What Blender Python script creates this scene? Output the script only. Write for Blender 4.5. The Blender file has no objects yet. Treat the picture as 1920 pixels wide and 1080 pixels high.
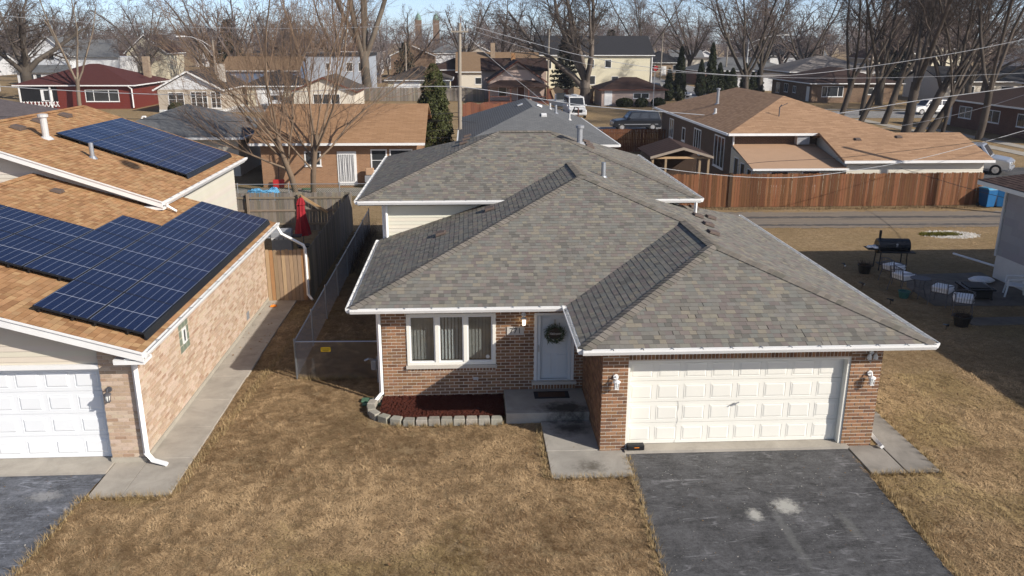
import bpy, math, random
import numpy as np
from mathutils import Vector, Matrix
R = math.radians
sc = bpy.context.scene
COL = sc.collection
# ------------------------------------------------------------------ camera, sky, sun, exposure
YAW, PITCH, ROLL = 0.0531, 0.2961, 0.0025
CAM = Vector((-3.3705, -16.1683, 8.7786))
cf = Vector((math.sin(YAW)*math.cos(PITCH), math.cos(YAW)*math.cos(PITCH), -math.sin(PITCH)))
cr0 = Vector((math.cos(YAW), -math.sin(YAW), 0)); cu0 = cr0.cross(cf)
cr = cr0*math.cos(ROLL)+cu0*math.sin(ROLL); cu = cu0*math.cos(ROLL)-cr0*math.sin(ROLL)
cam = bpy.data.cameras.new('camera'); cam.sensor_width = 36; cam.lens = 28.766
cam.clip_start = .1; cam.clip_end = 3000
co = bpy.data.objects.new('camera', cam); COL.objects.link(co)
co.matrix_world = Matrix.Translation(CAM) @ Matrix((cr, cu, -cf)).transposed().to_4x4()
sc.camera = co
SUN = Vector((1.336, -1.0, .93)).normalized()
w = bpy.data.worlds.new('World'); sc.world = w; w.use_nodes = True
nt = w.node_tree
sky = nt.nodes.new('ShaderNodeTexSky'); sky.sky_type = 'NISHITA'; sky.sun_disc = False
sky.sun_elevation = math.asin(SUN.z); sky.sun_rotation = math.atan2(SUN.x, SUN.y)
sky.air_density = .4; sky.dust_density = .5; sky.ozone_density = 0.0; sky.altitude = 0
nt.links.new(sky.outputs[0], nt.nodes['Background'].inputs[0])
nt.nodes['Background'].inputs[1].default_value = .125
sl = bpy.data.lights.new('sun', 'SUN'); sl.energy = 4.1; sl.angle = R(.55); sl.color = (1, .935, .84)
so = bpy.data.objects.new('sun', sl); COL.objects.link(so)
so.rotation_euler = (-SUN).to_track_quat('-Z', 'Y').to_euler(); so.location = (20, -20, 30)
sc.view_settings.view_transform = 'Standard'; sc.view_settings.look = 'None'
sc.view_settings.exposure = 0.46; sc.view_settings.gamma = 1
sc.cycles.use_denoising = True
sc.cycles.max_bounces = 6; sc.cycles.diffuse_bounces = 3; sc.cycles.glossy_bounces = 3
sc.cycles.transparent_max_bounces = 12; sc.cycles.transmission_bounces = 4
sc.cycles.caustics_reflective = False; sc.cycles.caustics_refractive = False
rng = random.Random(7)
npr = np.random.default_rng(11)
# ------------------------------------------------------------------ materials
def lin(c):
    if isinstance(c, str):
        c = [int(c[i:i+2], 16)/255 for i in (1, 3, 5)]
        c = [x/12.92 if x < .04045 else ((x+.055)/1.055)**2.4 for x in c]
    return tuple(c)
class NT:
    def __init__(s, name):
        s.m = bpy.data.materials.new(name); s.m.use_nodes = True
        s.t = s.m.node_tree; s.b = s.t.nodes['Principled BSDF']
    def n(s, typ, **kw):
        o = s.t.nodes.new('ShaderNode'+typ)
        for k, v in kw.items(): setattr(o, k, v)
        return o
    def l(s, a, b): s.t.links.new(a, b)
    def val(s, sock, v):
        if hasattr(v, 'is_linked') or isinstance(v, bpy.types.NodeSocket): s.l(v, sock)
        else: sock.default_value = v
    def math(s, op, a, b=0.0, c=0.0, clamp=False):
        o = s.n('Math', operation=op); o.use_clamp = clamp
        s.val(o.inputs[0], a); s.val(o.inputs[1], b); s.val(o.inputs[2], c)
        return o.outputs[0]
    def noise(s, vec, scale, detail=3, rough=.6, dist=0):
        o = s.n('TexNoise'); o.inputs['Scale'].default_value = scale; o.inputs['Detail'].default_value = detail
        o.inputs['Roughness'].default_value = rough; o.inputs['Distortion'].default_value = dist
        if vec is not None: s.l(vec, o.inputs['Vector'])
        return o.outputs['Fac']
    def ramp(s, fac, stops):
        o = s.n('ValToRGB'); e = o.color_ramp.elements
        while len(e) < len(stops): e.new(.5)
        for i, (p, c) in enumerate(stops):
            e[i].position = p; e[i].color = (*lin(c), 1) if not isinstance(c, (int, float)) else (c, c, c, 1)
        s.l(fac, o.inputs[0]); return o.outputs[0]
    def mix(s, fac, a, b, typ='MIX'):
        o = s.n('MixRGB', blend_type=typ)
        s.val(o.inputs[0], fac)
        for i, v in ((1, a), (2, b)):
            if isinstance(v, bpy.types.NodeSocket): s.l(v, o.inputs[i])
            else: o.inputs[i].default_value = (*lin(v), 1)
        return o.outputs[0]
    def mapping(s, vec, scale=(1, 1, 1), rot=(0, 0, 0)):
        o = s.n('Mapping'); o.inputs['Scale'].default_value = scale; o.inputs['Rotation'].default_value = rot
        s.l(vec, o.inputs['Vector']); return o.outputs[0]
    def bump(s, h, strength=.3, dist=.02):
        o = s.n('Bump'); o.inputs['Strength'].default_value = strength; o.inputs['Distance'].default_value = dist
        s.l(h, o.inputs['Height']); s.l(o.outputs[0], s.b.inputs['Normal'])
    def pos(s): return s.n('NewGeometry').outputs['Position']
    def obj(s): return s.n('TexCoord').outputs['Object']
    def walluv(s):
        g = s.n('NewGeometry'); p = s.n('SeparateXYZ'); s.l(g.outputs['Position'], p.inputs[0])
        q = s.n('SeparateXYZ'); s.l(g.outputs['True Normal'], q.inputs[0])
        ax = s.math('ABSOLUTE', q.outputs[0]); ay = s.math('ABSOLUTE', q.outputs[1])
        t = s.math('GREATER_THAN', ax, ay)
        u = s.math('ADD', s.math('MULTIPLY', p.outputs[1], t), s.math('MULTIPLY', p.outputs[0], s.math('SUBTRACT', 1.0, t)))
        o = s.n('CombineXYZ'); s.l(u, o.inputs[0]); s.l(p.outputs[2], o.inputs[1]); return o.outputs[0]
    def col(s, c): s.val(s.b.inputs['Base Color'], c if isinstance(c, bpy.types.NodeSocket) else (*lin(c), 1))
    def rough(s, v): s.val(s.b.inputs['Roughness'], v)
    def spec(s, v): s.b.inputs['Specular IOR Level'].default_value = v
M = {}
def plain(name, c, rough=.6, var=.12, scale=4, bump=0, bscale=60, metal=0, spec=.4, local=False):
    k = NT(name); v = k.obj() if local else k.pos(); c = lin(c)
    f = k.noise(v, scale, 4)
    k.col(k.mix(f, tuple(x*(1-var) for x in c), tuple(min(1, x*(1+var)) for x in c)))
    k.rough(rough); k.spec(spec); k.b.inputs['Metallic'].default_value = metal
    if bump: k.bump(k.noise(v, bscale, 3), bump, .01)
    M[name] = k.m; return k
def toned(name, rough=.85, scale=9, var=.18, bump=.25, bscale=90, stretch=(1, 1, 1), spec=.25, fine=120, fvar=.25):
    k = NT(name); a = k.n('Attribute'); a.attribute_name = 'tone'
    p = k.mapping(k.pos(), stretch); f = k.noise(p, scale, 4); g = k.noise(p, fine, 2)
    m = k.math('ADD', k.math('MULTIPLY', k.math('SUBTRACT', f, .5), 2*var), k.math('MULTIPLY', k.math('SUBTRACT', g, .5), 2*fvar))
    m = k.math('ADD', m, 1.0)
    o = k.n('VectorMath', operation='SCALE'); k.l(a.outputs['Color'], o.inputs[0]); k.l(m, o.inputs['Scale'])
    k.l(o.outputs[0], k.b.inputs['Base Color']); k.rough(rough); k.spec(spec)
    if bump: k.bump(k.noise(p, bscale, 3), bump, .006)
    M[name] = k.m; return k
def brickmat(name, c1, c2, mortar, bw=.22, bh=.075, ms=.012, var=.2):
    k = NT(name); u = k.walluv(); o = k.n('TexBrick'); k.l(u, o.inputs['Vector'])
    o.inputs['Scale'].default_value = 1; o.inputs['Brick Width'].default_value = bw; o.inputs['Row Height'].default_value = bh
    o.inputs['Mortar Size'].default_value = ms; o.inputs['Color1'].default_value = (*lin(c1), 1); o.inputs['Color2'].default_value = (*lin(c2), 1)
    o.inputs['Mortar'].default_value = (*lin(mortar), 1)
    f = k.noise(k.pos(), 1.3, 4); k.col(k.mix(k.math('MULTIPLY', f, var*2), o.outputs[0], (.02, .02, .02))); k.rough(.85); k.spec(.2)
    k.bump(o.outputs['Fac'], .3, -.01); M[name] = k.m
def roofmat(name, c1, c2, bw=.3, bh=.055, spec=.2):
    k = NT(name); u = k.walluv(); o = k.n('TexBrick'); k.l(u, o.inputs['Vector']); o.inputs['Bias'].default_value = -.1
    o.inputs['Scale'].default_value = 1; o.inputs['Brick Width'].default_value = bw; o.inputs['Row Height'].default_value = bh
    o.inputs['Mortar Size'].default_value = .008; a, b = lin(c1), lin(c2)
    o.inputs['Color1'].default_value = (*a, 1); o.inputs['Color2'].default_value = (*b, 1)
    o.inputs['Mortar'].default_value = (*[x*.5 for x in a], 1)
    f = k.noise(k.pos(), .9, 4); g = k.noise(k.pos(), 14, 3)
    k.col(k.mix(k.math('MULTIPLY', k.math('ADD', f, g), .3), o.outputs[0], tuple(x*.45 for x in a))); k.rough(.9); k.spec(spec)
    k.bump(o.outputs['Fac'], .35, -.008); M[name] = k.m
def sidingmat(name, c, step=.12, rough=.5):
    k = NT(name); u = k.walluv(); s_ = k.n('SeparateXYZ'); k.l(u, s_.inputs[0])
    fr = k.math('FRACT', k.math('DIVIDE', s_.outputs[1], step)); line = k.math('LESS_THAN', fr, .1)
    f = k.noise(k.pos(), .8, 4); c = lin(c)
    b = k.mix(f, tuple(x*.86 for x in c), c)
    k.col(k.mix(k.math('MULTIPLY', line, .45), b, tuple(x*.3 for x in c))); k.rough(rough); k.bump(fr, .5, -.012); M[name] = k.m
# main palette
k = NT('lawn'); p = k.pos()
f1 = k.noise(p, .35, 5, .65); f2 = k.noise(p, 4.5, 4, .7, .8); f3 = k.noise(k.mapping(p, (1, .55, 1), (0, 0, .6)), 38, 3, .7, 1.2)
c = k.ramp(f2, [(.25, (.21, .145, .078)), (.5, (.37, .265, .15)), (.78, (.52, .39, .235))])
c = k.mix(k.ramp(f1, [(.38, 0.0), (.68, .75)]), c, (.27, .19, .095))
c = k.mix(k.ramp(f3, [(.3, .62), (.62, 0.0)]), c, (.1, .068, .034))
k.col(c); k.rough(.95); k.spec(.1); k.bump(f3, .8, .03); M['lawn'] = k.m
toned('grass', .9, 30, .15, 0, spec=.1, fvar=.1)
k = NT('mulch'); p = k.pos(); f = k.noise(k.mapping(p, (1, 2.2, 1)), 55, 4, .7, .6)
k.col(k.ramp(f, [(.3, (.016, .005, .004)), (.5, (.068, .02, .014)), (.75, (.13, .045, .03))])); k.rough(.95); k.spec(.1); k.bump(f, 1, .03); M['mulch'] = k.m
def concrete(name, c, dark=.5, sc_=1.6):
    k = NT(name); p = k.pos(); c = lin(c)
    f = k.noise(p, sc_, 6, .65, .4); g = k.noise(p, 45, 3); h = k.noise(p, 220, 2)
    x = k.mix(k.ramp(f, [(.3, 1.0), (.62, 0.0)]), c, tuple(v*dark for v in c))
    x = k.mix(k.math('MULTIPLY', g, .35), x, tuple(v*.6 for v in c))
    x = k.mix(k.math('MULTIPLY', k.math('GREATER_THAN', h, .62), .3), x, tuple(v*.4 for v in c))
    k.col(x); k.rough(.9); k.spec(.2); k.bump(g, .25, .01); M[name] = k; return k
concrete('concrete', (.46, .42, .36), .68); concrete('concrete_grey', (.36, .33, .29), .55, 1.2); concrete('concrete_dark', (.21, .18, .15), .55)
concrete('foundation', (.45, .41, .34), .8)
k = concrete('concrete_stoop', (.44, .41, .36), .65, 1.3)   # algae stain on the step and walk
def blob(k, cx, cy, rx, ry, nz=.5, ns=5):
    p = k.n('SeparateXYZ'); k.l(k.pos(), p.inputs[0])
    dx = k.math('DIVIDE', k.math('SUBTRACT', p.outputs[0], cx), rx); dy = k.math('DIVIDE', k.math('SUBTRACT', p.outputs[1], cy), ry)
    d = k.math('SQRT', k.math('ADD', k.math('MULTIPLY', dx, dx), k.math('MULTIPLY', dy, dy)))
    return k.math('ADD', d, k.math('MULTIPLY', k.math('SUBTRACT', k.noise(k.pos(), ns, 5, .75), .5), nz*2))
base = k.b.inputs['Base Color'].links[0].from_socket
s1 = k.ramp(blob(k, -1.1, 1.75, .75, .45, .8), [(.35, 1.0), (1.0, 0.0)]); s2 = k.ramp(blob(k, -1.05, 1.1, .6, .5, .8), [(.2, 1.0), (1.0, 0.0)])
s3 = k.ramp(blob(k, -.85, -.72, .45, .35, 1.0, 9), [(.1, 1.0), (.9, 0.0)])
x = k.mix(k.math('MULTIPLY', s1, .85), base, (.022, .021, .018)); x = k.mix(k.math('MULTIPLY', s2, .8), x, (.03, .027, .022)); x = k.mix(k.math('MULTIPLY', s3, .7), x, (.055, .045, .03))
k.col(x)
for n in list(M):
    if isinstance(M[n], NT): M[n] = M[n].m
def asphalt(name, c, blobs=()):
    k = NT(name); p = k.pos(); c = lin(c)
    f = k.noise(p, .7, 5, .6, .5); g = k.noise(p, 160, 2); s_ = k.noise(k.mapping(p, (.35, 5, 1), (0, 0, .12)), 2.2, 5, .75, 1.2)
    x = k.mix(f, tuple(v*.72 for v in c), tuple(v*1.35 for v in c))
    x = k.mix(k.math('MULTIPLY', k.ramp(s_, [(.56, 0.0), (.74, 1.0)]), .3), x, tuple(v*3.6 for v in c))
    s2 = k.noise(k.mapping(p, (4, .5, 1), (0, 0, -.2)), 1.6, 5, .8, .6)
    x = k.mix(k.math('MULTIPLY', k.ramp(s2, [(.64, 0.0), (.76, 1.0)]), .32), x, tuple(v*3.6 for v in c))
    x = k.mix(k.math('MULTIPLY', k.math('GREATER_THAN', g, .58), .3), x, tuple(v*3 for v in c)); x = k.mix(k.math('MULTIPLY', k.math('LESS_THAN', g, .42), .4), x, tuple(v*.4 for v in c))
    g2 = k.noise(p, 45, 4, .8); x = k.mix(k.math('MULTIPLY', k.ramp(g2, [(.5, 0.0), (.72, 1.0)]), .4), x, tuple(v*2.4 for v in c)); g3 = k.noise(p, 2.2, 6, .8, 1.0); x = k.mix(k.math('MULTIPLY', k.ramp(g3, [(.52, 0.0), (.7, 1.0)]), .28), x, tuple(v*3.0 for v in c))
    lf = k.noise(p, 1.3, 8, .75, .6); x = k.mix(k.ramp(lf, [(.4, 0.0), (.64, .9)]), x, tuple(v*2.5 for v in c)); lf = k.noise(k.mapping(p, (.5, 1.6, 1)), 2.6, 8, .8, .8); x = k.mix(k.ramp(lf, [(.32, .85), (.52, 0.0)]), x, tuple(v*.45 for v in c))
    for rt, sx, sy, sc_, lv in ((.1, .25, 1.3, 1.6, .5), (-.3, .2, 1.5, 1.9, .55), (.25, .3, 1.2, 2.4, .46), (1.1, .2, 1.2, 1.5, .5)):
        q_ = k.noise(k.mapping(p, (sx, sy, 1), (0, 0, rt)), sc_, 2, .4, .25); ln = k.ramp(k.math('ABSOLUTE', k.math('SUBTRACT', q_, lv)), [(.003, 1.0), (.009, 0.0)]); mk_ = k.ramp(k.noise(p, 1.9, 5, .7), [(.48, 0.0), (.6, 1.0)]); x = k.mix(k.math('MULTIPLY', k.math('MULTIPLY', ln, mk_), .8), x, tuple(v*4 for v in c))
    q_ = k.noise(p, 17, 6, .95); x = k.mix(k.math('MULTIPLY', k.ramp(q_, [(.3, 1.0), (.5, 0.0)]), .8), x, tuple(v*.35 for v in c)); x = k.mix(k.math('MULTIPLY', k.ramp(q_, [(.5, 0.0), (.7, 1.0)]), .7), x, tuple(v*2.8 for v in c))
    for b in blobs:
        d = k.ramp(blob(k, *b[:4], .9, 11), [(.35, 1.0), (.95, 0.0)])
        x = k.mix(k.math('MULTIPLY', d, b[4]), x, b[5])
    k.col(x); k.rough(.8); k.spec(.3); k.bump(g, .35, .006); M[name] = k.m
asphalt('asphalt', (.054, .0535, .0545), [(2.04, -2.65, .19, .27, .95, (.42, .41, .37)), (2.75, -2.38, .33, .36, .95, (.42, .41, .37)), (1.7, -2.6, .3, .3, .4, (.02, .02, .02)), (1.95, -3.6, .2, .35, .4, (.02, .02, .02)), (3.7, -3.1, .15, .6, .3, (.25, .25, .23)), (2.45, -3.4, .12, 1.3, .4, (.2, .2, .19))])
asphalt('asphalt_pale', (.075, .08, .092), [(-11.9, -1.3, .4, .25, .6, (.35, .35, .35)), (-12.9, -1.7, .5, .2, .45, (.3, .3, .32)), (-12.4, -2.6, .1, .9, .3, (.3, .3, .32))])
asphalt('road', (.16, .155, .15)); 
k = NT('alley'); p = k.pos(); f = k.noise(k.mapping(p, (.25, 2.4, 1)), 1.1, 5, .7, .5); g = k.noise(p, 26, 4, .8); h = k.noise(p, 90, 2)
x = k.ramp(f, [(.3, (.15, .118, .085)), (.5, (.23, .19, .15)), (.7, (.33, .24, .14))]); x = k.mix(k.math('MULTIPLY', g, .7), x, (.11, .09, .07)); k.col(k.mix(k.math('MULTIPLY', k.math('GREATER_THAN', h, .6), .4), x, (.4, .36, .3))); k.rough(.95); k.bump(g, .5, .02); M['alley'] = k.m
k = NT('alley_track'); p = k.pos(); f = k.noise(k.mapping(p, (.3, 2, 1)), 3, 5, .7, .5); k.col(k.ramp(f, [(.38, (.06, .054, .052)), (.56, (.09, .08, .074)), (.7, (.22, .175, .13))])); k.rough(.95); M['alley_track'] = k.m
toned('shingle', .92, 6, .16, .4, 160, fine=260, fvar=.35, spec=.15); toned('brick', .85, 20, .15, .35, 110, fvar=.3); toned('stone', .9, 14, .3, .5, 60)
toned('board', .8, 3, .3, .3, 40, (14, 14, 1.2), fine=26, fvar=.3); toned('wood_rail', .8, 5, .25, .2, 40); toned('siding', .55, 1.2, .07, 0, fvar=.05); toned('foliage', .7, 3, .2, 0, fvar=.15, spec=.3)
toned('bark', .9, 3, .25, .5, 30, (1, 1, .3)); plain('mortar', (.6, .53, .44), .95, .15, 3, .2); plain('mortar_tan', (.6, .5, .41), .95, .15, 3, .2)
plain('white', (.76, .76, .75), .45, .1, 3); plain('white_dirty', (.62, .62, .6), .5, .14, 3); plain('cream', (.77, .755, .69), .5, .07, 1.2); plain('garage_white', (.76, .78, .8), .45, .06, 1.2)
plain('door_white', (.66, .7, .72), .4, .05, 2); plain('soffit', (.6, .59, .55), .6); plain('deck', (.07, .065, .06), .95); plain('deck_orange', (.2, .11, .05), .95)
plain('black', (.012, .012, .013), .5, .3, 6); plain('black_gloss', (.01, .012, .016), .25, .3, 6); plain('iron', (.085, .085, .095), .5, .3, 9); plain('galv', (.38, .4, .43), .4, .12, 8, metal=.6); plain('galv_dull', (.3, .31, .33), .55, .15, 8, metal=.3)
plain('vent_brown', (.12, .088, .072), .7, .2, 9); plain('red', (.4, .02, .02), .6); plain('cloth_red', (.28, .012, .02), .85, .2, 7, .2, 20); plain('blue_tarp', (.12, .36, .6), .5, .2, 8); plain('blue_bin', (.012, .11, .28), .4); plain('blue_lid', (.06, .26, .42), .4)
plain('yellow', (.75, .5, .02), .5); plain('cushion', (.88, .87, .9), .9, .2, 12, .2, 30); plain('terracotta', (.02, .02, .02), .8); plain('teal', (.03, .12, .11), .5); plain('green_plastic', (.08, .16, .1), .6); plain('green_mesh', (.012, .05, .035), .8)
plain('pole_wood', (.29, .255, .21), .85, .25, 3, .3, 20); plain('steel_pale', (.5, .5, .5), .5, .1, 5); plain('cable_pale', (.36, .37, .39), .6); plain('cable_dark', (.03, .03, .032), .6); plain('orange', (.75, .22, .02), .5)
plain('tan_panel', (.42, .27, .17), .7, .1, 2); plain('stop_red', (.5, .02, .025), .4); plain('brown_door', (.12, .045, .03), .6); plain('mat_dark', (.02, .02, .025), .9); plain('mat_brown', (.07, .035, .02), .95, .3, 20); plain('gravel', (.42, .4, .38), .95, .5, 30, .6, 40)
plain('plaque', (.5, .48, .45), .6); plain('letter', (.03, .03, .03), .5); plain('letter_pale', (.75, .7, .62), .5); plain('wreath_board', (.05, .035, .025), .7); plain('limestone', (.52, .48, .42), .8, .12, 4); plain('chimney_brick', (.42, .22, .1), .9, .3, 12); plain('trash_brown', (.05, .03, .02), .9)
k = NT('glass_dark'); k.col(k.mix(k.noise(k.pos(), .6, 3), (.012, .014, .017), (.06, .065, .07))); k.rough(.06); k.spec(.8); M['glass_dark'] = k.m
k = NT('glass'); lw = k.n('LayerWeight'); lw.inputs[0].default_value = .5; fr_ = k.math('ADD', k.math('MULTIPLY', k.math('POWER', lw.outputs['Facing'], 3.0), .7), .12); tr = k.n('BsdfTransparent'); tr.inputs[0].default_value = (.78, .8, .8, 1); gl = k.n('BsdfGlossy'); gl.inputs['Roughness'].default_value = .02
mx = k.n('MixShader'); k.l(fr_, mx.inputs[0]); k.l(tr.outputs[0], mx.inputs[1]); k.l(gl.outputs[0], mx.inputs[2]); k.l(mx.outputs[0], k.t.nodes['Material Output'].inputs[0]); M['glass'] = k.m
k = NT('glass_block'); k.col(k.mix(k.noise(k.pos(), 25, 2), (.12, .15, .11), (.3, .34, .27))); k.rough(.15); k.spec(.7); M['glass_block'] = k.m
k = NT('lamp_bulb'); k.col((.9, .8, .6)); k.b.inputs['Emission Color'].default_value = (1, .75, .4, 1); k.b.inputs['Emission Strength'].default_value = 5; M['lamp_bulb'] = k.m
k = NT('lamp_glass'); k.col((.7, .72, .7)); k.rough(.15); M['lamp_glass'] = k.m
def carpaint(name, c, metal=.3):
    k = NT(name); k.col(c); k.rough(.32); k.b.inputs['Metallic'].default_value = metal; k.b.inputs['Coat Weight'].default_value = .35; k.b.inputs['Coat Roughness'].default_value = .06; M[name] = k.m
carpaint('paint_white', (.75, .75, .74), 0); carpaint('paint_silver', (.52, .54, .57), .6); carpaint('paint_black', (.012, .015, .022)); carpaint('paint_navy', (.012, .02, .06)); carpaint('paint_blue', (.02, .1, .4))
carpaint('chrome', (.6, .6, .62), .9)
k = NT('tyre'); k.col((.018, .018, .018)); k.rough(.85); M['tyre'] = k.m
k = NT('headlamp'); k.col((.6, .62, .62)); k.rough(.1); M['headlamp'] = k.m
k = NT('taillamp'); k.col((.4, .02, .02)); k.rough(.15); M['taillamp'] = k.m
# solar cells: x along the panel (1.84 m), y across (1.1 m), object space
k = NT('solar_cell'); s_ = k.n('SeparateXYZ'); k.l(k.obj(), s_.inputs[0])
def lines(v, n, length, wd):
    fr_ = k.math('FRACT', k.math('ADD', k.math('MULTIPLY', v, n/length), 100.0)); d = k.math('ABSOLUTE', k.math('SUBTRACT', fr_, .5))
    return k.math('GREATER_THAN', d, .5-wd*n/length/2)
ly = lines(s_.outputs[1], 6, 1.06, .011); lx = lines(s_.outputs[0], 20, 1.80, .006); bus = lines(s_.outputs[1], 60, 1.06, .0018)
mid = k.math('LESS_THAN', k.math('ABSOLUTE', k.math('SUBTRACT', s_.outputs[0], .0)), .011)
c = k.mix(k.noise(k.obj(), 1.5, 2), (.004, .009, .036), (.007, .015, .055))
c = k.mix(k.math('MULTIPLY', bus, .10), c, (.3, .35, .45)); c = k.mix(k.math('MULTIPLY', lx, .15), c, (.12, .16, .28)); c = k.mix(k.math('MULTIPLY', ly, .33), c, (.5, .55, .65)); c = k.mix(k.math('MULTIPLY', mid, .55), c, (.6, .62, .68))
k.col(c); k.rough(.2); k.spec(.22); M['solar_cell'] = k.m
plain('panel_frame', (.015, .016, .02), .75, .1, spec=.15)
# far houses
brickmat('brick_brown', (.13, .075, .05), (.085, .05, .036), (.2, .15, .11)); brickmat('brick_orange', (.42, .235, .13), (.34, .185, .10), (.4, .28, .19), ms=.008)
brickmat('brick_tan_far', (.42, .31, .2), (.3, .2, .13), (.4, .34, .27)); brickmat('brick_far', (.26, .16, .1), (.17, .095, .06), (.28, .22, .16)); brickmat('brick_red', (.2, .07, .045), (.14, .05, .035), (.22, .16, .12))
roofmat('roof_tan', (.5, .31, .185), (.33, .195, .112), .5); roofmat('roof_orange', (.47, .28, .155), (.35, .2, .105), .5); roofmat('roof_grey', (.2, .205, .21), (.16, .165, .17)); roofmat('roof_purple', (.16, .135, .135), (.115, .095, .097)); roofmat('roof_red', (.12, .04, .035), (.1, .033, .03)); roofmat('roof_dark', (.045, .045, .05), (.035, .035, .038)); roofmat('roof_brown', (.075, .045, .037), (.055, .033, .028)); roofmat('roof_taupe', (.12, .1, .085), (.095, .08, .07)); roofmat('roof_far_tan', (.3, .2, .12), (.24, .155, .09)); roofmat('roof_pale', (.28, .25, .23), (.23, .21, .19))
sidingmat('sid_white', (.72, .73, .74)); sidingmat('sid_cream', (.66, .6, .45)); sidingmat('sid_beige', (.5, .43, .34)); sidingmat('sid_red', (.17, .03, .02), .22); sidingmat('sid_pink', (.5, .38, .32)); sidingmat('sid_blue', (.13, .19, .3)); sidingmat('sid_paleblue', (.42, .46, .52)); sidingmat('sid_ivory', (.7, .66, .56), .1); sidingmat('sid_grey', (.3, .3, .3)); sidingmat('sid_yellow', (.72, .67, .5))
plain('copper_green', (.16, .26, .22), .7); plain('stucco', (.62, .57, .48), .85, .08, 2)
# ------------------------------------------------------------------ mesh helpers
ORG = {}
def tag(o, label=None, cat=None, group=None, kind=None):
    for k_, v in (('label', label), ('category', cat), ('group', group), ('kind', kind)):
        if v: o[k_] = v
    return o
def empty(name, loc, label=None, cat=None, group=None, rz=0):
    o = bpy.data.objects.new(name, None); COL.objects.link(o); o.location = loc; o.rotation_euler = (0, 0, rz); o.empty_display_size = .2
    ORG[o] = Vector(loc) if not rz else None; return tag(o, label, cat, group)
def local(name, label=None, cat=None, group=None):       # built round its own origin, placed afterwards
    o = empty(name, (0, 0, 0), label, cat, group); ORG[o] = Vector((0, 0, 0)); return o
def place(o, loc, rz=0, s=1):
    o.location = loc; o.rotation_euler = (0, 0, rz); o.scale = (s, s, s); return o
def link(name, me, parent=None, loc=None, rot=None):
    o = bpy.data.objects.new(name, me); COL.objects.link(o)
    if parent: o.parent = parent; ORG[o] = ORG[parent]
    else: ORG[o] = Vector((0, 0, 0))
    if loc is not None: o.location = Vector(loc)-(ORG[parent] if parent else Vector((0, 0, 0)))
    if rot is not None: o.rotation_euler = rot
    return o
class MB:
    def __init__(s): s.v = []; s.f = []; s.t = []
    def add(s, vs, fs, tone=None):
        b = len(s.v); s.v += [tuple(p) for p in vs]
        for f in fs: s.f.append([b+i for i in f]); s.t.append(tone)
        return s
    def box(s, x0, x1, y0, y1, z0, z1, tone=None):
        return s.add([(x0, y0, z0), (x1, y0, z0), (x1, y1, z0), (x0, y1, z0), (x0, y0, z1), (x1, y0, z1), (x1, y1, z1), (x0, y1, z1)],
                     [(0, 3, 2, 1), (4, 5, 6, 7), (0, 1, 5, 4), (1, 2, 6, 5), (2, 3, 7, 6), (3, 0, 4, 7)], tone)
    def poly(s, pts, tone=None): return s.add(pts, [range(len(pts))], tone)
    def prism(s, pts, d, tone=None):          # polygon pts pushed along d
        n = len(pts); d = Vector(d); q = [Vector(p) for p in pts]
        return s.add(q+[p+d for p in q], [list(range(n)), list(range(2*n-1, n-1, -1))]+[(i, n+i, n+(i+1) % n, (i+1) % n) for i in range(n)], tone)
    def tube(s, pts, r, n=8, tone=None, cap=True):
        pts = [Vector(p) for p in pts]; rs = r if isinstance(r, (list, tuple)) else [r]*len(pts)
        b = len(s.v); prev = None
        for i, p in enumerate(pts):
            d = (pts[min(i+1, len(pts)-1)]-pts[max(i-1, 0)]).normalized()
            if prev is None:
                a = Vector((0, 0, 1)) if abs(d.z) < .9 else Vector((1, 0, 0)); u = d.cross(a).normalized()
            else: u = (prev-d*prev.dot(d)).normalized()
            prev = u; w_ = d.cross(u)
            for j in range(n):
                t = 2*math.pi*j/n; s.v.append(tuple(p+(u*math.cos(t)+w_*math.sin(t))*rs[i]))
        for i in range(len(pts)-1):
            for j in range(n):
                s.f.append([b+i*n+j, b+i*n+(j+1) % n, b+(i+1)*n+(j+1) % n, b+(i+1)*n+j]); s.t.append(tone)
        if cap:
            s.f.append([b+j for j in range(n)][::-1]); s.f.append([b+(len(pts)-1)*n+j for j in range(n)]); s.t += [tone, tone]
        return s
    def lathe(s, prof, c=(0, 0, 0), n=14, tone=None):      # profile (r, z) about a vertical axis
        b = len(s.v)
        for r, z in prof:
            for j in range(n): t = 2*math.pi*j/n; s.v.append((c[0]+r*math.cos(t), c[1]+r*math.sin(t), c[2]+z))
        for i in range(len(prof)-1):
            for j in range(n): s.f.append([b+i*n+j, b+i*n+(j+1) % n, b+(i+1)*n+(j+1) % n, b+(i+1)*n+j]); s.t.append(tone)
        s.f.append([b+j for j in range(n)][::-1]); s.f.append([b+(len(prof)-1)*n+j for j in range(n)]); s.t += [tone, tone]
        return s
    def mesh(s, name, mat, off=None, smooth=False):
        me = bpy.data.meshes.new(name); o = off or Vector((0, 0, 0))
        me.from_pydata([(a-o.x, b-o.y, c-o.z) for a, b, c in s.v], [], s.f)
        if any(t is not None for t in s.t):
            at = me.attributes.new('tone', 'FLOAT_COLOR', 'FACE'); buf = []
            for t in s.t: buf += [*(t or (.3, .3, .3)), 1]
            at.data.foreach_set('color', buf)
        if mat: me.materials.append(M[mat])
        if smooth: me.polygons.foreach_set('use_smooth', [True]*len(me.polygons))
        me.update(); return me
    def build(s, name, mat, parent=None, smooth=False, bevel=0, **kw):
        off = ORG[parent] if parent else None
        o = link(name, s.mesh(name, mat, off, smooth), parent)
        if bevel:
            m_ = o.modifiers.new('bevel', 'BEVEL'); m_.width = bevel; m_.segments = 2; m_.limit_method = 'ANGLE'
        return tag(o, **kw)
def bx(name, mat, parent, *a, **kw): return MB().box(*a).build(name, mat, parent, **kw)
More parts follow.
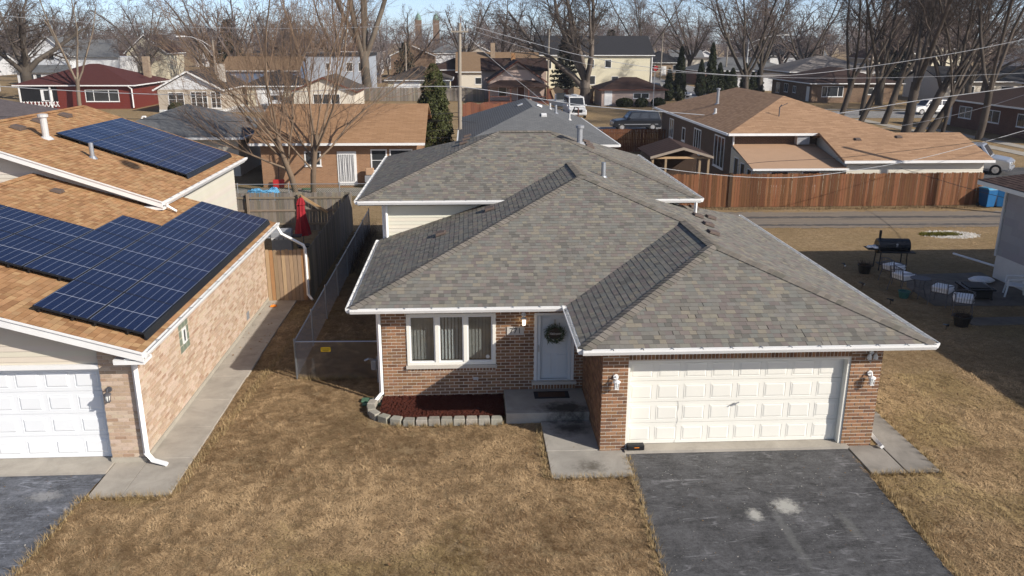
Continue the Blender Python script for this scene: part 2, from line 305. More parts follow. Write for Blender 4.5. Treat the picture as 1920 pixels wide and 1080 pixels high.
def npmesh(name, V, F, mat, tone=None, parent=None, smooth=False):   # V (n,3), F (m,k) arrays
    me = bpy.data.meshes.new(name); k_ = F.shape[1]
    me.vertices.add(len(V)); me.vertices.foreach_set('co', np.ascontiguousarray(V, np.float32).ravel())
    me.loops.add(F.size); me.loops.foreach_set('vertex_index', np.ascontiguousarray(F, np.int32).ravel())
    me.polygons.add(len(F)); me.polygons.foreach_set('loop_start', np.arange(0, F.size, k_, dtype=np.int32))
    try: me.polygons.foreach_set('loop_total', np.full(len(F), k_, np.int32))
    except Exception: pass
    if tone is not None:
        at = me.attributes.new('tone', 'FLOAT_COLOR', 'FACE'); at.data.foreach_set('color', np.concatenate([tone, np.ones((len(tone), 1))], 1).astype(np.float32).ravel())
    if smooth: me.polygons.foreach_set('use_smooth', np.ones(len(F), bool))
    if mat: me.materials.append(M[mat])
    me.update(calc_edges=True); return me
def vary(c, r_, v=.15, h=.02):
    m = 1+r_.uniform(-v, v); return tuple(max(.004, x*m*(1+r_.uniform(-h, h))) for x in c)
# ------------------------------------------------------------------ coursed pieces: shingles, boards, bricks
def clip(poly, pl):                       # clip 2d polygon by convex ccw polygon pl
    out = poly
    for i in range(len(pl)):
        a, b = pl[i], pl[(i+1) % len(pl)]; nx, ny = -(b[1]-a[1]), b[0]-a[0]; inp, out = out, []
        for j in range(len(inp)):
            p, q = inp[j], inp[(j+1) % len(inp)]
            dp = (p[0]-a[0])*nx+(p[1]-a[1])*ny; dq = (q[0]-a[0])*nx+(q[1]-a[1])*ny
            if dp >= 0: out.append(p)
            if (dp >= 0) != (dq >= 0):
                t = dp/(dp-dq); out.append((p[0]+(q[0]-p[0])*t, p[1]+(q[1]-p[1])*t))
        if len(out) < 3: return []
    return out
def area2(p): return sum(p[i][0]*p[(i+1) % len(p)][1]-p[(i+1) % len(p)][0]*p[i][1] for i in range(len(p)))/2
class Courses:
    """pieces laid in rows on a plane: origin o, u along the row, v up the slope"""
    def __init__(s, o, u, v): s.o = Vector(o); s.u = Vector(u).normalized(); s.v = Vector(v).normalized(); s.n = s.u.cross(s.v).normalized(); s.full = []; s.cut = MB(); s.edge = 1.0
    def uv(s, p): d = Vector(p)-s.o; return (d.dot(s.u), d.dot(s.v))
    def at(s, a, b, h=0): return s.o+s.u*a+s.v*b+s.n*h
    def lay(s, polys, row, width, t0, t1, tonefn, gap=0, jit=0, bond=None, seed=1):
        """t0/t1: height of a piece above the plane at its lower and upper edge"""
        for poly in polys:
            pl = [s.uv(p) for p in poly]
            if area2(pl) < 0: pl = pl[::-1]
            v0 = min(p[1] for p in pl); v1 = max(p[1] for p in pl); u0 = min(p[0] for p in pl); u1 = max(p[0] for p in pl)
            for r in range(int(math.floor(v0/row+1e-6)), int(math.ceil(v1/row-1e-6))):
                rr = random.Random(seed*7919+r*101); off = (bond*(r % 2) if bond is not None else rr.random())*width
                for c_ in range(int((u0-off)//width)-1, int((u1-off)//width)+2):
                    q = random.Random(seed*104729+r*1009+c_*31)
                    ju = jit*(q.random()-.5) if jit else 0; jn = jit*(random.Random(seed*104729+r*1009+(c_+1)*31).random()-.5) if jit else 0
                    a = c_*width+off+ju+gap/2; b = (c_+1)*width+off+jn-gap/2; lo = r*row+gap/2; hi = (r+1)*row-gap/2
                    rect = [(a, lo), (b, lo), (b, hi), (a, hi)]; cl = clip(rect, pl)
                    if not cl: continue
                    ar = area2(cl)
                    if ar < 1e-4: continue
                    tone = tonefn(q); dh = (q.random()-.5)*.2*t0 if s.edge == 1.0 else (t0*.3 if q.random() < .5 else -t0*.25)
                    if not jit and abs(ar-(b-a)*(hi-lo)) < 1e-5: s.full.append((a, lo, tone, dh, width-gap, row-gap, t0, t1))
                    elif jit and abs(ar-(b-a)*(hi-lo)) < 1e-5: s.full.append((a, lo, tone, dh, b-a, row-gap, t0, t1))
                    else: s.solid(s.cut, cl, tone, lo, hi, t0+dh, t1)
        return s
    def solid(s, mb, cl, tone, lo, hi, t0, t1):
        hgt = lambda v_: t0+(t1-t0)*(v_-lo)/max(hi-lo, 1e-6)
        top = [s.at(a, b, hgt(b)) for a, b in cl]; bot = [s.at(a, b, -.004) for a, b in cl]; n = len(cl)
        mb.add(top+bot, [range(n)], tone); b0 = len(mb.v)-2*n
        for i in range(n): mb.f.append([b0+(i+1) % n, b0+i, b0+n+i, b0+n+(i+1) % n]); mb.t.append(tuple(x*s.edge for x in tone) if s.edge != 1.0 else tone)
def emit(courses, name, mat, parent, limit=300, stuffname=None, palette=None):
    """nearest whole pieces become parts that share a few meshes, the rest one mesh"""
    allp = []
    for c in courses:
        for f in c.full:
            p = c.at(f[0]+f[4]/2, f[1]+f[5]/2); allp.append(((p-CAM).length, c, f))
    allp.sort(key=lambda t: t[0]); rest = MB(); cache = {}
    for i, (d, c, f) in enumerate(allp):
        a, lo, tone, dh, w_, h_, t0, t1 = f
        if i < limit:
            key = (round(w_/.02), round(h_, 3), round(t0, 3), dh > 0, c.edge, tuple(round(x, 2) if palette is None else x for x in tone))
            if key not in cache:
                wq = round(w_/.02)*.02 if abs(round(w_/.02)*.02-w_) < .012 else w_
                mb = MB(); sh = Courses((0, 0, 0), (1, 0, 0), (0, 1, 0)); sh.edge = c.edge; sh.solid(mb, [(0, 0), (w_, 0), (w_, h_), (0, h_)], tone, 0, h_, t0+(dh if c.edge != 1.0 else 0), t1); cache[key] = mb.mesh(name, mat)
            o = link(name, cache[key], parent); m_ = Matrix((c.u, c.v, c.n)).transposed()
            o.location = c.at(a, lo)-ORG[parent]; o.rotation_euler = m_.to_euler()
        else: c.solid(rest, [(a, lo), (a+w_, lo), (a+w_, lo+h_), (a, lo+h_)], tone, lo, lo+h_, t0+dh, t1)
    for c in courses: rest.add(c.cut.v, c.cut.f); rest.t[-len(c.cut.f):] = c.cut.t if c.cut.f else rest.t[-len(c.cut.f):]
    if rest.f: tag(rest.build(stuffname or name+'_field', mat, parent), kind='stuff')
def walls(mb, o, u, width, z0, z1, holes, thick, n):          # wall slab with rectangular openings (a0,a1,b0,b1)
    o = Vector(o); u = Vector(u); n = Vector(n)
    us = sorted({0, width, *[x for h in holes for x in h[:2] if 0 < x < width]}); zs = sorted({z0, z1, *[x for h in holes for x in h[2:4] if z0 < x < z1]})
    for i in range(len(us)-1):
        for j in range(len(zs)-1):
            cx, cz = (us[i]+us[i+1])/2, (zs[j]+zs[j+1])/2
            if any(h[0] < cx < h[1] and h[2] < cz < h[3] for h in holes): continue
            pts = [o+u*us[i]+Vector((0, 0, zs[j])), o+u*us[i+1]+Vector((0, 0, zs[j])), o+u*us[i+1]+Vector((0, 0, zs[j+1])), o+u*us[i]+Vector((0, 0, zs[j+1]))]
            mb.prism(pts, -n*thick)
def rects(width, z0, z1, holes):                              # the same wall as convex pieces for coursing
    us = sorted({0, width, *[x for h in holes for x in h[:2] if 0 < x < width]}); out = []
    for i in range(len(us)-1):
        cx = (us[i]+us[i+1])/2; segs = [(z0, z1)]
        for h in holes:
            if h[0] < cx < h[1]:
                ns = []
                for a, b in segs:
                    if h[2] > a: ns.append((a, min(b, h[2])))
                    if h[3] < b: ns.append((max(a, h[3]), b))
                segs = ns
        out += [(us[i], us[i+1], a, b) for a, b in segs if b-a > .01]
    return out
def brickwall(o, u, width, z0, z1, holes, tones, seed=1, bl=.235, bh=.0835, gap=.019, proud=.01):
    o = Vector((o[0], o[1], 0)); c = Courses(o, u, (0, 0, 1)); uu = Vector(u)
    # joined vertical strips share the row pattern, so bricks are only cut at openings
    polys = [[o+uu*a+Vector((0, 0, p)), o+uu*b+Vector((0, 0, p)), o+uu*b+Vector((0, 0, q)), o+uu*a+Vector((0, 0, q))] for a, b, p, q in merge(rects(width, z0, z1, holes))]
    def tone(q): return q.choice(tones)
    return c.lay(polys, bh, bl, proud, proud, tone, gap, 0, .5, seed)
def merge(rs):                                               # merge neighbours of equal height span
    rs = sorted(rs, key=lambda r: (r[2], r[3], r[0])); out = []
    for r in rs:
        if out and out[-1][2:] == r[2:] and abs(out[-1][1]-r[0]) < 1e-6: out[-1] = (out[-1][0], r[1], r[2], r[3])
        else: out.append(r)
    return out
def gutter(p0, p1, out, parent, mat='white', name='gutter', w_=.115, h_=.11, hang=.6):
    """open trough along an eave: p0-p1 is the roof edge, out points away from the house"""
    p0, p1, out = Vector(p0), Vector(p1), Vector(out).normalized(); d = p1-p0; mb = MB(); up = Vector((0, 0, 1))
    prof = [(0, 0), (0, -h_), (w_*.7, -h_), (w_, -h_*.35), (w_, .012), (w_-.014, .012), (w_-.014, -h_*.33), (w_*.66, -h_+.012), (.012, -h_+.012), (.012, 0)]
    for a, b in zip(range(0, 10), list(range(1, 10))+[0]):
        mb.poly([p0+out*prof[a][0]+up*prof[a][1], p0+out*prof[b][0]+up*prof[b][1], p1+out*prof[b][0]+up*prof[b][1], p1+out*prof[a][0]+up*prof[a][1]])
    for p in (p0, p1): mb.poly([p+out*a+up*b for a, b in prof[:5]])
    g = mb.build(name, mat, parent); n = int(d.length/hang); hb = MB()
    e = d.normalized()*.012
    for i in range(1, n):
        q = p0+d*i/n; hb.prism([q-e+up*.004, q+e+up*.004, q+e+out*w_+up*.004, q-e+out*w_+up*.004], up*.008)
    if n > 1: hb.build('gutter_hanger', 'galv_dull', g)
    return g
def downspout(parent, pts, r=.04, mat='white', name='downspout'):
    mb = MB()
    for a, b in zip(pts[:-1], pts[1:]):
        a, b = Vector(a), Vector(b); d = (b-a).normalized(); mb.tube([a-d*r*.6, b+d*r*.6], r*1.2, 4)
    return mb.build(name, mat, parent)
def window(parent, face, x, y, z0, z1, w_, fr=.06, mull=(), bars=(), glass='glass_dark', mat='white', name='window', dep=.06, sill=True, out=.03):
    """face S: in a wall facing -y at y, x is the left edge; W/E: wall facing -x/+x at x, y is the near edge"""
    def P(a, b, h): return (x+a, y-h, b) if face == 'S' else ((x-h, y+a, b) if face == 'W' else (x+h, y+a, b))
    def slab(mb, a0, a1, b0, b1, h0, h1):
        q = [P(a0, b0, h0), P(a1, b1, h1)]; mb.box(*sorted((q[0][0], q[1][0])), *sorted((q[0][1], q[1][1])), b0, b1)
    mb = MB(); slab(mb, 0, w_, z0, z0+fr, -dep, out); slab(mb, 0, w_, z1-fr, z1, -dep, out); slab(mb, 0, fr, z0+fr, z1-fr, -dep, out); slab(mb, w_-fr, w_, z0+fr, z1-fr, -dep, out)
    for m_ in mull: slab(mb, w_*m_-fr*.5, w_*m_+fr*.5, z0+fr, z1-fr, -dep, out-.004)
    for m_ in bars: slab(mb, fr, w_-fr, z0+(z1-z0)*m_-.015, z0+(z1-z0)*m_+.015, -dep, out-.012)
    wn = mb.build(name, mat, parent); edges = [fr]+[e for m_ in mull for e in (w_*m_-fr*.5, w_*m_+fr*.5)]+[w_-fr]
    for i in range(0, len(edges), 2):
        g = MB(); slab(g, edges[i]-.004, edges[i+1]+.004, z0+fr-.004, z1-fr+.004, -.012, .002); g.build('pane', glass, wn)
    if sill: g = MB(); slab(g, -.04, w_+.04, z0-.05, z0-.002, -dep, out+.03); g.build('sill', mat, wn)
    return wn
def text(body, name, size, loc, rot, mat, parent, ext=.004, align='CENTER', shear=0):
    cu_ = bpy.data.curves.new(name, 'FONT'); cu_.body = body; cu_.size = size; cu_.extrude = ext; cu_.align_x = align; cu_.align_y = 'CENTER'; cu_.shear = shear
    cu_.materials.append(M[mat]); o = link(name, cu_, parent, loc, rot); return o
# ------------------------------------------------------------------ ground and paving
def sheet(name, pts, z, mat, thick=0, label=None, joints=None):
    mb = MB(); q = [(a, b, z) for a, b in pts]
    if thick: mb.prism(q, (0, 0, -thick))
    else: mb.poly(q)
    return mb.build(name, mat, None, kind='structure', label=label)
def grid_sheet():
    mb = MB(); mb.poly([(-900, -60, 0), (900, -60, 0), (900, 1500, 0), (-900, 1500, 0)]); mb.build('ground', 'lawn', None, kind='structure')
grid_sheet()
def slabs(name, x0, x1, ys, z, mat, skew=0, label=None, gap=.012, thick=.14):  # paving flags along y, each its own piece
    root = empty(name, ((x0+x1)/2, ys[0], 0)); root['kind'] = 'structure'
    for i, (a, b) in enumerate(zip(ys[:-1], ys[1:])):
        dz = rng.uniform(-.006, .006)
        MB().box(x0+rng.uniform(-.006, .006), x1+rng.uniform(-.01, .01), a+gap/2, b-gap/2, z-thick, z+dz).build('slab', mat, root, bevel=.008)
    return root
def drive(name, pts, z, mat, rag=.025):           # ragged-edged asphalt
    mb = MB(); out = []
    for i in range(len(pts)):
        a, b = Vector(pts[i]), Vector(pts[(i+1) % len(pts)]); n = max(1, int((b-a).length/.16)); nn = Vector((-(b-a).y, (b-a).x)).normalized()
        for j in range(n): p = a+(b-a)*j/n; r_ = rng.uniform(-rag, rag) if 0 < j else 0; out.append((p.x+nn.x*r_, p.y+nn.y*r_, z))
    mb.poly(out); return mb.build(name, mat, None, kind='structure')
drive('driveway', [(.02, -.12), (-.25, -7.5), (4.6, -9), (5.0, -.12)], .022, 'asphalt')
drive('neighbour_driveway', [(-16.6, -.45), (-16.6, -8), (-11.35, -8), (-11.06, -.45)], .022, 'asphalt_pale')
bx('garage_apron', 'concrete', None, -.02, 5.02, -.14, .24, -.1, .085, kind='structure')
bx('neighbour_garage_apron', 'concrete', None, -16.6, -11.05, -.48, .24, -.1, .07, kind='structure')
slabs('neighbour_side_walk', -10.36, -9.42, [-1.4, .1, 1.6, 3.1, 4.6, 6.1, 7.7, 9.3, 11.3], .05, 'concrete')
mb = MB(); mb.prism([(-11.02, -1.42, .05), (-10.37, -1.42, .05), (-10.37, -.055, .05), (-11.02, -.055, .05)], (0, 0, -.14)); mb.build('walk_corner', 'concrete', None, kind='structure')
st = empty('front_stoop', (-1.5, 2, 0)); st['kind'] = 'structure'
MB().box(-2.56, -.57, 1.5, 2.9, -.05, .27).build('step', 'concrete_stoop', st, bevel=.015)
slabs('front_walk', -1.73, -.57, [.02, 1.49], .06, 'concrete_stoop'); slabs('front_walk_landing', -1.73, .0, [-1.12, .0], .05, 'concrete_stoop')
slabs('side_walk_flags', 5.03, 5.78, [-1.25, -.02], .045, 'concrete_grey'); slabs('side_walk_flags', 5.8, 6.52, [-1.26, 1.45, 4.2, 7, 9.8], .05, 'concrete_grey')
# alley, patio, far roads
drive('alley', [(6.5, 22.0), (60, 21.0), (60, 24.9), (6.5, 25.8)], .012, 'alley', .14)
drive('alley_track', [(6.5, 22.45), (40, 21.85), (40, 22.2), (6.5, 22.8)], .018, 'alley_track', .07); drive('alley_track', [(6.5, 24.2), (40, 23.55), (40, 23.95), (6.5, 24.65)], .018, 'alley_track', .07)
sheet('patio', [(12.55, 9.75), (12.75, 12.0), (13.6, 13.6), (16.7, 13.8), (16.7, 9.6)], .02, 'concrete_dark')
slabs('patio_walk', 12.7, 16.75, [7.75, 8.5], .03, 'concrete_dark')
mb = MB(); gq = random.Random(8)
for i in range(1500):
    a = gq.uniform(0, 6.28); d = gq.random()**.6; x_, y_ = 19.2+d*1.25*math.cos(a)+gq.gauss(0, .1), 20.25+d*.75*math.sin(a)+gq.gauss(0, .08); s_ = gq.uniform(.015, .05); mb.add([(x_-s_, y_-s_, 0), (x_+s_, y_-s_*.7, 0), (x_+s_*.4, y_+s_, 0), (x_, y_, s_)], [(0, 1, 3), (1, 2, 3), (2, 0, 3)], vary((.42, .4, .37), gq, .35))
tag(mb.build('gravel', 'stone', None), 'spread of pale gravel on the lawn by the alley', 'gravel', kind='stuff')
sheet('yard_path', [(-18.5, 31.2), (-5.5, 31.2), (-5.5, 33.9), (-18.5, 33.9)], .02, 'concrete_grey')
sheet('side_street', [(5, 63), (30, 63), (30, 69.5), (5, 69.5)], .014, 'road')
sheet('street', [(28.5, 76), (37.5, 76), (41, 175), (44, 330), (30, 330), (33.5, 172), (30, 115)], .018, 'road')
sheet('cross_street', [(37.5, 78.5), (160, 76), (160, 86), (37.6, 88)], .02, 'road'); sheet('pavement', [(40.3, 40), (41.7, 40), (42, 77), (40.5, 77)], .03, 'concrete'); sheet('pavement', [(43.2, 46), (44.6, 46), (44.6, 69), (43.2, 69)], .03, 'concrete'); sheet('pavement', [(39, 89.6), (120, 88), (120, 89.3), (39, 91)], .03, 'concrete'); sheet('pavement', [(41, 92), (42.5, 92), (46.5, 112), (45.2, 112)], .03, 'concrete')
sheet('car_pad', [(26, 34.5), (60, 34.5), (60, 40.5), (26, 40.5)], .016, 'asphalt'); sheet('car_pad', [(-40, 88), (-28, 88), (-28, 100), (-40, 100)], .016, 'road')
# ------------------------------------------------------------------ the brick split-level house
BR = [vary((.255, .135, .072), rng, .2, .03) for _ in range(9)]+[(.16, .085, .05), (.3, .165, .092), (.18, .1, .063)]
SH = [vary(c, rng, .1, .03) for c in ((.205, .186, .16), (.185, .168, .146), (.245, .22, .178), (.19, .162, .144), (.2, .194, .174), (.158, .143, .128), (.21, .192, .164), (.198, .184, .162)) for _ in range(2)]
house = empty('brick_house', (-.5, 4, 0), 'brick split-level house with grey shingle hip roofs and white double garage door', 'house')
YF, YG, XL, XG0, XG1 = 2.92, 0.0, -5.57, -.555, 5.58
wall = MB(); hf = [(XL*-1-4.96, XL*-1-2.76, .97, 2.32), (XL*-1-1.8, XL*-1-.79, .33, 2.3)]
walls(wall, (XL, YF, 0), (1, 0, 0), XG0-XL, .0, 2.52, hf, .2, (0, -1, 0))
hg = [(.555, 5.45, .05, 2.16)]
walls(wall, (XG0, YG, 0), (1, 0, 0), XG1-XG0, .0, 2.52, hg, .22, (0, -1, 0))
wall.box(XG0, XG0+.2, .221, YF-.0, 0, 2.52); wall.box(XG1-.2, XG1, .221, 12.2, 0, 2.52); wall.box(XL, XL+.2, YF+.201, 9.45, 0, 2.52); wall.box(XG0+.2, XG1-.2, 12.0, 12.2, 0, 2.52); wall.box(-.02+.0, .0-.002, .221, .24, .05, 2.16)
wo = wall.build('wall', 'mortar', house)
cs = [brickwall((XL, YF), (1, 0, 0), XG0-XL, .1, 2.5, [(h[0], h[1], h[2]-(.1 if i == 0 else .1), h[3]) for i, h in enumerate(hf)]+[(hf[0][0], hf[0][1], .78, .97)], BR, 1),
      brickwall((XG0, YG), (1, 0, 0), XG1-XG0, .0, 2.5, [(.555, 5.45, .0, 2.42)], BR, 2)]
side = Courses((XG0, YF, 0), (0, -1, 0), (0, 0, 1)); side.lay([[(XG0, YF, .0), (XG0, YG+.0, .0), (XG0, YG+.0, 2.5), (XG0, YF, 2.5)]], .0835, .235, .01, .01, lambda q: q.choice(BR), .019, 0, .5, 3); cs.append(side)
sold = Courses((0, YG, 2.185), (1, 0, 0), (0, 0, 1)); sold.lay([[(.0, YG, 2.185), (4.895, YG, 2.185), (4.895, YG, 2.42), (.0, YG, 2.42)]], .235, .0816, .01, .01, lambda q: q.choice(BR), .019, 0, 0, 4); cs.append(sold)
sil = Courses((-4.96, YF, .79), (1, 0, 0), (0, 0, 1)); sil.lay([[(-4.96, YF, .79), (-2.76, YF, .79), (-2.76, YF, .885), (-4.96, YF, .885)]], .095, .0815, .01, .01, lambda q: q.choice(BR), .019, 0, 0, 5); cs.append(sil)
jam = Courses((4.895, .22, 0), (0, -1, 0), (0, 0, 1))
emit(cs, 'brick', 'brick', wo, 300, 'brickwork')
# window with vertical blinds
wn = MB(); x0, x1, z0, z1 = -4.96, -2.76, .97, 2.32
fr = [(x0, x1, z0, z0+.07), (x0, x1, z1-.07, z1), (x0, x0+.08, z0+.07, z1-.07), (x1-.08, x1, z0+.07, z1-.07), (x0+.70, x0+.80, z0+.07, z1-.07), (x0+1.40, x0+1.50, z0+.07, z1-.07)]
for a, b, c_, d in fr: wn.box(a, b, YF-.035, YF+.12, c_, d)
wn = wn.build('window', 'cream', house, bevel=.006)
for i, (a, b) in enumerate(((x0+.08, x0+.70), (x0+.80, x0+1.40), (x0+1.50, x1-.08))):
    sash = MB()
    for q in ((a, b, z0+.07, z0+.1), (a, b, z1-.1, z1-.07), (a, a+.03, z0+.1, z1-.1), (b-.03, b, z0+.1, z1-.1)): sash.box(q[0], q[1], YF-.01, YF+.06, q[2], q[3])
    sash.build('sash', 'white', wn); bx('pane', 'glass', wn, a+.02, b-.02, YF+.02, YF+.026, z0+.09, z1-.09)
k = plain('blind', (.5, .5, .48), .7); k = plain('blind_pale', (.8, .82, .83), .7)
for i in range(24):
    xx = x0+.12+i*.0855; a = R(38 if 8 < i < 16 else 18)+rng.uniform(-.06, .06); s_ = MB(); dx, dy = .042*math.cos(a), .042*math.sin(a)
    s_.prism([(xx-dx, YF+.17-dy, z0+.08), (xx+dx, YF+.17+dy, z0+.08), (xx+dx, YF+.17+dy, z1-.05), (xx-dx, YF+.17-dy, z1-.05)], (.002, -.003, 0)); s_.build('blind_slat', 'blind_pale' if 8 < i < 16 else 'blind', wn)
bx('room_back', 'trash_brown', wn, x0-.1, x1+.1, YF+.5, YF+.52, z0-.2, z1+.15)
bx('sill', 'limestone', wn, x0-.03, x1+.03, YF-.07, YF+.05, z0-.085, z0-.003)
o = MB().tube([(-2.96, YF+.01, 1.16), (-2.96, YF+.015, 1.16)], .05, 8).build('security_sticker', 'white_dirty', wn)
# front door
dr = MB(); dx0, dx1, dz0, dz1 = -1.8, -.79, .33, 2.3
for q in ((dx0, dx1, dz1-.06, dz1), (dx0, dx0+.075, dz0+.1, dz1-.06), (dx1-.075, dx1, dz0+.1, dz1-.06)): dr.box(q[0], q[1], YF-.03, YF+.16, q[2], q[3])
do = dr.build('door', 'white', house, bevel=.005)
bx('storm_frame', 'door_white', do, dx0+.085, dx0+.155, YF-.01, YF+.03, dz0+.12, dz1-.07); bx('storm_frame', 'door_white', do, dx1-.155, dx1-.085, YF-.01, YF+.03, dz0+.12, dz1-.07); bx('storm_frame', 'door_white', do, dx0+.155, dx1-.155, YF-.01, YF+.03, dz0+.12, dz0+.19)
bx('door_leaf', 'door_white', do, dx0+.075, dx1-.075, YF+.09, YF+.13, dz0+.1, dz1-.06)
for cx in (-1.48, -1.11):
    for a, b in ((.6, 1.18), (1.3, 1.88), (1.97, 2.17)):
        m_ = MB(); m_.prism([(cx-.14, YF+.089, a), (cx+.14, YF+.089, a), (cx+.14, YF+.089, b), (cx-.14, YF+.089, b)], (0, -.004, 0)); m_.prism([(cx-.11, YF+.084, a+.03), (cx+.11, YF+.084, a+.03), (cx+.11, YF+.084, b-.03), (cx-.11, YF+.084, b-.03)], (0, -.01, 0)); m_.build('door_panel', 'door_white', do, bevel=.004)
bx('threshold', 'limestone', do, dx0-.06, dx1+.06, YF-.14, YF+.1, .425, .5); bx('door_handle', 'galv', do, dx0+.1, dx0+.125, YF-.05, YF-.012, 1.28, 1.45)
st2 = Courses((-1.84, YF-.05, .272), (1, 0, 0), (0, 0, 1)); st2.lay([[(-1.84, YF-.05, .272), (-.75, YF-.05, .272), (-.75, YF-.05, .42), (-1.84, YF-.05, .42)]], .148, .078, .01, .01, lambda q: q.choice(BR), .019, 0, 0, 6)
bx('step_core', 'mortar', do, -1.84, -.75, YF-.05, YF+.02, .271, .424); emit([st2], 'step_brick', 'brick', do)
# wreath
wr = empty('wreath', (-1.29, YF-.02, 1.75), 'round green twig wreath with a Welcome board hanging on the white front door', 'wreath')
mb = MB(); tn = random.Random(5)
for i in range(420):
    t = tn.uniform(0, 6.283); rr = .19+tn.gauss(0, .03); p = Vector((-1.29+rr*math.cos(t), YF-.03+tn.uniform(-.03, .01), 1.75+rr*math.sin(t))); d = Vector((math.cos(t+tn.uniform(.3, 1.6)), tn.uniform(-.5, .1), math.sin(t+tn.uniform(.3, 1.6))))*tn.uniform(.05, .1); s_ = Vector((d.z, 0, -d.x)).normalized()*.008
    mb.poly([p-s_, p+s_, p+d], vary((.055, .075, .04), tn, .5))
mb.build('twigs', 'foliage', wr); MB().tube([(-1.29, YF+.005, 1.75), (-1.29, YF-.012, 1.75)], .16, 20).build('board', 'wreath_board', wr)
bx('hanger', 'galv', wr, -1.315, -1.265, YF-.04, YF-.012, 1.93, 2.12)
text('Welcome', 'lettering', .095, (-1.29, YF-.028, 1.75), (R(90), 0, 0), 'letter_pale', wr, .002, shear=.3)
# number plaque, wall lamps, garage door
pq = bx('number_plaque', 'plaque', house, -2.48, -2.06, YF-.03, YF-.008, 1.73, 1.95); text('771', 'numerals', .2, (-2.27, YF-.032, 1.84), (R(90), 0, 0), 'letter', pq)
bx('tap_plate', 'steel_pale', house, -3.33, -3.2, YF-.025, YF-.008, .55, .62)
def lantern(loc, label, mat, lit=False, glass='lamp_glass'):
    o = empty('wall_lantern', loc, label, 'wall lamp'); x, y, z = loc
    mb = MB(); mb.tube([(x, y, z+.1), (x, y-.03, z+.1)], .06, 10); mb.tube([(x, y-.02, z+.1), (x, y-.1, z+.14), (x, y-.13, z+.08)], .016, 6); mb.build('bracket', mat, o)
    c = (x, y-.14, z-.12); MB().lathe([(.02, .2), (.075, .17), (.085, .15), (.07, .145)], c, 8).build('cap', mat, o); cg = MB()
    for k_ in range(4):
        t = math.pi/4+k_*math.pi/2; cg.tube([(c[0]+.062*math.cos(t), c[1]+.062*math.sin(t), z+.03), (c[0]+.048*math.cos(t), c[1]+.048*math.sin(t), z-.12)], .008, 4)
    cg.box(c[0]-.045, c[0]+.045, c[1]-.045, c[1]+.045, z-.13, z-.115); cg.build('cage', mat, o)
    MB().lathe([(.03, .01), (.045, .08), (.05, .14)], c, 8).build('bulb' if lit else 'lamp_glass', 'lamp_bulb' if lit else glass, o)
lantern((-.27, -.012, 1.72), 'white lantern on the brick pillar beside the black box', 'white'); lantern((5.33, -.012, 1.7), 'white lantern on the brick pillar by the lawn side of the garage', 'white')
lantern((-2.07, YF-.012, 2.16), 'small lit lantern on the brick wall above the number 771', 'white', True)
fl = empty('flood_light', (5.3, -.02, 2.2), 'pale double floodlight with hanging wire under the garage eave', 'flood light'); mb = MB(); mb.tube([(5.3, 0, 2.28), (5.3, -.05, 2.28)], .05, 8)
for s_ in (-1, 1): mb.lathe([(.02, .06), (.05, 0), (.055, -.06)], (5.3+s_*.07, -.1, 2.22), 8)
mb.build('heads', 'white_dirty', fl); MB().tube([(5.3, -.03, 2.24), (5.36, -.04, 2.12), (5.3, -.04, 2.05), (5.24, -.04, 2.12)], .007, 5).build('wire', 'steel_pale', fl)
gd = MB(); gd.box(.0, .05, .02, .26, .086, 2.16); gd.box(4.83, 4.9, .02, .26, .086, 2.16); gd.box(.05, 4.83, .02, .26, 2.115, 2.16); gdo = gd.build('garage_door', 'cream', house, bevel=.004)
DW, DH, DX, DZ, DY = 4.78/8, (2.115-.09)/4, .05, .09, .2
for r_ in range(4):
    tilt = rng.uniform(-.002, .002)
    MB().box(DX+.002, DX+4.778, DY+tilt, DY+.05, DZ+r_*DH+.004, DZ+(r_+1)*DH-.004).build('door_section', 'cream', gdo, bevel=.004)
    for c_ in range(8):
        a, b = DX+c_*DW+.07, DX+(c_+1)*DW-.07; p, q = DZ+r_*DH+.09, DZ+(r_+1)*DH-.1; m_ = MB(); y = DY-.0015+tilt; e = .035
        o_ = [(a, y, p), (b, y, p), (b, y, q), (a, y, q)]; g_ = [(a+.014, y+.012, p+.014), (b-.014, y+.012, p+.014), (b-.014, y+.012, q-.014), (a+.014, y+.012, q-.014)]
        rim = [(a-.012, y-.006, p-.012), (b+.012, y-.006, p-.012), (b+.012, y-.006, q+.012), (a-.012, y-.006, q+.012)]; i_ = [(a+e, y-.01, p+e), (b-e, y-.01, p+e), (b-e, y-.01, q-e), (a+e, y-.01, q-e)]
        bk = [(a-.014, y+.003, p-.014), (b+.014, y+.003, p-.014), (b+.014, y+.003, q+.014), (a-.014, y+.003, q+.014)]
        for A, B in ((bk, rim), (rim, o_), (o_, i_)):
            for k_ in range(4): m_.poly([A[k_], A[(k_+1) % 4], B[(k_+1) % 4], B[k_]])
        m_.poly(i_); m_.build('panel', 'cream', gdo)
mb = MB(); mb.box(2.43, 2.47, .155, .2, 1.0, 1.04); mb.prism([(2.36, .15, .99), (2.54, .15, 1.07), (2.54, .15, 1.095), (2.36, .15, 1.015)], (0, -.012, 0)); mb.build('door_handle', 'galv_dull', gdo)
cr_ = MB()
for pts in ([(1.17, .82), (1.20, .66), (1.16, .5), (1.18, .3), (1.15, .1)], [(1.18, 1.12), (1.2, .95), (1.17, .84)]):
    for a, b in zip(pts[:-1], pts[1:]): cr_.prism([(a[0], DY-.004, a[1]), (a[0]+.012, DY-.004, a[1]), (b[0]+.012, DY-.004, b[1]), (b[0], DY-.004, b[1])], (0, -.003, 0))
cr_.build('crack', 'soffit', gdo)
bm = empty('newspaper_box', (.2, -.05, .09), 'black box with an orange stripe at the foot of the garage door', 'box')
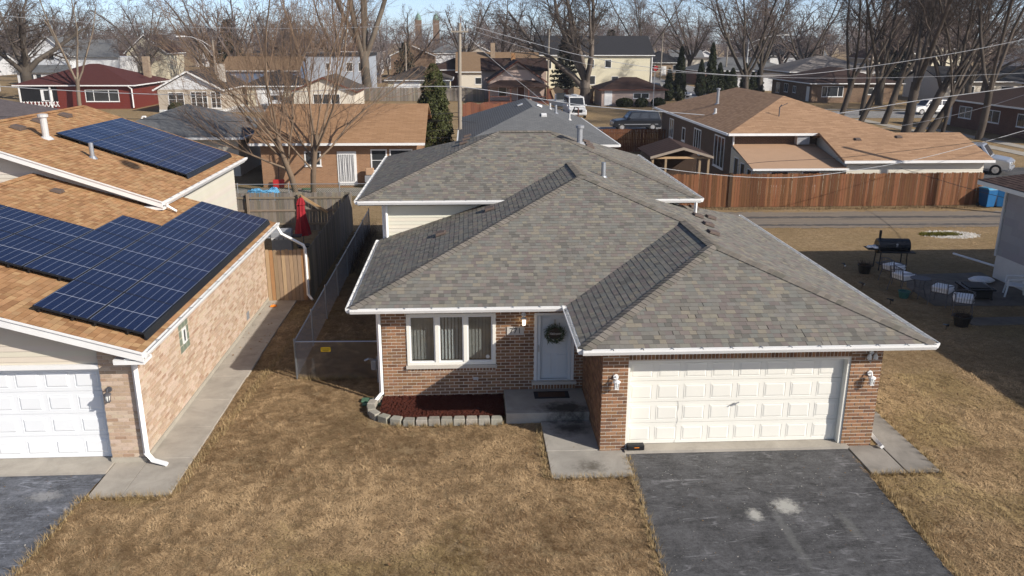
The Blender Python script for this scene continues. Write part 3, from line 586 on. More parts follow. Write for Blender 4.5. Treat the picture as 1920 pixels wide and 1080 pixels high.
bx('body', 'black', bm, .04, .42, -.12, .04, .088, .21, bevel=.02); bx('stripe', 'orange', bm, .19, .3, -.1235, -.1215, .15, .168)
# roofs
ZE, SL = 2.63, .335; E0, E1, EF, EG, EX = -6.23, 6.42, 2.43, -.46, -1.07
PX = (E0+E1)/2; PY = EF+(E1-E0)/2; PZ = ZE+SL*(E1-E0)/2; GX = (EX+E1)/2; GH = (E1-EX)/2; GZ = ZE+SL*GH; JY = EF+(E1-GX)
zl = lambda x: ZE+SL*(x-E0); zr = lambda x: ZE+SL*(E1-x); UY = 9.45
faces = {
 'front': [[(E0, EF, ZE), (EX, EF, ZE), (GX, JY, GZ), (PX, PY, PZ)]],
 'left': [[(E0, EF, ZE), (PX, PY, PZ), (PX, UY, PZ), (E0, UY, ZE)], [(-2.6, UY, zl(-2.6)), (PX, UY, PZ), (PX, 11.9, PZ), (-2.6, 11.9, zl(-2.6))]],
 'gleft': [[(EX, EF, ZE), (EX, EG, ZE), (GX, EG+GH, GZ), (GX, JY, GZ)]],
 'gfront': [[(EX, EG, ZE), (E1, EG, ZE), (GX, EG+GH, GZ)]],
 'right': [[(E1, EG, ZE), (E1, 12.7, ZE), (3.4, 12.7-(E1-3.4), zr(3.4)), (3.4, EG+E1-3.4, zr(3.4))], [(3.4, EG+E1-3.4, zr(3.4)), (3.4, JY, zr(3.4)), (GX, JY, GZ), (GX, EG+GH, GZ)], [(3.4, JY, zr(3.4)), (3.4, 11.5, zr(3.4)), (PX, 11.9, PZ), (PX, PY, PZ), (GX, JY, GZ)]]}
UE, U0, U1, UF, UB, UZ = 3.95, -6.82, 3.93, 9.05, 19.2, 5.52; UR0, UR1, UM = -2.24, -.33, 14.12
upper = {'ufront': [[(U0, UF, UE), (U1, UF, UE), (UR1, UM, UZ), (UR0, UM, UZ)]], 'uleft': [[(U0, UF, UE), (UR0, UM, UZ), (U0, UB, UE)]], 'uright': [[(U1, UF, UE), (U1, UB, UE), (UR1, UM, UZ)]], 'uback': [[(U1, UB, UE), (U0, UB, UE), (UR0, UM, UZ), (UR1, UM, UZ)]]}
frames = {'front': ((E0, EF, ZE), (1, 0, 0), (0, 1, SL)), 'left': ((E0, UY, ZE), (0, -1, 0), (1, 0, SL)), 'gleft': ((EX, EF, ZE), (0, -1, 0), (1, 0, SL)), 'gfront': ((EX, EG, ZE), (1, 0, 0), (0, 1, SL)), 'right': ((E1, EG, ZE), (0, 1, 0), (-1, 0, SL)),
 'ufront': ((U0, UF, UE), (1, 0, 0), (0, UM-UF, UZ-UE)), 'uleft': ((U0, UB, UE), (0, -1, 0), (UR0-U0, 0, UZ-UE)), 'uright': ((U1, UF, UE), (0, 1, 0), (UR1-U1, 0, UZ-UE)), 'uback': ((U1, UB, UE), (-1, 0, 0), (0, UM-UB, UZ-UE))}
deck = MB()
for d in (faces, upper):
    for ps in d.values():
        for p in ps: deck.poly([Vector(q)-Vector((0, 0, .006)) for q in p])
sof = MB()
for a in ((E0, XL, EF, 9.4), (XL, EX-.002, EF, YF), (EX, XG0, EG, YF), (XG0, E1, EG, YG), (XG1, E1, YG+.002, 12.7)): sof.box(a[0], a[1], a[2], a[3], 2.5, 2.515)
for a in ((U0, U1, UF, UY), (U0, -6.08, UY+.002, UB), (3.36, U1, UY+.002, UB)): sof.box(a[0], a[1], a[2], a[3], 3.8, 3.815)
roof = deck.build('roof', 'deck', house); sof.build('soffit', 'soffit', house); fa = MB()
for a in ((E0, EX, EF, EF+.025), (EX, E1, EG, EG+.025)): fa.box(a[0]+.002, a[1]-.002, a[2], a[3], 2.5, 2.62)
for a in ((E0, E0+.025, EF+.026, 9.4), (EX, EX+.025, EG+.026, EF), (E1-.025, E1, EG+.026, 12.7)): fa.box(a[0], a[1], a[2], a[3], 2.5, 2.62)
fa.box(U0+.002, U1-.002, UF, UF+.025, 3.8, 3.94)
for a in ((U0, U0+.025), (U1-.025, U1)): fa.box(a[0], a[1], UF+.026, UB, 3.8, 3.94)
fa.build('fascia', 'white', house)
cs = []
for i, (n_, ps) in enumerate({**faces, **upper}.items()):
    if n_ == 'uback': continue
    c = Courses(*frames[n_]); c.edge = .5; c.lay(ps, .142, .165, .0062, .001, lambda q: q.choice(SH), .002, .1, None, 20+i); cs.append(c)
emit(cs, 'shingle', 'shingle', roof, 300, 'shingles')
def caps(lines_, parent, tones, name='ridge_cap', step=.145, w_=.165, sag=.035):
    cache = []
    for t in tones[:8]:
        mb = MB(); mb.add([(-w_, 0, .004-sag*.6), (0, 0, .028), (w_, 0, .004-sag*.6), (-w_, step+.03, -.008-sag*.6), (0, step+.03, .014), (w_, step+.03, -.008-sag*.6), (-w_, 0, -.02-sag*.6), (0, 0, .012), (w_, 0, -.02-sag*.6)], [(0, 1, 4, 3), (1, 2, 5, 4), (6, 7, 1, 0), (7, 8, 2, 1)], t); cache.append(mb.mesh(name, 'shingle'))
    for a, b in lines_:
        a, b = Vector(a), Vector(b); d = (b-a).normalized(); s_ = d.cross(Vector((0, 0, 1))).normalized(); up = s_.cross(d); L = (b-a).length
        for i in range(int(L/step)):
            o = link(name, rng.choice(cache), parent); o.location = a+d*i*step-ORG[parent]+up*.006; o.rotation_euler = Matrix((s_, d, up)).transposed().to_euler()
            o.rotation_euler.z += rng.uniform(-.03, .03)
CT = [vary((.19, .172, .145), rng, .2) for _ in range(8)]
caps([((E0, EF, ZE), (PX, PY, PZ)), ((E1, EG, ZE), (GX, EG+GH, GZ)), ((EX, EG, ZE), (GX, EG+GH, GZ)), ((GX, EG+GH, GZ), (GX, JY, GZ)), ((GX, JY, GZ), (PX, PY, PZ)), ((PX, PY, PZ), (PX, 11.7, PZ)), ((U0, UF, UE), (UR0, UM, UZ)), ((U1, UF, UE), (UR1, UM, UZ)), ((UR0, UM, UZ), (UR1, UM, UZ))], roof, CT)
gutter((E0, EF, ZE), (EX, EF, ZE), (0, -1, 0), house); gutter((EX, EG, ZE), (E1, EG, ZE), (0, -1, 0), house); gutter((E0, 9.35, ZE), (E0, EF, ZE), (-1, 0, 0), house); gutter((EX, EF, ZE), (EX, EG, ZE), (-1, 0, 0), house, 'white'); gutter((E1, EG, ZE), (E1, 12.7, ZE), (1, 0, 0), house)
gutter((U0, UF, UE), (-2.15, UF, UE), (0, -1, 0), house); gutter((1.85, UF, UE), (U1, UF, UE), (0, -1, 0), house); gutter((U0, UB, UE), (U0, UF, UE), (-1, 0, 0), house); gutter((U1, UF, UE), (U1, UB, UE), (1, 0, 0), house)
uw = MB(); uw.box(-6.08, 3.36, UY, 18.7, 1.2, 3.81); upw = uw.build('upper_wall', 'sid_ivory', house)
c = Courses((-6.08, UY, 0), (1, 0, 0), (0, 0, 1)); c.lay([[(-6.08, UY, 2.4), (-2.2, UY, 2.4), (-2.2, UY, 3.8), (-6.08, UY, 3.8)]], .115, 20, .016, .003, lambda q: vary((.7, .66, .55), q, .03), .0, 0, 0, 9); emit([c], 'siding_board', 'siding', upw)
bx('corner_trim', 'white', upw, -6.13, -6.04, UY-.03, UY+.05, 1.2, 3.8)
downspout(house, [(-5.63, YF-.07, 2.5), (-5.63, YF-.07, .25), (-5.78, YF-.28, .12)], .045); downspout(house, [(-6.0, UY-.09, 3.8), (-6.0, UY-.09, 2.75)], .05); downspout(house, [(U1-.15, UF-.05, 3.85), (U1-.15, UF-.02, 3.4), (U1+.08, UF-.25, 3.33)], .045); downspout(house, [(5.66, .4, 2.5), (5.66, .4, .25), (5.72, .1, .14), (5.74, -.2, .1)], .045)
def vent(parent, p, u, v, mat='vent_brown', sx=.2, sy=.16, h=.1, name='roof_vent'):
    p = Vector(p); u = Vector(u).normalized(); v = Vector(v).normalized(); n = u.cross(v).normalized()
    mb = MB(); base = [p+u*a*sx+v*b*sy+n*.02 for a, b in ((-1, -1), (1, -1), (1, 1), (-1, 1))]; mb.prism(base, n*.012)
    lo = [p+u*a*sx*.8+v*b*sy*.9+n*.032 for a, b in ((-1, -1), (1, -1), (1, 1), (-1, 1))]; hi = [p+u*a*sx*.75+v*b*sy*.85+n*(h if b < 0 else h*.75) for a, b in ((-1, -1), (1, -1), (1, 1), (-1, 1))]
    mb.add(lo+hi, [(4, 5, 6, 7), (0, 1, 5, 4), (1, 2, 6, 5), (2, 3, 7, 6), (3, 0, 4, 7)]); return mb.build(name, mat, parent, bevel=.008)
def onr(fr_, x, y): o, u, v = [Vector(q) for q in fr_]; n = u.cross(v); return (x, y, o.z-(n.x*(x-o.x)+n.y*(y-o.y))/n.z)
for n_, pts in (('left', [(-4.2, 7.15), (-2.75, 8.3)]), ('right', [(3.25, 5.3), (3.55, 6.8), (3.6, 8.1), (4.2, 8.75), (4.0, 10.0)]), ('uleft', [(-3.55, 14.2), (-3.45, 15.1), (-3.4, 16.0)]), ('uright', [(.95, 13.1), (1.05, 14.1), (1.1, 15.2)])):
    for x, y in pts: vent(roof, onr(frames[n_], x, y), frames[n_][1], frames[n_][2])
def pipe(parent, p, r, h, mat='galv', cap=False, name='vent_pipe'):
    mb = MB(); x, y, z = p; mb.lathe([(r*2.2, -.05), (r*1.3, .06), (r, .07), (r, h)]+([(r*1.5, h), (r*1.5, h+.09), (r*.6, h+.11)] if cap else []), (x, y, z), 12); return mb.build(name, mat, parent)
p = onr(frames['ufront'], 1.05, 10.5); pipe(roof, p, .075, .5, 'galv'); p = onr(frames['uright'], .75, 14.6); pipe(roof, (p[0]-.15, p[1]-1.4, p[2]+.06), .1, .55, 'galv_dull', True)
# shared garden bits of this house
bed = empty('flower_bed', (-4.2, 2.2, 0), 'red mulch bed edged with grey concrete blocks under the front window', 'flower bed')
out = [(-5.55, 2.9), (-5.62, 2.5), (-5.6, 2.15), (-5.38, 1.85), (-5.0, 1.68), (-2.58, 1.6), (-2.58, 2.9)]
nx, ny = 90, 40; pts = {}; mb = MB()
xs = np.linspace(-5.6, -2.58, nx); ys = np.linspace(1.55, 2.9, ny); hh = npr.uniform(0, .05, (nx, ny))
def inside(x, y): return y >= 1.62+max(0, (-5.0-x))**1.6*.55
for i in range(nx-1):
    for j in range(ny-1):
        if inside(xs[i], ys[j]): mb.poly([(xs[a], ys[b], .12+hh[a, b]) for a, b in ((i, j), (i+1, j), (i+1, j+1), (i, j+1))])
mb.build('mulch', 'mulch', bed)
path = [(-5.72, 2.82), (-5.83, 2.55), (-5.83, 2.26), (-5.70, 1.98), (-5.46, 1.76), (-5.16, 1.62)]+[(-4.86+i*.296, 1.565-.004*i) for i in range(8)]
for i, (x, y) in enumerate(path):
    a, b = path[max(0, i-1)], path[min(len(path)-1, i+1)]; t = math.atan2(b[1]-a[1], b[0]-a[0]); mb = MB(); tone = vary((.3, .28, .235), rng, .18); w0, w1, d = .138, .118, .1
    q = [(-w0, -d), (w0, -d), (w1, d), (-w1, d)]; cs_, sn = math.cos(t), math.sin(t); q = [(x+c_*cs_-e*sn, y+c_*sn+e*cs_) for c_, e in q]; dz = rng.uniform(-.01, .012)
    mb.prism([(c_, e, .165+dz) for c_, e in q[::-1]], (0, 0, -.18), tone); mb.build('edging_block', 'stone', bed, bevel=.016)
mt = empty('door_mat', (-1.35, 2.55, .27), 'dark doormat with a brown centre in front of the door', 'doormat'); bx('border', 'mat_dark', mt, -1.82, -.95, 2.3, 2.7, .272, .284); bx('centre', 'mat_brown', mt, -1.72, -1.05, 2.37, 2.63, .2845, .292)
mtr = empty('gas_meter', (-5.85, 4.1, 0), 'grey gas meter and pipes beside the house corner in the shade', 'gas meter')
MB().tube([(-5.85, 4.1, 0), (-5.85, 4.1, .75), (-5.7, 4.1, .8), (-5.58, 4.1, .8)], .025, 8).build('pipe', 'galv_dull', mtr); bx('meter', 'galv_dull', mtr, -6.02, -5.86, 4.0, 4.15, .38, .68, bevel=.04); MB().tube([(-5.98, 4.02, .7), (-6.06, 3.94, .75), (-6.16, 3.95, .7)], .03, 8).build('regulator', 'galv', mtr)
sp = MB(); sp.box(-6.15, -5.75, 2.8, 3.02, .02, .07); sp.box(-6.1, -5.6, 2.62, 2.74, .02, .06); tag(sp.build('splash_block', 'green_plastic', None, bevel=.015), 'flat green plastic splash block in the grass by the house corner', 'splash block')
# ------------------------------------------------------------------ neighbour with solar panels
SO = [vary(c, rng, .1, .03) for c in ((.40, .235, .118), (.36, .205, .1), (.315, .168, .08), (.425, .26, .135), (.385, .222, .11)) for _ in range(2)]
TB = [vary((.44, .325, .235), rng, .07, .02) for _ in range(7)]+[vary((.52, .415, .32), rng, .07, .03) for _ in range(6)]+[(.37, .25, .175)]
nh = empty('tan_brick_house', (-14, 5, 0), 'tan brick split-level house with orange shingle gable roofs and white garage door', 'house')
LX, LE, LZ, LS = -10.39, -10.0, 2.7, .30; RX = -19.2; LR = -16.8
wall = MB(); wall.box(LX-.2, LX, .2, 11.4, .0, 2.66); wall.box(-11.08, LX, -.02, .199, .1, 2.66); wall.box(-11.08, -10.9, .2, .6, .07, 2.66); lw = wall.build('wall', 'mortar_tan', nh)
bx('foundation', 'foundation', nh, -11.1, LX+.03, -.05, 11.42, -.05, .16)
c1 = Courses((LX, -.02, 0), (0, 1, 0), (0, 0, 1)); hol = [(2.72, 3.42, 1.42, 2.2)]
c1.lay([[(LX, -.02+a, p), (LX, -.02+b, p), (LX, -.02+b, q), (LX, -.02+a, q)] for a, b, p, q in merge(rects(11.42, .17, 2.62, hol))], .0835, .235, .01, .01, lambda q: q.choice(TB), .016, 0, .5, 31)
c2 = Courses((-11.08, -.02, 0), (1, 0, 0), (0, 0, 1)); c2.lay([[(-11.08, -.02, .17), (LX, -.02, .17), (LX, -.02, 2.75), (-11.08, -.02, 2.75)]], .0835, .23, .01, .01, lambda q: q.choice(TB), .016, 0, .5, 32)
emit([c1, c2], 'brick', 'brick', lw, 300, 'brickwork')
gb = empty('x', (0, 0, 0)); bpy.data.objects.remove(gb)
gw = MB()
for i in range(3):
    for j in range(4):
        gw.box(LX-.05, LX+.006, 2.705+i*.232, 2.705+i*.232+.222, 1.425+j*.193, 1.425+j*.193+.183)
gwo = gw.build('glass_block_window', 'glass_block', nh, bevel=.012); f_ = MB()
for a in ((2.93, 3.17, 1.62, 1.66), (2.93, 3.17, 1.96, 2.0), (2.93, 2.97, 1.66, 1.96), (3.13, 3.17, 1.66, 1.96)): f_.box(LX-.01, LX+.03, *a)
f_.build('frame', 'white', gwo); bx('pane', 'glass_dark', gwo, LX+.007, LX+.012, 2.97, 3.13, 1.66, 1.96)
bx('wall_vent', 'galv_dull', nh, LX+.005, LX+.03, 8.48, 8.72, .3, .54); bx('wall_box', 'white', nh, LX+.005, LX+.08, 1.3, 1.45, 2.25, 2.42, bevel=.02)
# garage door and gable front
gd = MB(); gd.box(-11.16, -11.085, .12, .26, .07, 2.2); gd.box(-16.1, -11.16, .12, .26, 2.14, 2.2); gdo = gd.build('garage_door', 'white', nh)
for r_ in range(4):
    h_ = (2.14-.075)/4; z_ = .075+r_*h_; MB().box(-16.05, -11.162, .2, .25, z_+.003, z_+h_-.003).build('door_section', 'garage_white', gdo, bevel=.004)
    for c_ in range(8):
        a, b = -16.05+c_*.611+.07, -16.05+(c_+1)*.611-.07; p, q = z_+.1, z_+h_-.1; y = .1985; m_ = MB(); e = .035
        o_ = [(a, y+.004, p), (b, y+.004, p), (b, y+.004, q), (a, y+.004, q)]; i_ = [(a+e, y-.014, p+e), (b-e, y-.014, p+e), (b-e, y-.014, q-e), (a+e, y-.014, q-e)]; rim = [(a-.014, y-.006, p-.014), (b+.014, y-.006, p-.014), (b+.014, y-.006, q+.014), (a-.014, y-.006, q+.014)]; bk = [(a-.016, y+.003, p-.016), (b+.016, y+.003, p-.016), (b+.016, y+.003, q+.016), (a-.016, y+.003, q+.016)]
        for A, B in ((bk, rim), (rim, o_), (o_, i_)):
            for k_ in range(4): m_.poly([A[k_], A[(k_+1) % 4], B[(k_+1) % 4], B[k_]])
        m_.poly(i_); m_.build('panel', 'garage_white', gdo)
bx('lintel_trim', 'white', nh, -16.2, -11.085, -.01, .12, 2.2, 2.3)
zt = lambda x: LZ+LS*(min(LE-x, LE-LR)-max(0, LR-x))
gm = MB(); gm.prism([(-11.085, .06, 2.3), (-11.085, .06, zt(-11.085)-.06), (LR, .06, zt(LR)-.06), (-19.2, .06, zt(-19.2)-.06), (-19.2, .06, 2.3)], (0, .1, 0)); gwall = gm.build('gable_wall', 'sid_ivory', nh)
c = Courses((-19.2, .06, 0), (1, 0, 0), (0, 0, 1)); c.lay([[(-19.2, .06, 2.302), (-11.085, .06, 2.302), (-11.085, .06, zt(-11.085)-.08), (LR, .06, zt(LR)-.08), (-19.2, .06, zt(-19.2)-.08)]], .118, 20, .018, .003, lambda q: vary((.6, .54, .45), q, .03), 0, 0, 0, 41); emit([c], 'siding_board', 'siding', gwall)
# lower roof, upper walls and roof
deckm = MB(); lo = [(LE, -.4, LZ), (LE, 11.75, LZ), (-13.3, 11.75, zt(-13.3)), (-13.3, 9.85, zt(-13.3)), (RX, 9.85, zt(RX)), (RX, -.4, zt(RX))]
lowpolys = [[(LE, -.4, LZ), (LE, 11.75, LZ), (-13.3, 11.75, zt(-13.3)), (-13.3, -.4, zt(-13.3))], [(-13.3, -.4, zt(-13.3)), (-13.3, 9.85, zt(-13.3)), (LR, 9.85, zt(LR)), (LR, -.4, zt(LR))]]
UXE, UZE = -12.9, 3.9; us = .345; zu = lambda x: UZE+us*(UXE-x); uppoly = [(UXE, 9.45, UZE), (UXE, 19.35, UZE), (RX, 19.35, zu(RX)), (RX, 9.45, zu(RX))]
for p in lowpolys+[uppoly]: deckm.prism([Vector(q)-Vector((0, 0, .005)) for q in p], (0, 0, -.14))
deckm.prism([(LR, -.4, zt(LR)-.005), (LR, 9.85, zt(LR)-.005), (-23.6, 9.85, LZ), (-23.6, -.4, LZ)], (0, 0, -.14))
deckm.prism([(RX, 9.45, zu(RX)-.005), (RX, 19.35, zu(RX)-.005), (-25.5, 19.35, UZE), (-25.5, 9.45, UZE)], (0, 0, -.14))
nroof = deckm.build('roof', 'deck_orange', nh); cs = []
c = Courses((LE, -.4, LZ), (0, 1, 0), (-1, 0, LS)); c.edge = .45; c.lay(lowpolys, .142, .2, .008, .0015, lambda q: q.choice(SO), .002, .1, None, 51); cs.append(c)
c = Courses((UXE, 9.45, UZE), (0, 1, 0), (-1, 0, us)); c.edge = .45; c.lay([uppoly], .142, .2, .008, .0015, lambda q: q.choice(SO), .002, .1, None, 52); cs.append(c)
emit(cs, 'shingle', 'shingle', nroof, 300, 'shingles')
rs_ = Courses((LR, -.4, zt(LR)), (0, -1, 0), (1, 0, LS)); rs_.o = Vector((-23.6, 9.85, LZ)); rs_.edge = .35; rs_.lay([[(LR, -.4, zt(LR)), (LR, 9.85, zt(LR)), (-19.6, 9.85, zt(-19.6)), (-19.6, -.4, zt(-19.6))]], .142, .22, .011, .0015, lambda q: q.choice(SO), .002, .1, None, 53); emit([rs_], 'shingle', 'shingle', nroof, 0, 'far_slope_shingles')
caps([((LR, -.4, zt(LR)), (LR, 9.8, zt(LR))), ((RX, 9.45, zu(RX)), (RX, 19.3, zu(RX)))], nroof, SO)
uw = MB(); uw.box(-19.2, -13.3, 9.86, 18.9, .5, 3.95); uw.prism([(-13.3, 9.86, 3.9), (-13.3, 9.86, zu(-13.3)-.15), (RX, 9.86, zu(RX)-.15), (RX, 9.86, 3.9)], (0, .15, 0)); nuw = uw.build('upper_wall', 'sid_ivory', nh)
c = Courses((-19.2, 9.86, 0), (1, 0, 0), (0, 0, 1)); c.lay([[(-19.2, 9.86, 3.3), (-13.3, 9.86, 3.3), (-13.3, 9.86, zu(-13.3)-.16), (-19.2, 9.86, zu(-19.2)-.16)]], .118, 20, .018, .003, lambda q: vary((.6, .56, .48), q, .03), 0, 0, 0, 42)
d = Courses((-13.3, 9.86, 0), (0, 1, 0), (0, 0, 1)); d.lay([[(-13.3, 9.86, .6), (-13.3, 18.9, .6), (-13.3, 18.9, 3.8), (-13.3, 9.86, 3.8)]], .118, 20, .018, .003, lambda q: vary((.6, .56, .48), q, .03), 0, 0, 0, 43); emit([c, d], 'siding_board', 'siding', nuw)
# rakes, gutters, downspouts
for a, b, y in (((LE+.02, LZ), (LR, zt(LR)), -.4), ((UXE+.02, UZE), (RX, zu(RX)), 9.45)):
    rk = MB(); rk.prism([(a[0], y-.003, a[1]-.2), (a[0], y-.003, a[1]+.0), (b[0], y-.003, b[1]+.0), (b[0], y-.003, b[1]-.2)], (0, -.03, 0))
    rk.prism([(a[0], y-.034, a[1]-.03), (a[0], y-.034, a[1]+.012), (b[0], y-.034, b[1]+.012), (b[0], y-.034, b[1]-.03)], (0, -.025, 0))
    rk.prism([(a[0], y-.002, a[1]-.26), (a[0]-.0, y-.002, a[1]-.201), (a[0]-.62, y-.002, a[1]-.201+.05), (a[0]-.62, y-.002, a[1]-.26)], (0, .42, 0)); rk.build('rake_board', 'white', nh)
gutter((LE, -.4, LZ), (LE, 11.75, LZ), (1, 0, 0), nh, hang=.7); gutter((UXE, 9.45, UZE), (UXE, 19.35, UZE), (1, 0, 0), nh, hang=.7)
sf = MB(); sf.box(LX, LE, -.38, 11.75, 2.54, 2.56); sf.box(-13.3, UXE, 9.47, 19.3, 3.72, 3.74); sf.build('soffit', 'white', nh)
downspout(nh, [(LE+.02, -.18, 2.6), (LX+.07, -.1, 2.45), (LX+.07, -.1, .28), (LX+.2, -.12, .12), (LX+.48, -.22, .09)], .055); downspout(nh, [(UXE+.05, 9.7, 3.8), (UXE+.05, 9.7, 3.72), (UXE+.18, 9.95, 3.68), (UXE+.3, 9.9, 3.75)][:2]+[(UXE+.08, 9.72, zt(UXE)+.12), (UXE+.3, 9.72, zt(UXE+.3)+.07)], .038)
downspout(nh, [(LE+.05, 11.6, 2.6), (LE+.2, 11.55, 2.35), (-9.05, 11.35, 2.0), (-9.0, 11.3, 1.9), (-9.0, 11.3, .25), (-8.85, 11.15, .12)], .045)
fL = ((LE, -.4, LZ), (0, 1, 0), (-1, 0, LS)); fU = ((UXE, 9.45, UZE), (0, 1, 0), (-1, 0, us))
for x, y in ((-18.5, 12.55), (-18.65, 14.3), (-18.7, 16.4)): vent(nroof, onr(fU, x, y), (0, 1, 0), (-1, 0, us), 'vent_brown', .24, .2, .13)
vent(nroof, onr(fL, -15.6, 8.6), (0, 1, 0), (-1, 0, LS), 'vent_brown', .18, .16, .1)
pipe(nroof, onr(fU, -17.6, 12.5), .11, .7, 'steel_pale', True); pipe(nroof, onr(fU, -15.9, 11.9), .075, .5, 'galv')
lantern((-10.92, -.035, 1.66), 'dark lantern on the tan brick pillar by the neighbouring garage', 'iron')
# solar arrays
PL, PW, PT = 1.84, 1.1, .04
fm = MB(); fm.box(-PL/2, PL/2, -PW/2, PW/2, -PT, 0); fmesh = fm.mesh('solar_panel', 'panel_frame')
cm = MB(); cm.box(-PL/2+.012, PL/2-.012, -PW/2+.012, PW/2-.012, -.01, .003); cmesh = cm.mesh('cell_sheet', 'solar_cell')
em = MB()
for a in ((-PL/2, PL/2, -PW/2, -PW/2+.012), (-PL/2, PL/2, PW/2-.012, PW/2), (-PL/2, -PL/2+.012, -PW/2+.012, PW/2-.012), (PL/2-.012, PL/2, -PW/2+.012, PW/2-.012)): em.box(*[v_ for v_ in a], .0005, .004)
emesh = em.mesh('edge_trim', 'panel_frame')
def array(label, frame, s0, rows, y0, starts):
    o, u, v = [Vector(q) for q in frame]; u.normalize(); v.normalize(); n = u.cross(v); root = empty('solar_array', o+u*(y0-o.y)+v*s0, label, 'solar panels'); rot = Matrix((u, v, n)).transposed().to_euler()
    for r_, (a, b) in enumerate(zip(rows, starts)):
        for i in range(b, b+a):
            p = o+u*(y0-o.y+(i+.5)*(PL+.018))+v*(s0+(r_+.5)*(PW+.018))+n*.15
            pn = link('solar_panel', fmesh, root); pn.location = p-ORG[root]; pn.rotation_euler = rot
            for me_, nm in ((cmesh, 'cell_sheet'), (emesh, 'edge_trim')): c_ = link(nm, me_, pn)
    a, b = min(starts[:1]), rows[0]; L = b*(PL+.018); q = o+u*(y0-o.y+a*(PL+.018))+v*s0; mb = MB()
    mb.prism([q+n*.145-v*.012, q+n*.15, q+n*.01-v*.06, q-v*.11+n*.02], u*L); mb.build('array_skirt', 'black_gloss', root)
    rl = MB()
    for r_, (a, b) in enumerate(zip(rows, starts)):
        for d_ in (.25, .85): pp = o+u*(y0-o.y+b*(PL+.018)+.02)+v*(s0+(r_+d_)*(PW+.018))+n*.04; rl.prism([pp, pp+v*.05, pp+v*.05+n*.06, pp+n*.06], u*(a*(PL+.018)-.04))
    rl.build('mounting_rail', 'black', root)
array('large solar array stepped across the lower orange roof', fL, .22, [6, 6, 3, 2, 2, 2], .18, [0, 0, 1, 1, 1, 1])
array('twelve panel solar array on the upper orange roof', fU, .45, [3, 3, 3, 3], 13.0, [0, 0, 0, 0])
# ------------------------------------------------------------------ fences
def plank_fence(root, a, b, h, tones, w_=.14, t=.02, gap=.011, dog=True, z0=.03, hv=.015, lean=.01):
    a, b = Vector((*a, 0)), Vector((*b, 0)); d = (b-a).normalized(); n = Vector((d.y, -d.x, 0)); N = int((b-a).length/w_); cache = {}
    for i in range(N):
        ti = rng.randrange(len(tones)); hq = rng.randrange(3); key = (ti, hq)
        if key not in cache:
            hh_ = h+(hq-1)*hv; c = .03 if dog else 0; mb = MB(); w2 = w_-gap
            mb.prism([(0, 0, z0), (w2, 0, z0), (w2, 0, hh_-c), (w2-c, 0, hh_), (c, 0, hh_), (0, 0, hh_-c)], (0, t, 0), tones[ti]); cache[key] = mb.mesh('board', 'board')
        o = link('board', cache[key], root); o.location = a+d*i*w_-ORG[root]+n*rng.uniform(-.004, .004); o.rotation_euler = (rng.uniform(-lean, lean)*.3, rng.uniform(-lean, lean)*.4, math.atan2(d.y, d.x))
def rails(root, a, b, zs, tone, side, posts=2.4, h=1.8, mat='wood_rail'):
    a, b = Vector((*a, 0)), Vector((*b, 0)); d = (b-a).normalized(); n = Vector((-d.y, d.x, 0))*side
    for z in zs:
        mb = MB(); p = a+n*.022 if side > 0 else a+n*.004; mb.prism([p+Vector((0, 0, z)), p+n*.04+Vector((0, 0, z)), p+n*.04+Vector((0, 0, z+.085)), p+Vector((0, 0, z+.085))], b-a, vary(tone, rng, .1)); mb.build('rail', mat, root)
    k_ = max(1, round((b-a).length/posts))
    for i in range(k_+1):
        p = a+(b-a)*i/k_+n*.115; MB().box(p.x-.05, p.x+.05, p.y-.05, p.y+.05, 0, h, vary(tone, rng, .15)).build('post', mat, root)
G = [vary((.2, .175, .145), rng, .25, .06) for _ in range(8)]; B2 = [vary((.165, .073, .033), rng, .38, .05) for _ in range(9)]; W2 = [vary((.34, .24, .155), rng, .22, .05) for _ in range(6)]+[(.36, .2, .095)]; DK = [vary((.12, .048, .022), rng, .2) for _ in range(6)]
f1 = empty('back_fence', (-12, 22.3, 0), 'weathered grey plank fence with rails facing us behind the tan brick house', 'fence'); plank_fence(f1, (-18.5, 22.34), (-8.95, 22.34), 1.84, G); rails(f1, (-18.5, 22.34), (-8.95, 22.34), (.3, .95, 1.55), (.24, .19, .14), -1)
f2 = empty('side_fence', (-8.92, 17, 0), 'weathered grey plank fence running along the chain-link fence', 'fence'); plank_fence(f2, (-8.92, 11.5), (-8.92, 22.3), 1.86, G); rails(f2, (-8.92, 11.6), (-8.92, 22.2), (.3, 1.5), (.2, .16, .12), 1)
f3 = empty('side_gate', (-9.7, 11.35, 0), 'wooden gate of brown planks between tan brick wall and side fence', 'gate'); plank_fence(f3, (-10.37, 11.32), (-8.98, 11.32), 1.86, W2, .135); rails(f3, (-10.36, 11.34), (-8.99, 11.34), (.35, 1.5), (.3, .2, .12), 1, 1.4, 1.7)
mb = MB(); mb.prism([(-11.35, 22.2, 1.7), (-11.25, 22.2, 1.78), (-10.0, 22.2, .95), (-10.08, 22.2, .87)], (0, -.04, 0), (.42, .27, .14)); mb.build('brace', 'wood_rail', f1)
f4 = empty('brown_fence', (16, 27, 0), 'long brown plank fence along the alley behind the brick house', 'fence'); plank_fence(f4, (7.0, 27.0), (24.75, 27.0), 1.84, B2, .142, hv=.02); rails(f4, (7.05, 27.02), (24.7, 27.02), (.35, 1.45), (.2, .1, .05), 1, 2.5, 1.75)
MB().box(10.62, 10.78, 26.93, 26.985, .05, 1.9, (.06, .035, .02)).build('gate_post', 'wood_rail', f4)
f5 = empty('dark_fence', (9.6, 49.8, 0), 'dark reddish plank fence with rails near the dark parked utility vehicle', 'fence'); plank_fence(f5, (5.0, 49.8), (12.4, 49.8), 1.85, DK); rails(f5, (5.0, 49.8), (12.4, 49.8), (.4, 1.0, 1.55), (.12, .05, .025), -1)
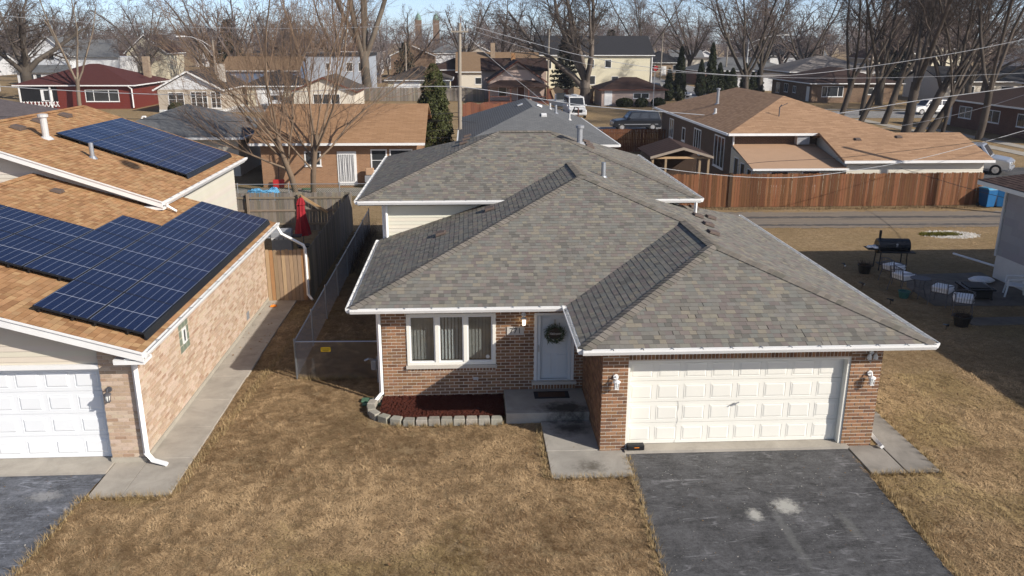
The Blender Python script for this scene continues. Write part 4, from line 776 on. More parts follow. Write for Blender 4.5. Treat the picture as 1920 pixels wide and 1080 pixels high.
f6 = empty('far_plank_fence', (-12, 106, 0), 'grey plank fence at the far end of the brown lawn behind the evergreen', 'fence'); plank_fence(f6, (-26, 106), (-1, 106), 1.9, G, .2); rails(f6, (-26, 106.02), (-1, 106.02), (.4, 1.5), (.2, .17, .14), 1)
def scallop(root, a, b, n, h, tones, w_=.25):
    for i in range(n):
        for j in range(8):
            x0 = a[0]+(b[0]-a[0])*(i+j/8)/n; x1 = a[0]+(b[0]-a[0])*(i+(j+1)/8)/n; hh_ = h+.28*math.sin(math.pi*(j+.5)/8); MB().box(x0+.006, x1-.006, a[1]-.012, a[1]+.012, .03, hh_, rng.choice(tones)).build('board', 'board', root)
f7 = empty('scalloped_fence', (-1, 84, 0), 'red brown scalloped plank fence in front of the porch house', 'fence'); scallop(f7, (-4, 80), (1.6, 80), 3, 1.5, [(.2, .075, .045), (.23, .09, .05), (.17, .065, .04)])
f8 = empty('lattice_fence', (12, 101.5, 0), 'red brown fence with tan fan lattice panels behind the parked boat', 'fence'); plank_fence(f8, (7.7, 101.5), (14.4, 101.5), 2.0, [(.16, .06, .035), (.19, .075, .045)], .2)
for x in (9.2, 11.6): MB().prism([(x-.35, 101.4, .3), (x+.35, 101.4, .3), (x+.95, 101.4, 1.8), (x, 101.4, 2.35), (x-.95, 101.4, 1.8)], (0, -.06, 0), (.42, .31, .2)).build('lattice_fan', 'wood_rail', f8)
MB().prism([(13.7, 101.4, .1), (14.5, 101.4, 2.0), (14.0, 101.4, 2.15), (13.2, 101.4, 2.0)], (0, -.06, 0), (.42, .31, .2)).build('lattice_fan', 'wood_rail', f8)
def chain_link(name, label, pts, h, pitch=.075, mat='galv_dull', posts=2.6, r=.0022, rail=.021):
    root = empty(name, (*pts[0], 0), label, 'fence'); V = []; F = []
    for a, b in zip(pts[:-1], pts[1:]):
        a, b = Vector((*a, 0)), Vector((*b, 0)); d = (b-a).normalized(); L = (b-a).length; n = Vector((d.y, -d.x, 0))
        MB().tube([a+Vector((0, 0, h)), b+Vector((0, 0, h))], rail, 8).build('top_rail', 'galv', root)
        k_ = max(1, round(L/posts))
        for i in range(k_+1):
            p = a+d*L*i/k_; q = MB(); q.tube([p, p+Vector((0, 0, h+.04))], rail*1.25, 8); q.lathe([(rail*1.4, 0), (rail*1.2, .05), (.005, .06)], (p.x, p.y, h+.03), 8); q.build('post', 'galv', root)
        m_ = int((L+h)/pitch)
        for i in range(m_):
            for sgn in (1, -1):
                s0 = i*pitch-h if sgn > 0 else i*pitch; p0 = [s0, .04]; p1 = [s0+h*sgn*1.0, h]
                if sgn < 0: p0, p1 = [s0, .04], [s0-h, h]
                for (e0, e1) in ((p0, p1),):
                    x0, z0 = e0; x1, z1 = e1
                    if x0 == x1: continue
                    def cl(x): t = (x-x0)/(x1-x0); return (x, z0+(z1-z0)*t)
                    lo_, hi_ = sorted((x0, x1))
                    if hi_ <= 0 or lo_ >= L: continue
                    A = cl(max(0, lo_)); B_ = cl(min(L, hi_)); pa = a+d*A[0]+Vector((0, 0, A[1])); pb = a+d*B_[0]+Vector((0, 0, B_[1])); e = (pb-pa).normalized(); s_ = e.cross(n).normalized()
                    k0 = len(V)
                    for p in (pa, pb):
                        for t in range(3): an = 2*math.pi*t/3; V.append(tuple(p+s_*r*math.cos(an)+n*r*math.sin(an)))
                    for t in range(3): F.append((k0+t, k0+(t+1) % 3, k0+3+(t+1) % 3, k0+3+t))
    mb = MB(); mb.add(V, F); tag(mb.build('wire_mesh', mat, root), kind='stuff'); return root
cl_ = chain_link('chain_link_fence', 'galvanised chain-link fence with a yellow sign beside the brick house', [(-5.75, 4.35), (-8.05, 4.42), (-8.08, 21.8)], 1.08)
sg = bx('warning_sign', 'yellow', None, -7.36, -7.1, 4.36, 4.375, .8, .93, bevel=.015); tag(sg, 'small yellow warning sign with black writing on the chain-link fence', 'sign'); 
text('WARNING', 'lettering', .05, (-7.23, 4.357, .885), (R(90), 0, 0), 'letter', sg, .001)
for i, w_ in enumerate((.18, .14)): bx('small_print', 'letter', sg, -7.23-w_/2, -7.23+w_/2, 4.356, 4.3595, .845-i*.022, .853-i*.022)
chain_link('green_chain_link_fence', 'green mesh chain-link fence behind the grey plank fence', [(-19, 29.6), (-5, 29.6)], 1.0, .12, 'green_mesh', 3, .006)
# ------------------------------------------------------------------ grey neighbour at the right edge
gh = empty('grey_house', (20, 8, 0), 'grey sided house with white foundation and brown roof at the patio', 'house')
bx('foundation', 'white_dirty', gh, 16.78, 27, -6, 13.2, 0, .9); bx('wall', 'sid_grey', gh, 16.8, 27, -6, 13.18, .901, 3.6)
c = Courses((16.79, 13.19, 0), (0, -1, 0), (0, 0, 1)); c.lay([[(16.79, 13.19, .9), (16.79, -6, .9), (16.79, -6, 3.59), (16.79, 13.19, 3.59)]], .3, .62, .022, .006, lambda q: vary((.33, .32, .335), q, .06), .004, 0, .5, 61); emit([c], 'siding_shingle', 'siding', gh)
bx('corner_trim', 'white_dirty', gh, 16.72, 16.8, 13.15, 13.25, .85, 3.59)
GE, GY, GZ_ = 15.7, 13.4, 3.77; gs = .34; zh = GZ_+gs*6.2; L4 = [(GE, GY, GZ_), (GE, -6.5, GZ_), (21.9, -6.5, zh), (21.9, GY-6.2, zh)]; B4 = [(28.1, GY, GZ_), (GE, GY, GZ_), (21.9, GY-6.2, zh)]
mb = MB()
for q in (L4, B4, [(28.1, -6.5, GZ_), (28.1, GY, GZ_), (21.9, GY-6.2, zh), (21.9, -6.5, zh)]): mb.prism([Vector(p)-Vector((0, 0, .006)) for p in q], (0, 0, -.05))
ghr = mb.build('roof', 'deck', gh)
c = Courses((GE, GY, GZ_), (0, -1, 0), (1, 0, gs)); c.edge = .5; c.lay([L4], .142, .2, .008, .001, lambda q: vary((.105, .07, .058), q, .2), .002, .08, None, 62); d = Courses((28.1, GY, GZ_), (-1, 0, 0), (0, -1, gs)); d.edge = .5; d.lay([B4], .142, .2, .008, .001, lambda q: vary((.105, .07, .058), q, .2), .002, .08, None, 63); emit([c, d], 'shingle', 'shingle', ghr, 120, 'shingles')
bx('fascia', 'cream', gh, GE-.02, GE+.03, -6.5, GY, GZ_-.18, GZ_-.03); bx('rear_fascia', 'cream', gh, GE+.031, 28, GY-.02, GY+.03, GZ_-.18, GZ_-.03); bx('soffit', 'soffit', gh, GE+.03, 16.8, -6.5, GY-.02, GZ_-.18, GZ_-.165)
ds = MB().tube([(16.86, 16.04, .2), (17.1, 13.6, .32), (17.12, 13.3, .5)], .045, 6).build('drain_pipe', 'white', None); tag(ds, 'long white drain pipe lying on the lawn from the grey house', 'drain pipe')
# ------------------------------------------------------------------ patio things
def tubes(parent, name, mat, lst, r=.014, n=6):
    mb = MB()
    for pts in lst: mb.tube(pts, r, n)
    return mb.build(name, mat, parent)
def garden_chair(label, loc, rz):
    o = local('metal_chair', label, 'chair', 'iron patio chairs with pale cushions')
    for s_ in (-1, 1):
        tubes(o, 'front_leg', 'iron', [[(s_*.27, -.27, 0), (s_*.25, -.25, .4), (s_*.27, -.24, .62)]]); tubes(o, 'rear_leg', 'iron', [[(s_*.26, .34, 0), (s_*.24, .24, .4), (s_*.25, .34, .82)]]); tubes(o, 'armrest', 'iron', [[(s_*.27, -.24, .62), (s_*.3, 0, .64), (s_*.25, .29, .66)]])
    tubes(o, 'seat_frame', 'iron', [[(-.25, -.25, .4), (.25, -.25, .4), (.25, .24, .4), (-.25, .24, .4), (-.25, -.25, .4)]])
    for i in range(7): x = -.21+i*.07; tubes(o, 'back_bar', 'iron', [[(x, .25, .42), (x*1.03, .31, .7), (x*.9, .35, .84-abs(x)*.2)]], .007, 5)
    tubes(o, 'back_rail', 'iron', [[(-.25, .34, .8), (-.12, .36, .84), (0, .365, .86), (.12, .36, .84), (.25, .34, .8)]])
    for z in (.41, .5): MB().box(-.27, .27, -.3, .24, z, z+.086).build('cushion', 'cushion', o, bevel=.03)
    return place(o, loc, rz)
for loc, rz, lab in (((12.55, 12.75, .02), R(-65), 'iron patio chair with pale cushions nearest the barrel grill'), ((12.3, 11.55, .02), R(-70), 'iron patio chair with pale cushions between grill and round table'), ((12.85, 9.95, .02), R(-48), 'iron patio chair with pale cushions beside the round table, facing the fire pit'), ((12.95, 8.85, .02), R(-28), 'iron patio chair with pale cushions by the dark flower pot')): garden_chair(lab, loc, rz+R(180+0)).scale = (1.12, 1.12, 1.12)
tb = local('round_table', 'small round dark metal patio table between the cushioned chairs', 'table'); MB().lathe([(.32, .68), (.34, .69), (.34, .71), (.32, .715)], (0, 0, 0), 20).build('table_top', 'iron', tb)
for i in range(3): t = i*2.094; tubes(tb, 'leg', 'iron', [[(.28*math.cos(t), .28*math.sin(t), 0), (.13*math.cos(t), .13*math.sin(t), .4), (.24*math.cos(t), .24*math.sin(t), .68)]])
tubes(tb, 'ring', 'iron', [[(.17*math.cos(k_*.524), .17*math.sin(k_*.524), .33) for k_ in range(13)]]); place(tb, (12.5, 10.75, .02))
gr = local('barrel_grill', 'black barrel smoker grill with chimney and side shelf on the lawn', 'grill')
mb = MB(); mb.tube([(-.62, 0, .95), (-.6, 0, .95), (.6, 0, .95), (.62, 0, .95)], [.26, .3, .3, .26], 18); mb.build('barrel', 'black_gloss', gr, smooth=False); bx('front_shelf', 'black', gr, -.6, .68, -.62, -.3, .8, .83); bx('side_shelf', 'black', gr, -1.02, -.63, -.3, .25, .84, .87); bx('lower_shelf', 'black', gr, -.5, .5, -.22, .22, .22, .24)
MB().tube([(-.48, .1, 1.18), (-.48, .1, 1.55)], .05, 10).build('chimney', 'black', gr); MB().tube([(.05, -.31, 1.08), (.05, -.34, 1.08)], .04, 10).build('gauge', 'steel_pale', gr); tubes(gr, 'lid_handle', 'black', [[(-.3, -.3, .98), (-.3, -.36, .98), (.3, -.36, .98), (.3, -.3, .98)]], .012)
bx('badge', 'steel_pale', gr, .02, .1, -.306, -.3, .98, 1.0)
for x in (-.5, .5):
    for y in (-.25, .25): tubes(gr, 'leg', 'black', [[(x, y, .85), (x*1.06, y*1.15, 0)]], .022)
mb = MB(); tn = random.Random(3)
for i in range(4): mb.lathe([(.02, 0), (.11, .03), (.08, .09), (.01, .1)], (-.9+i*.09+tn.uniform(-.03, .03), tn.uniform(-.2, .1), .87), 7)
place(gr, (13.35, 14.5, 0), R(-6)); 
pb = mb.build('paper_bag', 'cushion', None); pb.location = (13.35, 14.58, 0); tag(pb, 'crumpled pale bags on the side shelf of the barrel grill', 'bag')
def pot(label, loc, r, h, mat, dry=True):
    o = local('flower_pot', label, 'plant pot'); MB().lathe([(r*.72, 0), (r, h*.9), (r*1.08, h*.9), (r*1.08, h), (r*.9, h), (r*.85, h*.8)], (0, 0, 0), 16).build('pot', mat, o)
    if dry:
        mb = MB(); q = random.Random(len(label))
        for i in range(160):
            t = q.uniform(0, 6.28); rr = q.uniform(0, r); p = Vector((rr*math.cos(t), rr*math.sin(t), h*.8)); d = Vector((math.cos(t)*q.uniform(0, .35), math.sin(t)*q.uniform(0, .35), q.uniform(.1, .3))); s_ = Vector((-d.y, d.x, 0)).normalized()*.007; mb.poly([p-s_, p+s_, p+d], vary((.07, .045, .028), q, .4))
        mb.build('dry_stems', 'foliage', o)
    return place(o, loc)
pot('dark round flower pot with dead stems near the barrel grill', (12.07, 13.96, 0), .26, .34, 'black'); pot('dark flower pot with dead stems at the front corner of the patio', (12.3, 7.75, 0), .27, .36, 'black'); pot('small teal flower pot beside the round patio table', (11.98, 10.75, 0), .2, .26, 'teal', False)
fp = local('fire_pit', 'low square black fire pit table on the patio', 'fire pit'); bx('rim', 'black_gloss', fp, -.5, .5, -.5, .5, .34, .4, bevel=.012); bx('body', 'black', fp, -.42, .42, -.42, .42, .06, .34); bx('lid', 'black', fp, -.36, .36, -.36, .36, .401, .43, bevel=.01)
for x in (-.4, .4):
    for y in (-.4, .4): bx('leg', 'black', fp, x-.04, x+.04, y-.04, y+.04, 0, .06)
place(fp, (14.55, 10.75, .02), R(-8))
wc = local('plastic_chair', 'white plastic armchair with woven back against the white foundation', 'chair'); bx('seat', 'white', wc, -.26, .26, -.25, .24, .4, .43, bevel=.015)
for s_ in (-1, 1):
    mb = MB(); mb.prism([(s_*.22-.05, -.27, .42), (s_*.22+.05, -.27, .42), (s_*.28+.035, -.32, 0), (s_*.28-.035, -.32, 0)], (0, .05, 0)); mb.build('front_leg', 'white', wc); mb = MB(); mb.prism([(s_*.2-.05, .25, .42), (s_*.2+.05, .25, .42), (s_*.26+.03, .32, 0), (s_*.26-.03, .32, 0)], (0, .05, 0)); mb.build('rear_leg', 'white', wc)
    mb = MB(); mb.tube([(s_*.28, -.28, .42), (s_*.31, -.26, .64), (s_*.31, 0, .67), (s_*.25, .26, .7)], .03, 6); mb.build('armrest', 'white', wc)
bk = MB()
for i in range(9): x = -.23+i*.0575; bk.prism([(x, .25, .43), (x+.03, .25, .43), (x+.03, .38, .9), (x, .38, .9)], (0, .015, 0))
for i in range(7): z = .5+i*.06; y = .25+(z-.43)*.277; bk.box(-.24, .26, y-.004, y+.012, z, z+.025)
bk.tube([(-.27, .25, .43), (-.26, .38, .88), (0, .4, .94), (.26, .38, .88), (.27, .25, .43)], .025, 6); bk.build('backrest', 'white', wc); place(wc, (16.0, 10.75, .02), R(-118))
sk = MB(); sk.lathe([(.1, 0), (.36, .03), (.42, .09), (.3, .17), (.06, .2)], (0, 0, 0), 12); s_ = sk.build('soil_bag', 'tan_panel', None, smooth=True); s_.location = (15.9, 12.5, .02); s_.scale = (1.2, .8, 1); tag(s_, 'tan cushion lying on the patio beside the foundation', 'cushion'); s_.name = 'outdoor_cushion'; s_.data.materials[0] = M['cushion']
for i, (x, y, lab) in enumerate(((11.54, 14.6, 'tiny black solar spotlight in the lawn nearest the barrel grill'), (11.05, 11.99, 'tiny black solar spotlight in the lawn level with the second chair'), (11.13, 10.03, 'tiny black solar spotlight in the lawn level with the round table'), (11.6, 7.4, 'tiny black solar spotlight in the lawn nearest the front flower pot'))):
    o = local('garden_spotlight', lab, 'garden light', 'solar spotlights in the lawn'); tubes(o, 'stake', 'black', [[(0, 0, 0), (0, 0, .16)]], .012); MB().tube([(0, .04, .19), (0, -.08, .15)], [.03, .05], 8).build('lamp_head', 'black', o); MB().box(-.06, .06, .05, .13, .2, .212).build('solar_cell_plate', 'glass_dark', o); MB().tube([(0, -.081, .15), (0, -.084, .149)], .04, 8).build('lens', 'lamp_glass', o); place(o, (x, y, 0), R(40*i))
for i, (x, lab) in enumerate(((24.9, 'blue wheeled bin with pale blue lid at the end of the brown fence'), (25.65, 'darker blue wheeled bin beside the pale lidded bin'))):
    o = local('wheeled_bin', lab, 'bin'); mb = MB(); mb.add([(-.25, -.28, .06), (.25, -.28, .06), (.25, .28, .06), (-.25, .28, .06), (-.31, -.36, 1.0), (.31, -.36, 1.0), (.31, .36, 1.0), (-.31, .36, 1.0)], [(0, 3, 2, 1), (0, 1, 5, 4), (1, 2, 6, 5), (2, 3, 7, 6), (3, 0, 4, 7), (4, 5, 6, 7)]); mb.build('body', 'blue_bin', o, bevel=.02)
    mb = MB(); mb.prism([(-.34, -.4, 1.0), (-.34, .42, 1.0), (-.34, .36, 1.08), (-.34, -.3, 1.1)], (.68, 0, 0)); mb.build('lid', 'blue_lid' if i == 0 else 'blue_bin', o, bevel=.02)
    for s_ in (-1, 1): MB().tube([(s_*.24, .3, .11), (s_*.3, .3, .11)], .11, 12).build('wheel', 'tyre', o)
    place(o, (x, 26.6, 0), R(10-i*25))
# ------------------------------------------------------------------ left yards
um = local('closed_umbrella', 'closed red patio umbrella standing in the fenced yard', 'umbrella'); MB().tube([(0, 0, 0), (0, 0, 2.25)], .022, 8).build('pole', 'iron', um); mb = MB(); n_ = 16; prof = [(.3, .55), (.27, .8), (.2, 1.2), (.15, 1.6), (.14, 1.85), (.17, 1.88), (.12, 2.1), (.03, 2.2)]
for r_, z in prof:
    for j in range(n_): t = 2*math.pi*j/n_; q = r_*(1+.22*(j % 2)-.08*math.sin(3*t+z*4)); mb.v.append((q*math.cos(t)+.03*math.sin(z*3), q*math.sin(t), z))
for i in range(len(prof)-1):
    for j in range(n_): mb.f.append([i*n_+j, i*n_+(j+1) % n_, (i+1)*n_+(j+1) % n_, (i+1)*n_+j]); mb.t.append(None)
mb.build('canopy', 'cloth_red', um); MB().lathe([(.05, 2.18), (.03, 2.26), (.01, 2.3)], (0, 0, 0), 8).build('finial', 'black', um); bx('base', 'black', um, -.28, .28, -.28, .28, 0, .08, bevel=.02); place(um, (-10.65, 19.2, 0), R(20))
gg = local('gas_grill', 'grey gas grill with side shelves behind the wooden gate', 'grill'); bx('cabinet', 'galv_dull', gg, -.4, .4, -.25, .25, .05, .8, bevel=.01); mb = MB(); mb.prism([(-.42, -.28, .86), (-.42, .28, .86), (-.42, .25, 1.12), (-.42, 0, 1.2), (-.42, -.25, 1.08)], (.84, 0, 0)); mb.build('lid', 'galv_dull', gg, bevel=.02); bx('side_shelf', 'galv_dull', gg, -.85, -.42, -.25, .25, .84, .88); bx('side_shelf', 'black', gg, .42, .8, -.25, .25, .84, .88); bx('control_panel', 'steel_pale', gg, -.4, .4, -.29, -.25, .76, .86)
for i in range(4): MB().tube([(-.27+i*.18, -.29, .81), (-.27+i*.18, -.32, .81)], .025, 8).build('knob', 'black', gg)
place(gg, (-11.2, 17.6, 0), R(5))
sv = local('snow_shovel', 'red snow shovel leaning against the orange brick wall', 'shovel'); mb = MB(); mb.prism([(-.33, 0, .02), (.33, 0, .02), (.35, .1, .5), (-.35, .1, .5)], (0, .03, 0)); mb.build('blade', 'red', sv); tubes(sv, 'shaft', 'black', [[(0, .1, .45), (0, .42, 1.45)]], .018); tubes(sv, 'handle', 'black', [[(-.1, .43, 1.47), (.1, .43, 1.47)]], .018); place(sv, (-14.95, 34.0, .02))
def tarp(label, loc, sx, sy, h, seed):
    mb = MB(); q = random.Random(seed); n_ = 9; z = [[0 if i in (0, n_-1) or j in (0, n_-1) else h*(.5+.5*q.random()) for j in range(n_)] for i in range(n_)]
    for i in range(n_-1):
        for j in range(n_-1): mb.poly([((a/(n_-1)-.5)*sx, (b/(n_-1)-.5)*sy, z[a][b]) for a, b in ((i, j), (i+1, j), (i+1, j+1), (i, j+1))])
    o = mb.build('tarpaulin', 'blue_tarp', None); o.location = loc; return tag(o, label, 'tarpaulin')
tarp('light blue crumpled tarpaulin behind the grey plank fence', (-15.1, 30.6, .02), 1.9, 1.3, .6, 1); tarp('flat darker blue tarpaulin near the cream siding corner', (-17.2, 30.7, .02), 1.9, 1.0, .2, 2)
tr = tarp('small orange scrap of litter at the foot of the tan wall', (-10.05, 10.6, .06), .22, .15, .05, 5); tr.name = 'litter_scrap'; tr['category'] = 'litter'; tr.data.materials[0] = M['orange']
hs = MB().tube([(-13.1+.3*math.cos(t_*.6), 33.2+.12*math.sin(t_*.6), .05+.004*t_) for t_ in range(22)], .02, 5).build('garden_hose', 'green_plastic', None); tag(hs, 'coiled green garden hose on the path between the two trunks', 'hose')
ct = local('patio_cart', 'grey cart with a folded chair by the white iron door', 'cart'); bx('body', 'galv_dull', ct, -.35, .35, -.25, .25, .35, .75, bevel=.02); bx('folded_chair', 'tan_panel', ct, -.3, .2, -.15, .1, .76, 1.2, bevel=.05); 
for s_ in (-.25, .25): MB().tube([(s_, -.28, .16), (s_, -.22, .16)], .15, 12).build('wheel', 'tyre', ct); tubes(ct, 'leg', 'iron', [[(s_, .2, 0), (s_, .2, .35)]], .02)
place(ct, (-9.35, 34.0, .02))
vm = empty('yard_drain_vents', (0, 0, 0)); bpy.data.objects.remove(vm)
for i, (x, y, h, lab) in enumerate(((-30.6, 60, 1.3, 'taller white hooked vent pipe beyond the upper solar panels'), (-32.6, 60, .8, 'shorter white hooked vent pipe beyond the upper solar panels'))):
    o = MB().tube([(x, y, 0), (x, y, h+1), (x+.12, y, h+1.18), (x+.35, y, h+1.2), (x+.42, y, h+1.05)], .09, 8).build('hooked_vent_pipe', 'white', None); tag(o, lab, 'vent pipe')
# ------------------------------------------------------------------ generic house
def house_box(name, label, x0, x1, y0, y1, ze, rise, roof='hip', wmat='sid_white', rmat='roof_grey', over=.45, wins=(), doors=(), chim=None, group=None, cat='house', ridge_in=None, gutter_mat='white', gmat=None, found=None):
    """x0..y1 is the roof edge; walls stand in by `over`"""
    o = empty(name, ((x0+x1)/2, (y0+y1)/2, 0), label, cat, group); a0, a1, b0, b1 = x0+over, x1-over, y0+over, y1-over; wl = MB(); wl.box(a0, a1, b0, b1, 0, ze-.02); mx, my = (x0+x1)/2, (y0+y1)/2
    rf = MB(); t = .14; bl = [(x0, y0), (x1, y0), (x1, y1), (x0, y1)]
    if roof == 'hip':
        hw = min(x1-x0, y1-y0)/2
        if x1-x0 > y1-y0: r0, r1 = (x0+hw, my), (x1-hw, my)
        else: r0, r1 = (mx, y0+hw), (mx, y1-hw)
        if ridge_in: r0, r1 = ridge_in
        V = [(*p, ze-t) for p in bl]+[(*p, ze) for p in bl]+[(*r0, ze+rise), (*r1, ze+rise)]
        F = [(0, 3, 2, 1)]+[(i, (i+1) % 4, 4+(i+1) % 4, 4+i) for i in range(4)]
        F += [(4, 5, 9, 8), (5, 6, 9), (6, 7, 8, 9), (7, 4, 8)] if x1-x0 > y1-y0 else [(4, 5, 8), (5, 6, 9, 8), (6, 7, 9), (7, 4, 8, 9)]
        rf.add(V, F)
    elif roof == 'gx':      # ridge along x
        for s_, yy in ((1, y0), (-1, y1)): rf.prism([(x0, yy, ze), (x1, yy, ze), (x1, my, ze+rise), (x0, my, ze+rise)][::s_], (0, 0, -t))
        gm_ = MB(); gm_.prism([(a0, b0, ze-.02), (a0, b1, ze-.02), (a0, my, ze+rise*(b1-b0)/(y1-y0)-.05)], (.1, 0, 0)); gm_.build('gable', gmat or wmat, o); gm_ = MB(); gm_.prism([(a1-.1, b0, ze-.02), (a1-.1, b1, ze-.02), (a1-.1, my, ze+rise*(b1-b0)/(y1-y0)-.05)], (.1, 0, 0)); gm_.build('gable', gmat or wmat, o)
    elif roof == 'gy':
        for s_, xx in ((1, x0), (-1, x1)): rf.prism([(xx, y0, ze), (xx, y1, ze), (mx, y1, ze+rise), (mx, y0, ze+rise)][::s_], (0, 0, -t))
        gm_ = MB(); gm_.prism([(a0, b0, ze-.02), (a1, b0, ze-.02), (mx, b0, ze+rise*(a1-a0)/(x1-x0)-.05)], (0, .1, 0)); gm_.build('gable', gmat or wmat, o)
        for xx in (x0, x1): rk_ = MB(); rk_.prism([(xx, y0-.004, ze-.2), (xx, y0-.004, ze+.01), (mx, y0-.004, ze+rise+.01), (mx, y0-.004, ze+rise-.2)], (0, -.04, 0)); rk_.build('rake_board', gutter_mat, o)
    else: rf.box(x0, x1, y0, y1, ze-.1, ze+rise)
    wl.build('wall', wmat, o); rfo = rf.build('roof', rmat, o)
    if roof != 'flat':
        if roof in ('hip', 'gx'): bx('gutter', gutter_mat, o, x0, x1, y0-.1, y0-.003, ze-.15, ze-.01)
        if roof in ('hip', 'gy'): bx('gutter', gutter_mat, o, x0-.1, x0-.003, y0, y1, ze-.15, ze-.01); bx('gutter', gutter_mat, o, x1+.003, x1+.1, y0, y1, ze-.15, ze-.01)
    if found: bx('foundation', found, o, a0-.03, a1+.03, b0-.03, b1+.03, 0, .35)
    for w_ in wins:         # (face, pos along the wall from its left/near end, z0, width, height, mullions, bars)
        f, p, z, ww, hh_ = w_[:5]; mu = w_[5] if len(w_) > 5 else (); ba = w_[6] if len(w_) > 6 else ()
        if f == 'S': window(o, 'S', a0+p, b0, z, z+hh_, ww, .08, mu, ba)
        elif f == 'W': window(o, 'W', a0, b0+p, z, z+hh_, ww, .08, mu, ba)
    for d_ in doors:
        f, p, ww, hh_, m_ = d_
        if f == 'S': q = bx('door', m_, o, a0+p, a0+p+ww, b0-.05, b0+.05, .12, hh_); bx('door_frame', 'white', q, a0+p-.08, a0+p+ww+.08, b0-.035, b0+.05, .1, hh_+.08)
        else: q = bx('door', m_, o, a0-.05, a0+.05, b0+p, b0+p+ww, .12, hh_); bx('door_frame', 'white', q, a0-.035, a0+.05, b0+p-.08, b0+p+ww+.08, .1, hh_+.08)
    if chim: bx('chimney', chim[4] if len(chim) > 4 else 'brick_tan_far', rfo, chim[0]-chim[3]/2, chim[0]+chim[3]/2, chim[1]-chim[3]/2, chim[1]+chim[3]/2, ze, chim[2])
    return o
H = house_box
H('grey_roof_bungalow', 'bungalow with purple grey hip roof behind the solar roof at the left edge', -47, -34.3, 43, 55, 2.6, 2.0, wmat='sid_beige', rmat='roof_purple')
H('grey_roof_garage', 'cream garage with blue grey hip roof behind the upper solar panels', -28, -18, 38.3, 48.5, 2.6, 1.75, wmat='stucco', rmat='roof_grey', wins=[('S', 6, 1, 1, .8)])
red = H('red_house', 'red sided bungalow with dark red hip roof and white picture window', -60.8, -45.7, 93.2, 107, 3.0, 2.4, wmat='sid_red', rmat='roof_red', wins=[('S', 8.2, .9, 4.2, 1.5, (.25, .7), ())], doors=[], chim=(-47.5, 103, 6.3, .8))
for x in (-60.2, -56.4): bx('porch_post', 'white', red, x, x+.15, 93.3, 93.45, 0, 2.9)
bx('porch_shade_panel', 'black', red, -60.3, -55.6, 93.6, 93.66, .9, 2.75); bx('porch_window', 'white', red, -57.6, -56.2, 93.5, 93.6, 1.0, 2.4); bx('porch_pane', 'glass_dark', red, -57.2, -56.6, 93.48, 93.5, 1.1, 2.3)  # flat black panel stands in for the shade inside the recessed porch
for i in range(10): MB().prism([(-60+i*.46, 93.32, .3), (-59.9+i*.46, 93.32, .3), (-59.6+i*.46, 93.32, .95), (-59.7+i*.46, 93.32, .95)], (0, .03, 0)).build('lattice_bar', 'white', red); MB().prism([(-59.6+i*.46, 93.28, .3), (-59.5+i*.46, 93.28, .3), (-59.8+i*.46, 93.28, .95), (-59.9+i*.46, 93.28, .95)], (0, .03, 0)).build('lattice_bar', 'white', red)
downspout(red, [(-46.5, 93.1, 2.9), (-46.2, 93.4, 2.5), (-46.2, 93.4, .2)], .08)
H('white_gable_house', 'beige house with white front gable and paired white windows', -41.4, -33.0, 87.5, 100, 2.75, 2.2, 'gy', 'sid_beige', 'roof_dark', .4, [('S', 1.2, .7, 1.9, 1.7, (.5,), (.5,)), ('S', 3.9, .5, 2.0, 2.0, (.3, .7), (.33, .66)), ('S', 6.3, .5, 1.2, 2.0, (.5,), (.33, .66))], gmat='sid_white', chim=(-34.6, 93, 5.6, .8, 'limestone'), found='white_dirty')
H('dark_roof_garage', 'cream garage with dark roof and white garage door behind the pickup', -33.2, -25.5, 97, 106, 2.7, 1.9, 'hip', 'sid_cream', 'roof_dark', doors=[('S', 1.2, 3.6, 2.3, 'white')])
lh = H('orange_brick_house', 'orange brick house with tan shingle roof behind the twin trunked tree', -16.5, -6.0, 33.8, 46, 2.75, 1.85, 'gx', 'brick_orange', 'roof_orange', .55, [('S', 6.6, .95, 1.0, 1.35, (), (.5,)), ('S', 7.75, .95, 1.4, 1.35, (), ()), ('S', 2.6, 1.3, 1.0, .9, (.5,), ())], [('S', 4.65, 1.0, 2.1, 'white')])
gm_ = MB()
for i in range(9): gm_.tube([(-11.24+i*.105, 34.27, .35), (-11.24+i*.105+.03*math.sin(i*2), 34.27, 1.2), (-11.24+i*.105, 34.27, 2.0)], .012, 4)
gm_.build('iron_grille', 'iron', lh)
pg = H('grey_hip_garage', 'grey shingle hip roof building right behind the brick house', -4.0, 5.6, 32.6, 50, 2.75, 1.85, 'hip', 'sid_white', 'roof_grey')
pipe(pg, (2.6, 40.5, 3.9), .09, .55, 'galv'); pipe(pg, (3.3, 38.5, 3.65), .07, .4, 'steel_pale'); pipe(pg, (2.5, 43.5, 3.95), .07, .4, 'steel_pale'); vent(pg, (.2, 41.5, 4.45), (0, 1, 0), (1, 0, .39), 'white', .3, .2, .15); vent(pg, (1.4, 36.2, 4.1), (1, 0, 0), (0, 1, .39), 'white', .22, .2, .16); vent(pg, (1.4, 40, 4.4), (0, 1, 0), (-1, 0, .39), 'white', .4, .2, .14)
bh = H('brown_brick_house', 'dark brown brick house with tan shingle hip roof and satellite dish', 12.1, 22.3, 32.4, 52.3, 3.4, 1.85, 'hip', 'brick_brown', 'roof_tan', .5, [('W', 14.8, 1.3, 1.3, 1.5, (.5,), ()), ('W', 11.2, 1.5, .9, 1.0, (), ()), ('W', 7.0, 1.1, 1.8, 1.7, (.33, .66), ()), ('W', 1.6, .9, 2.2, 2.0, (.33, .66), ())])
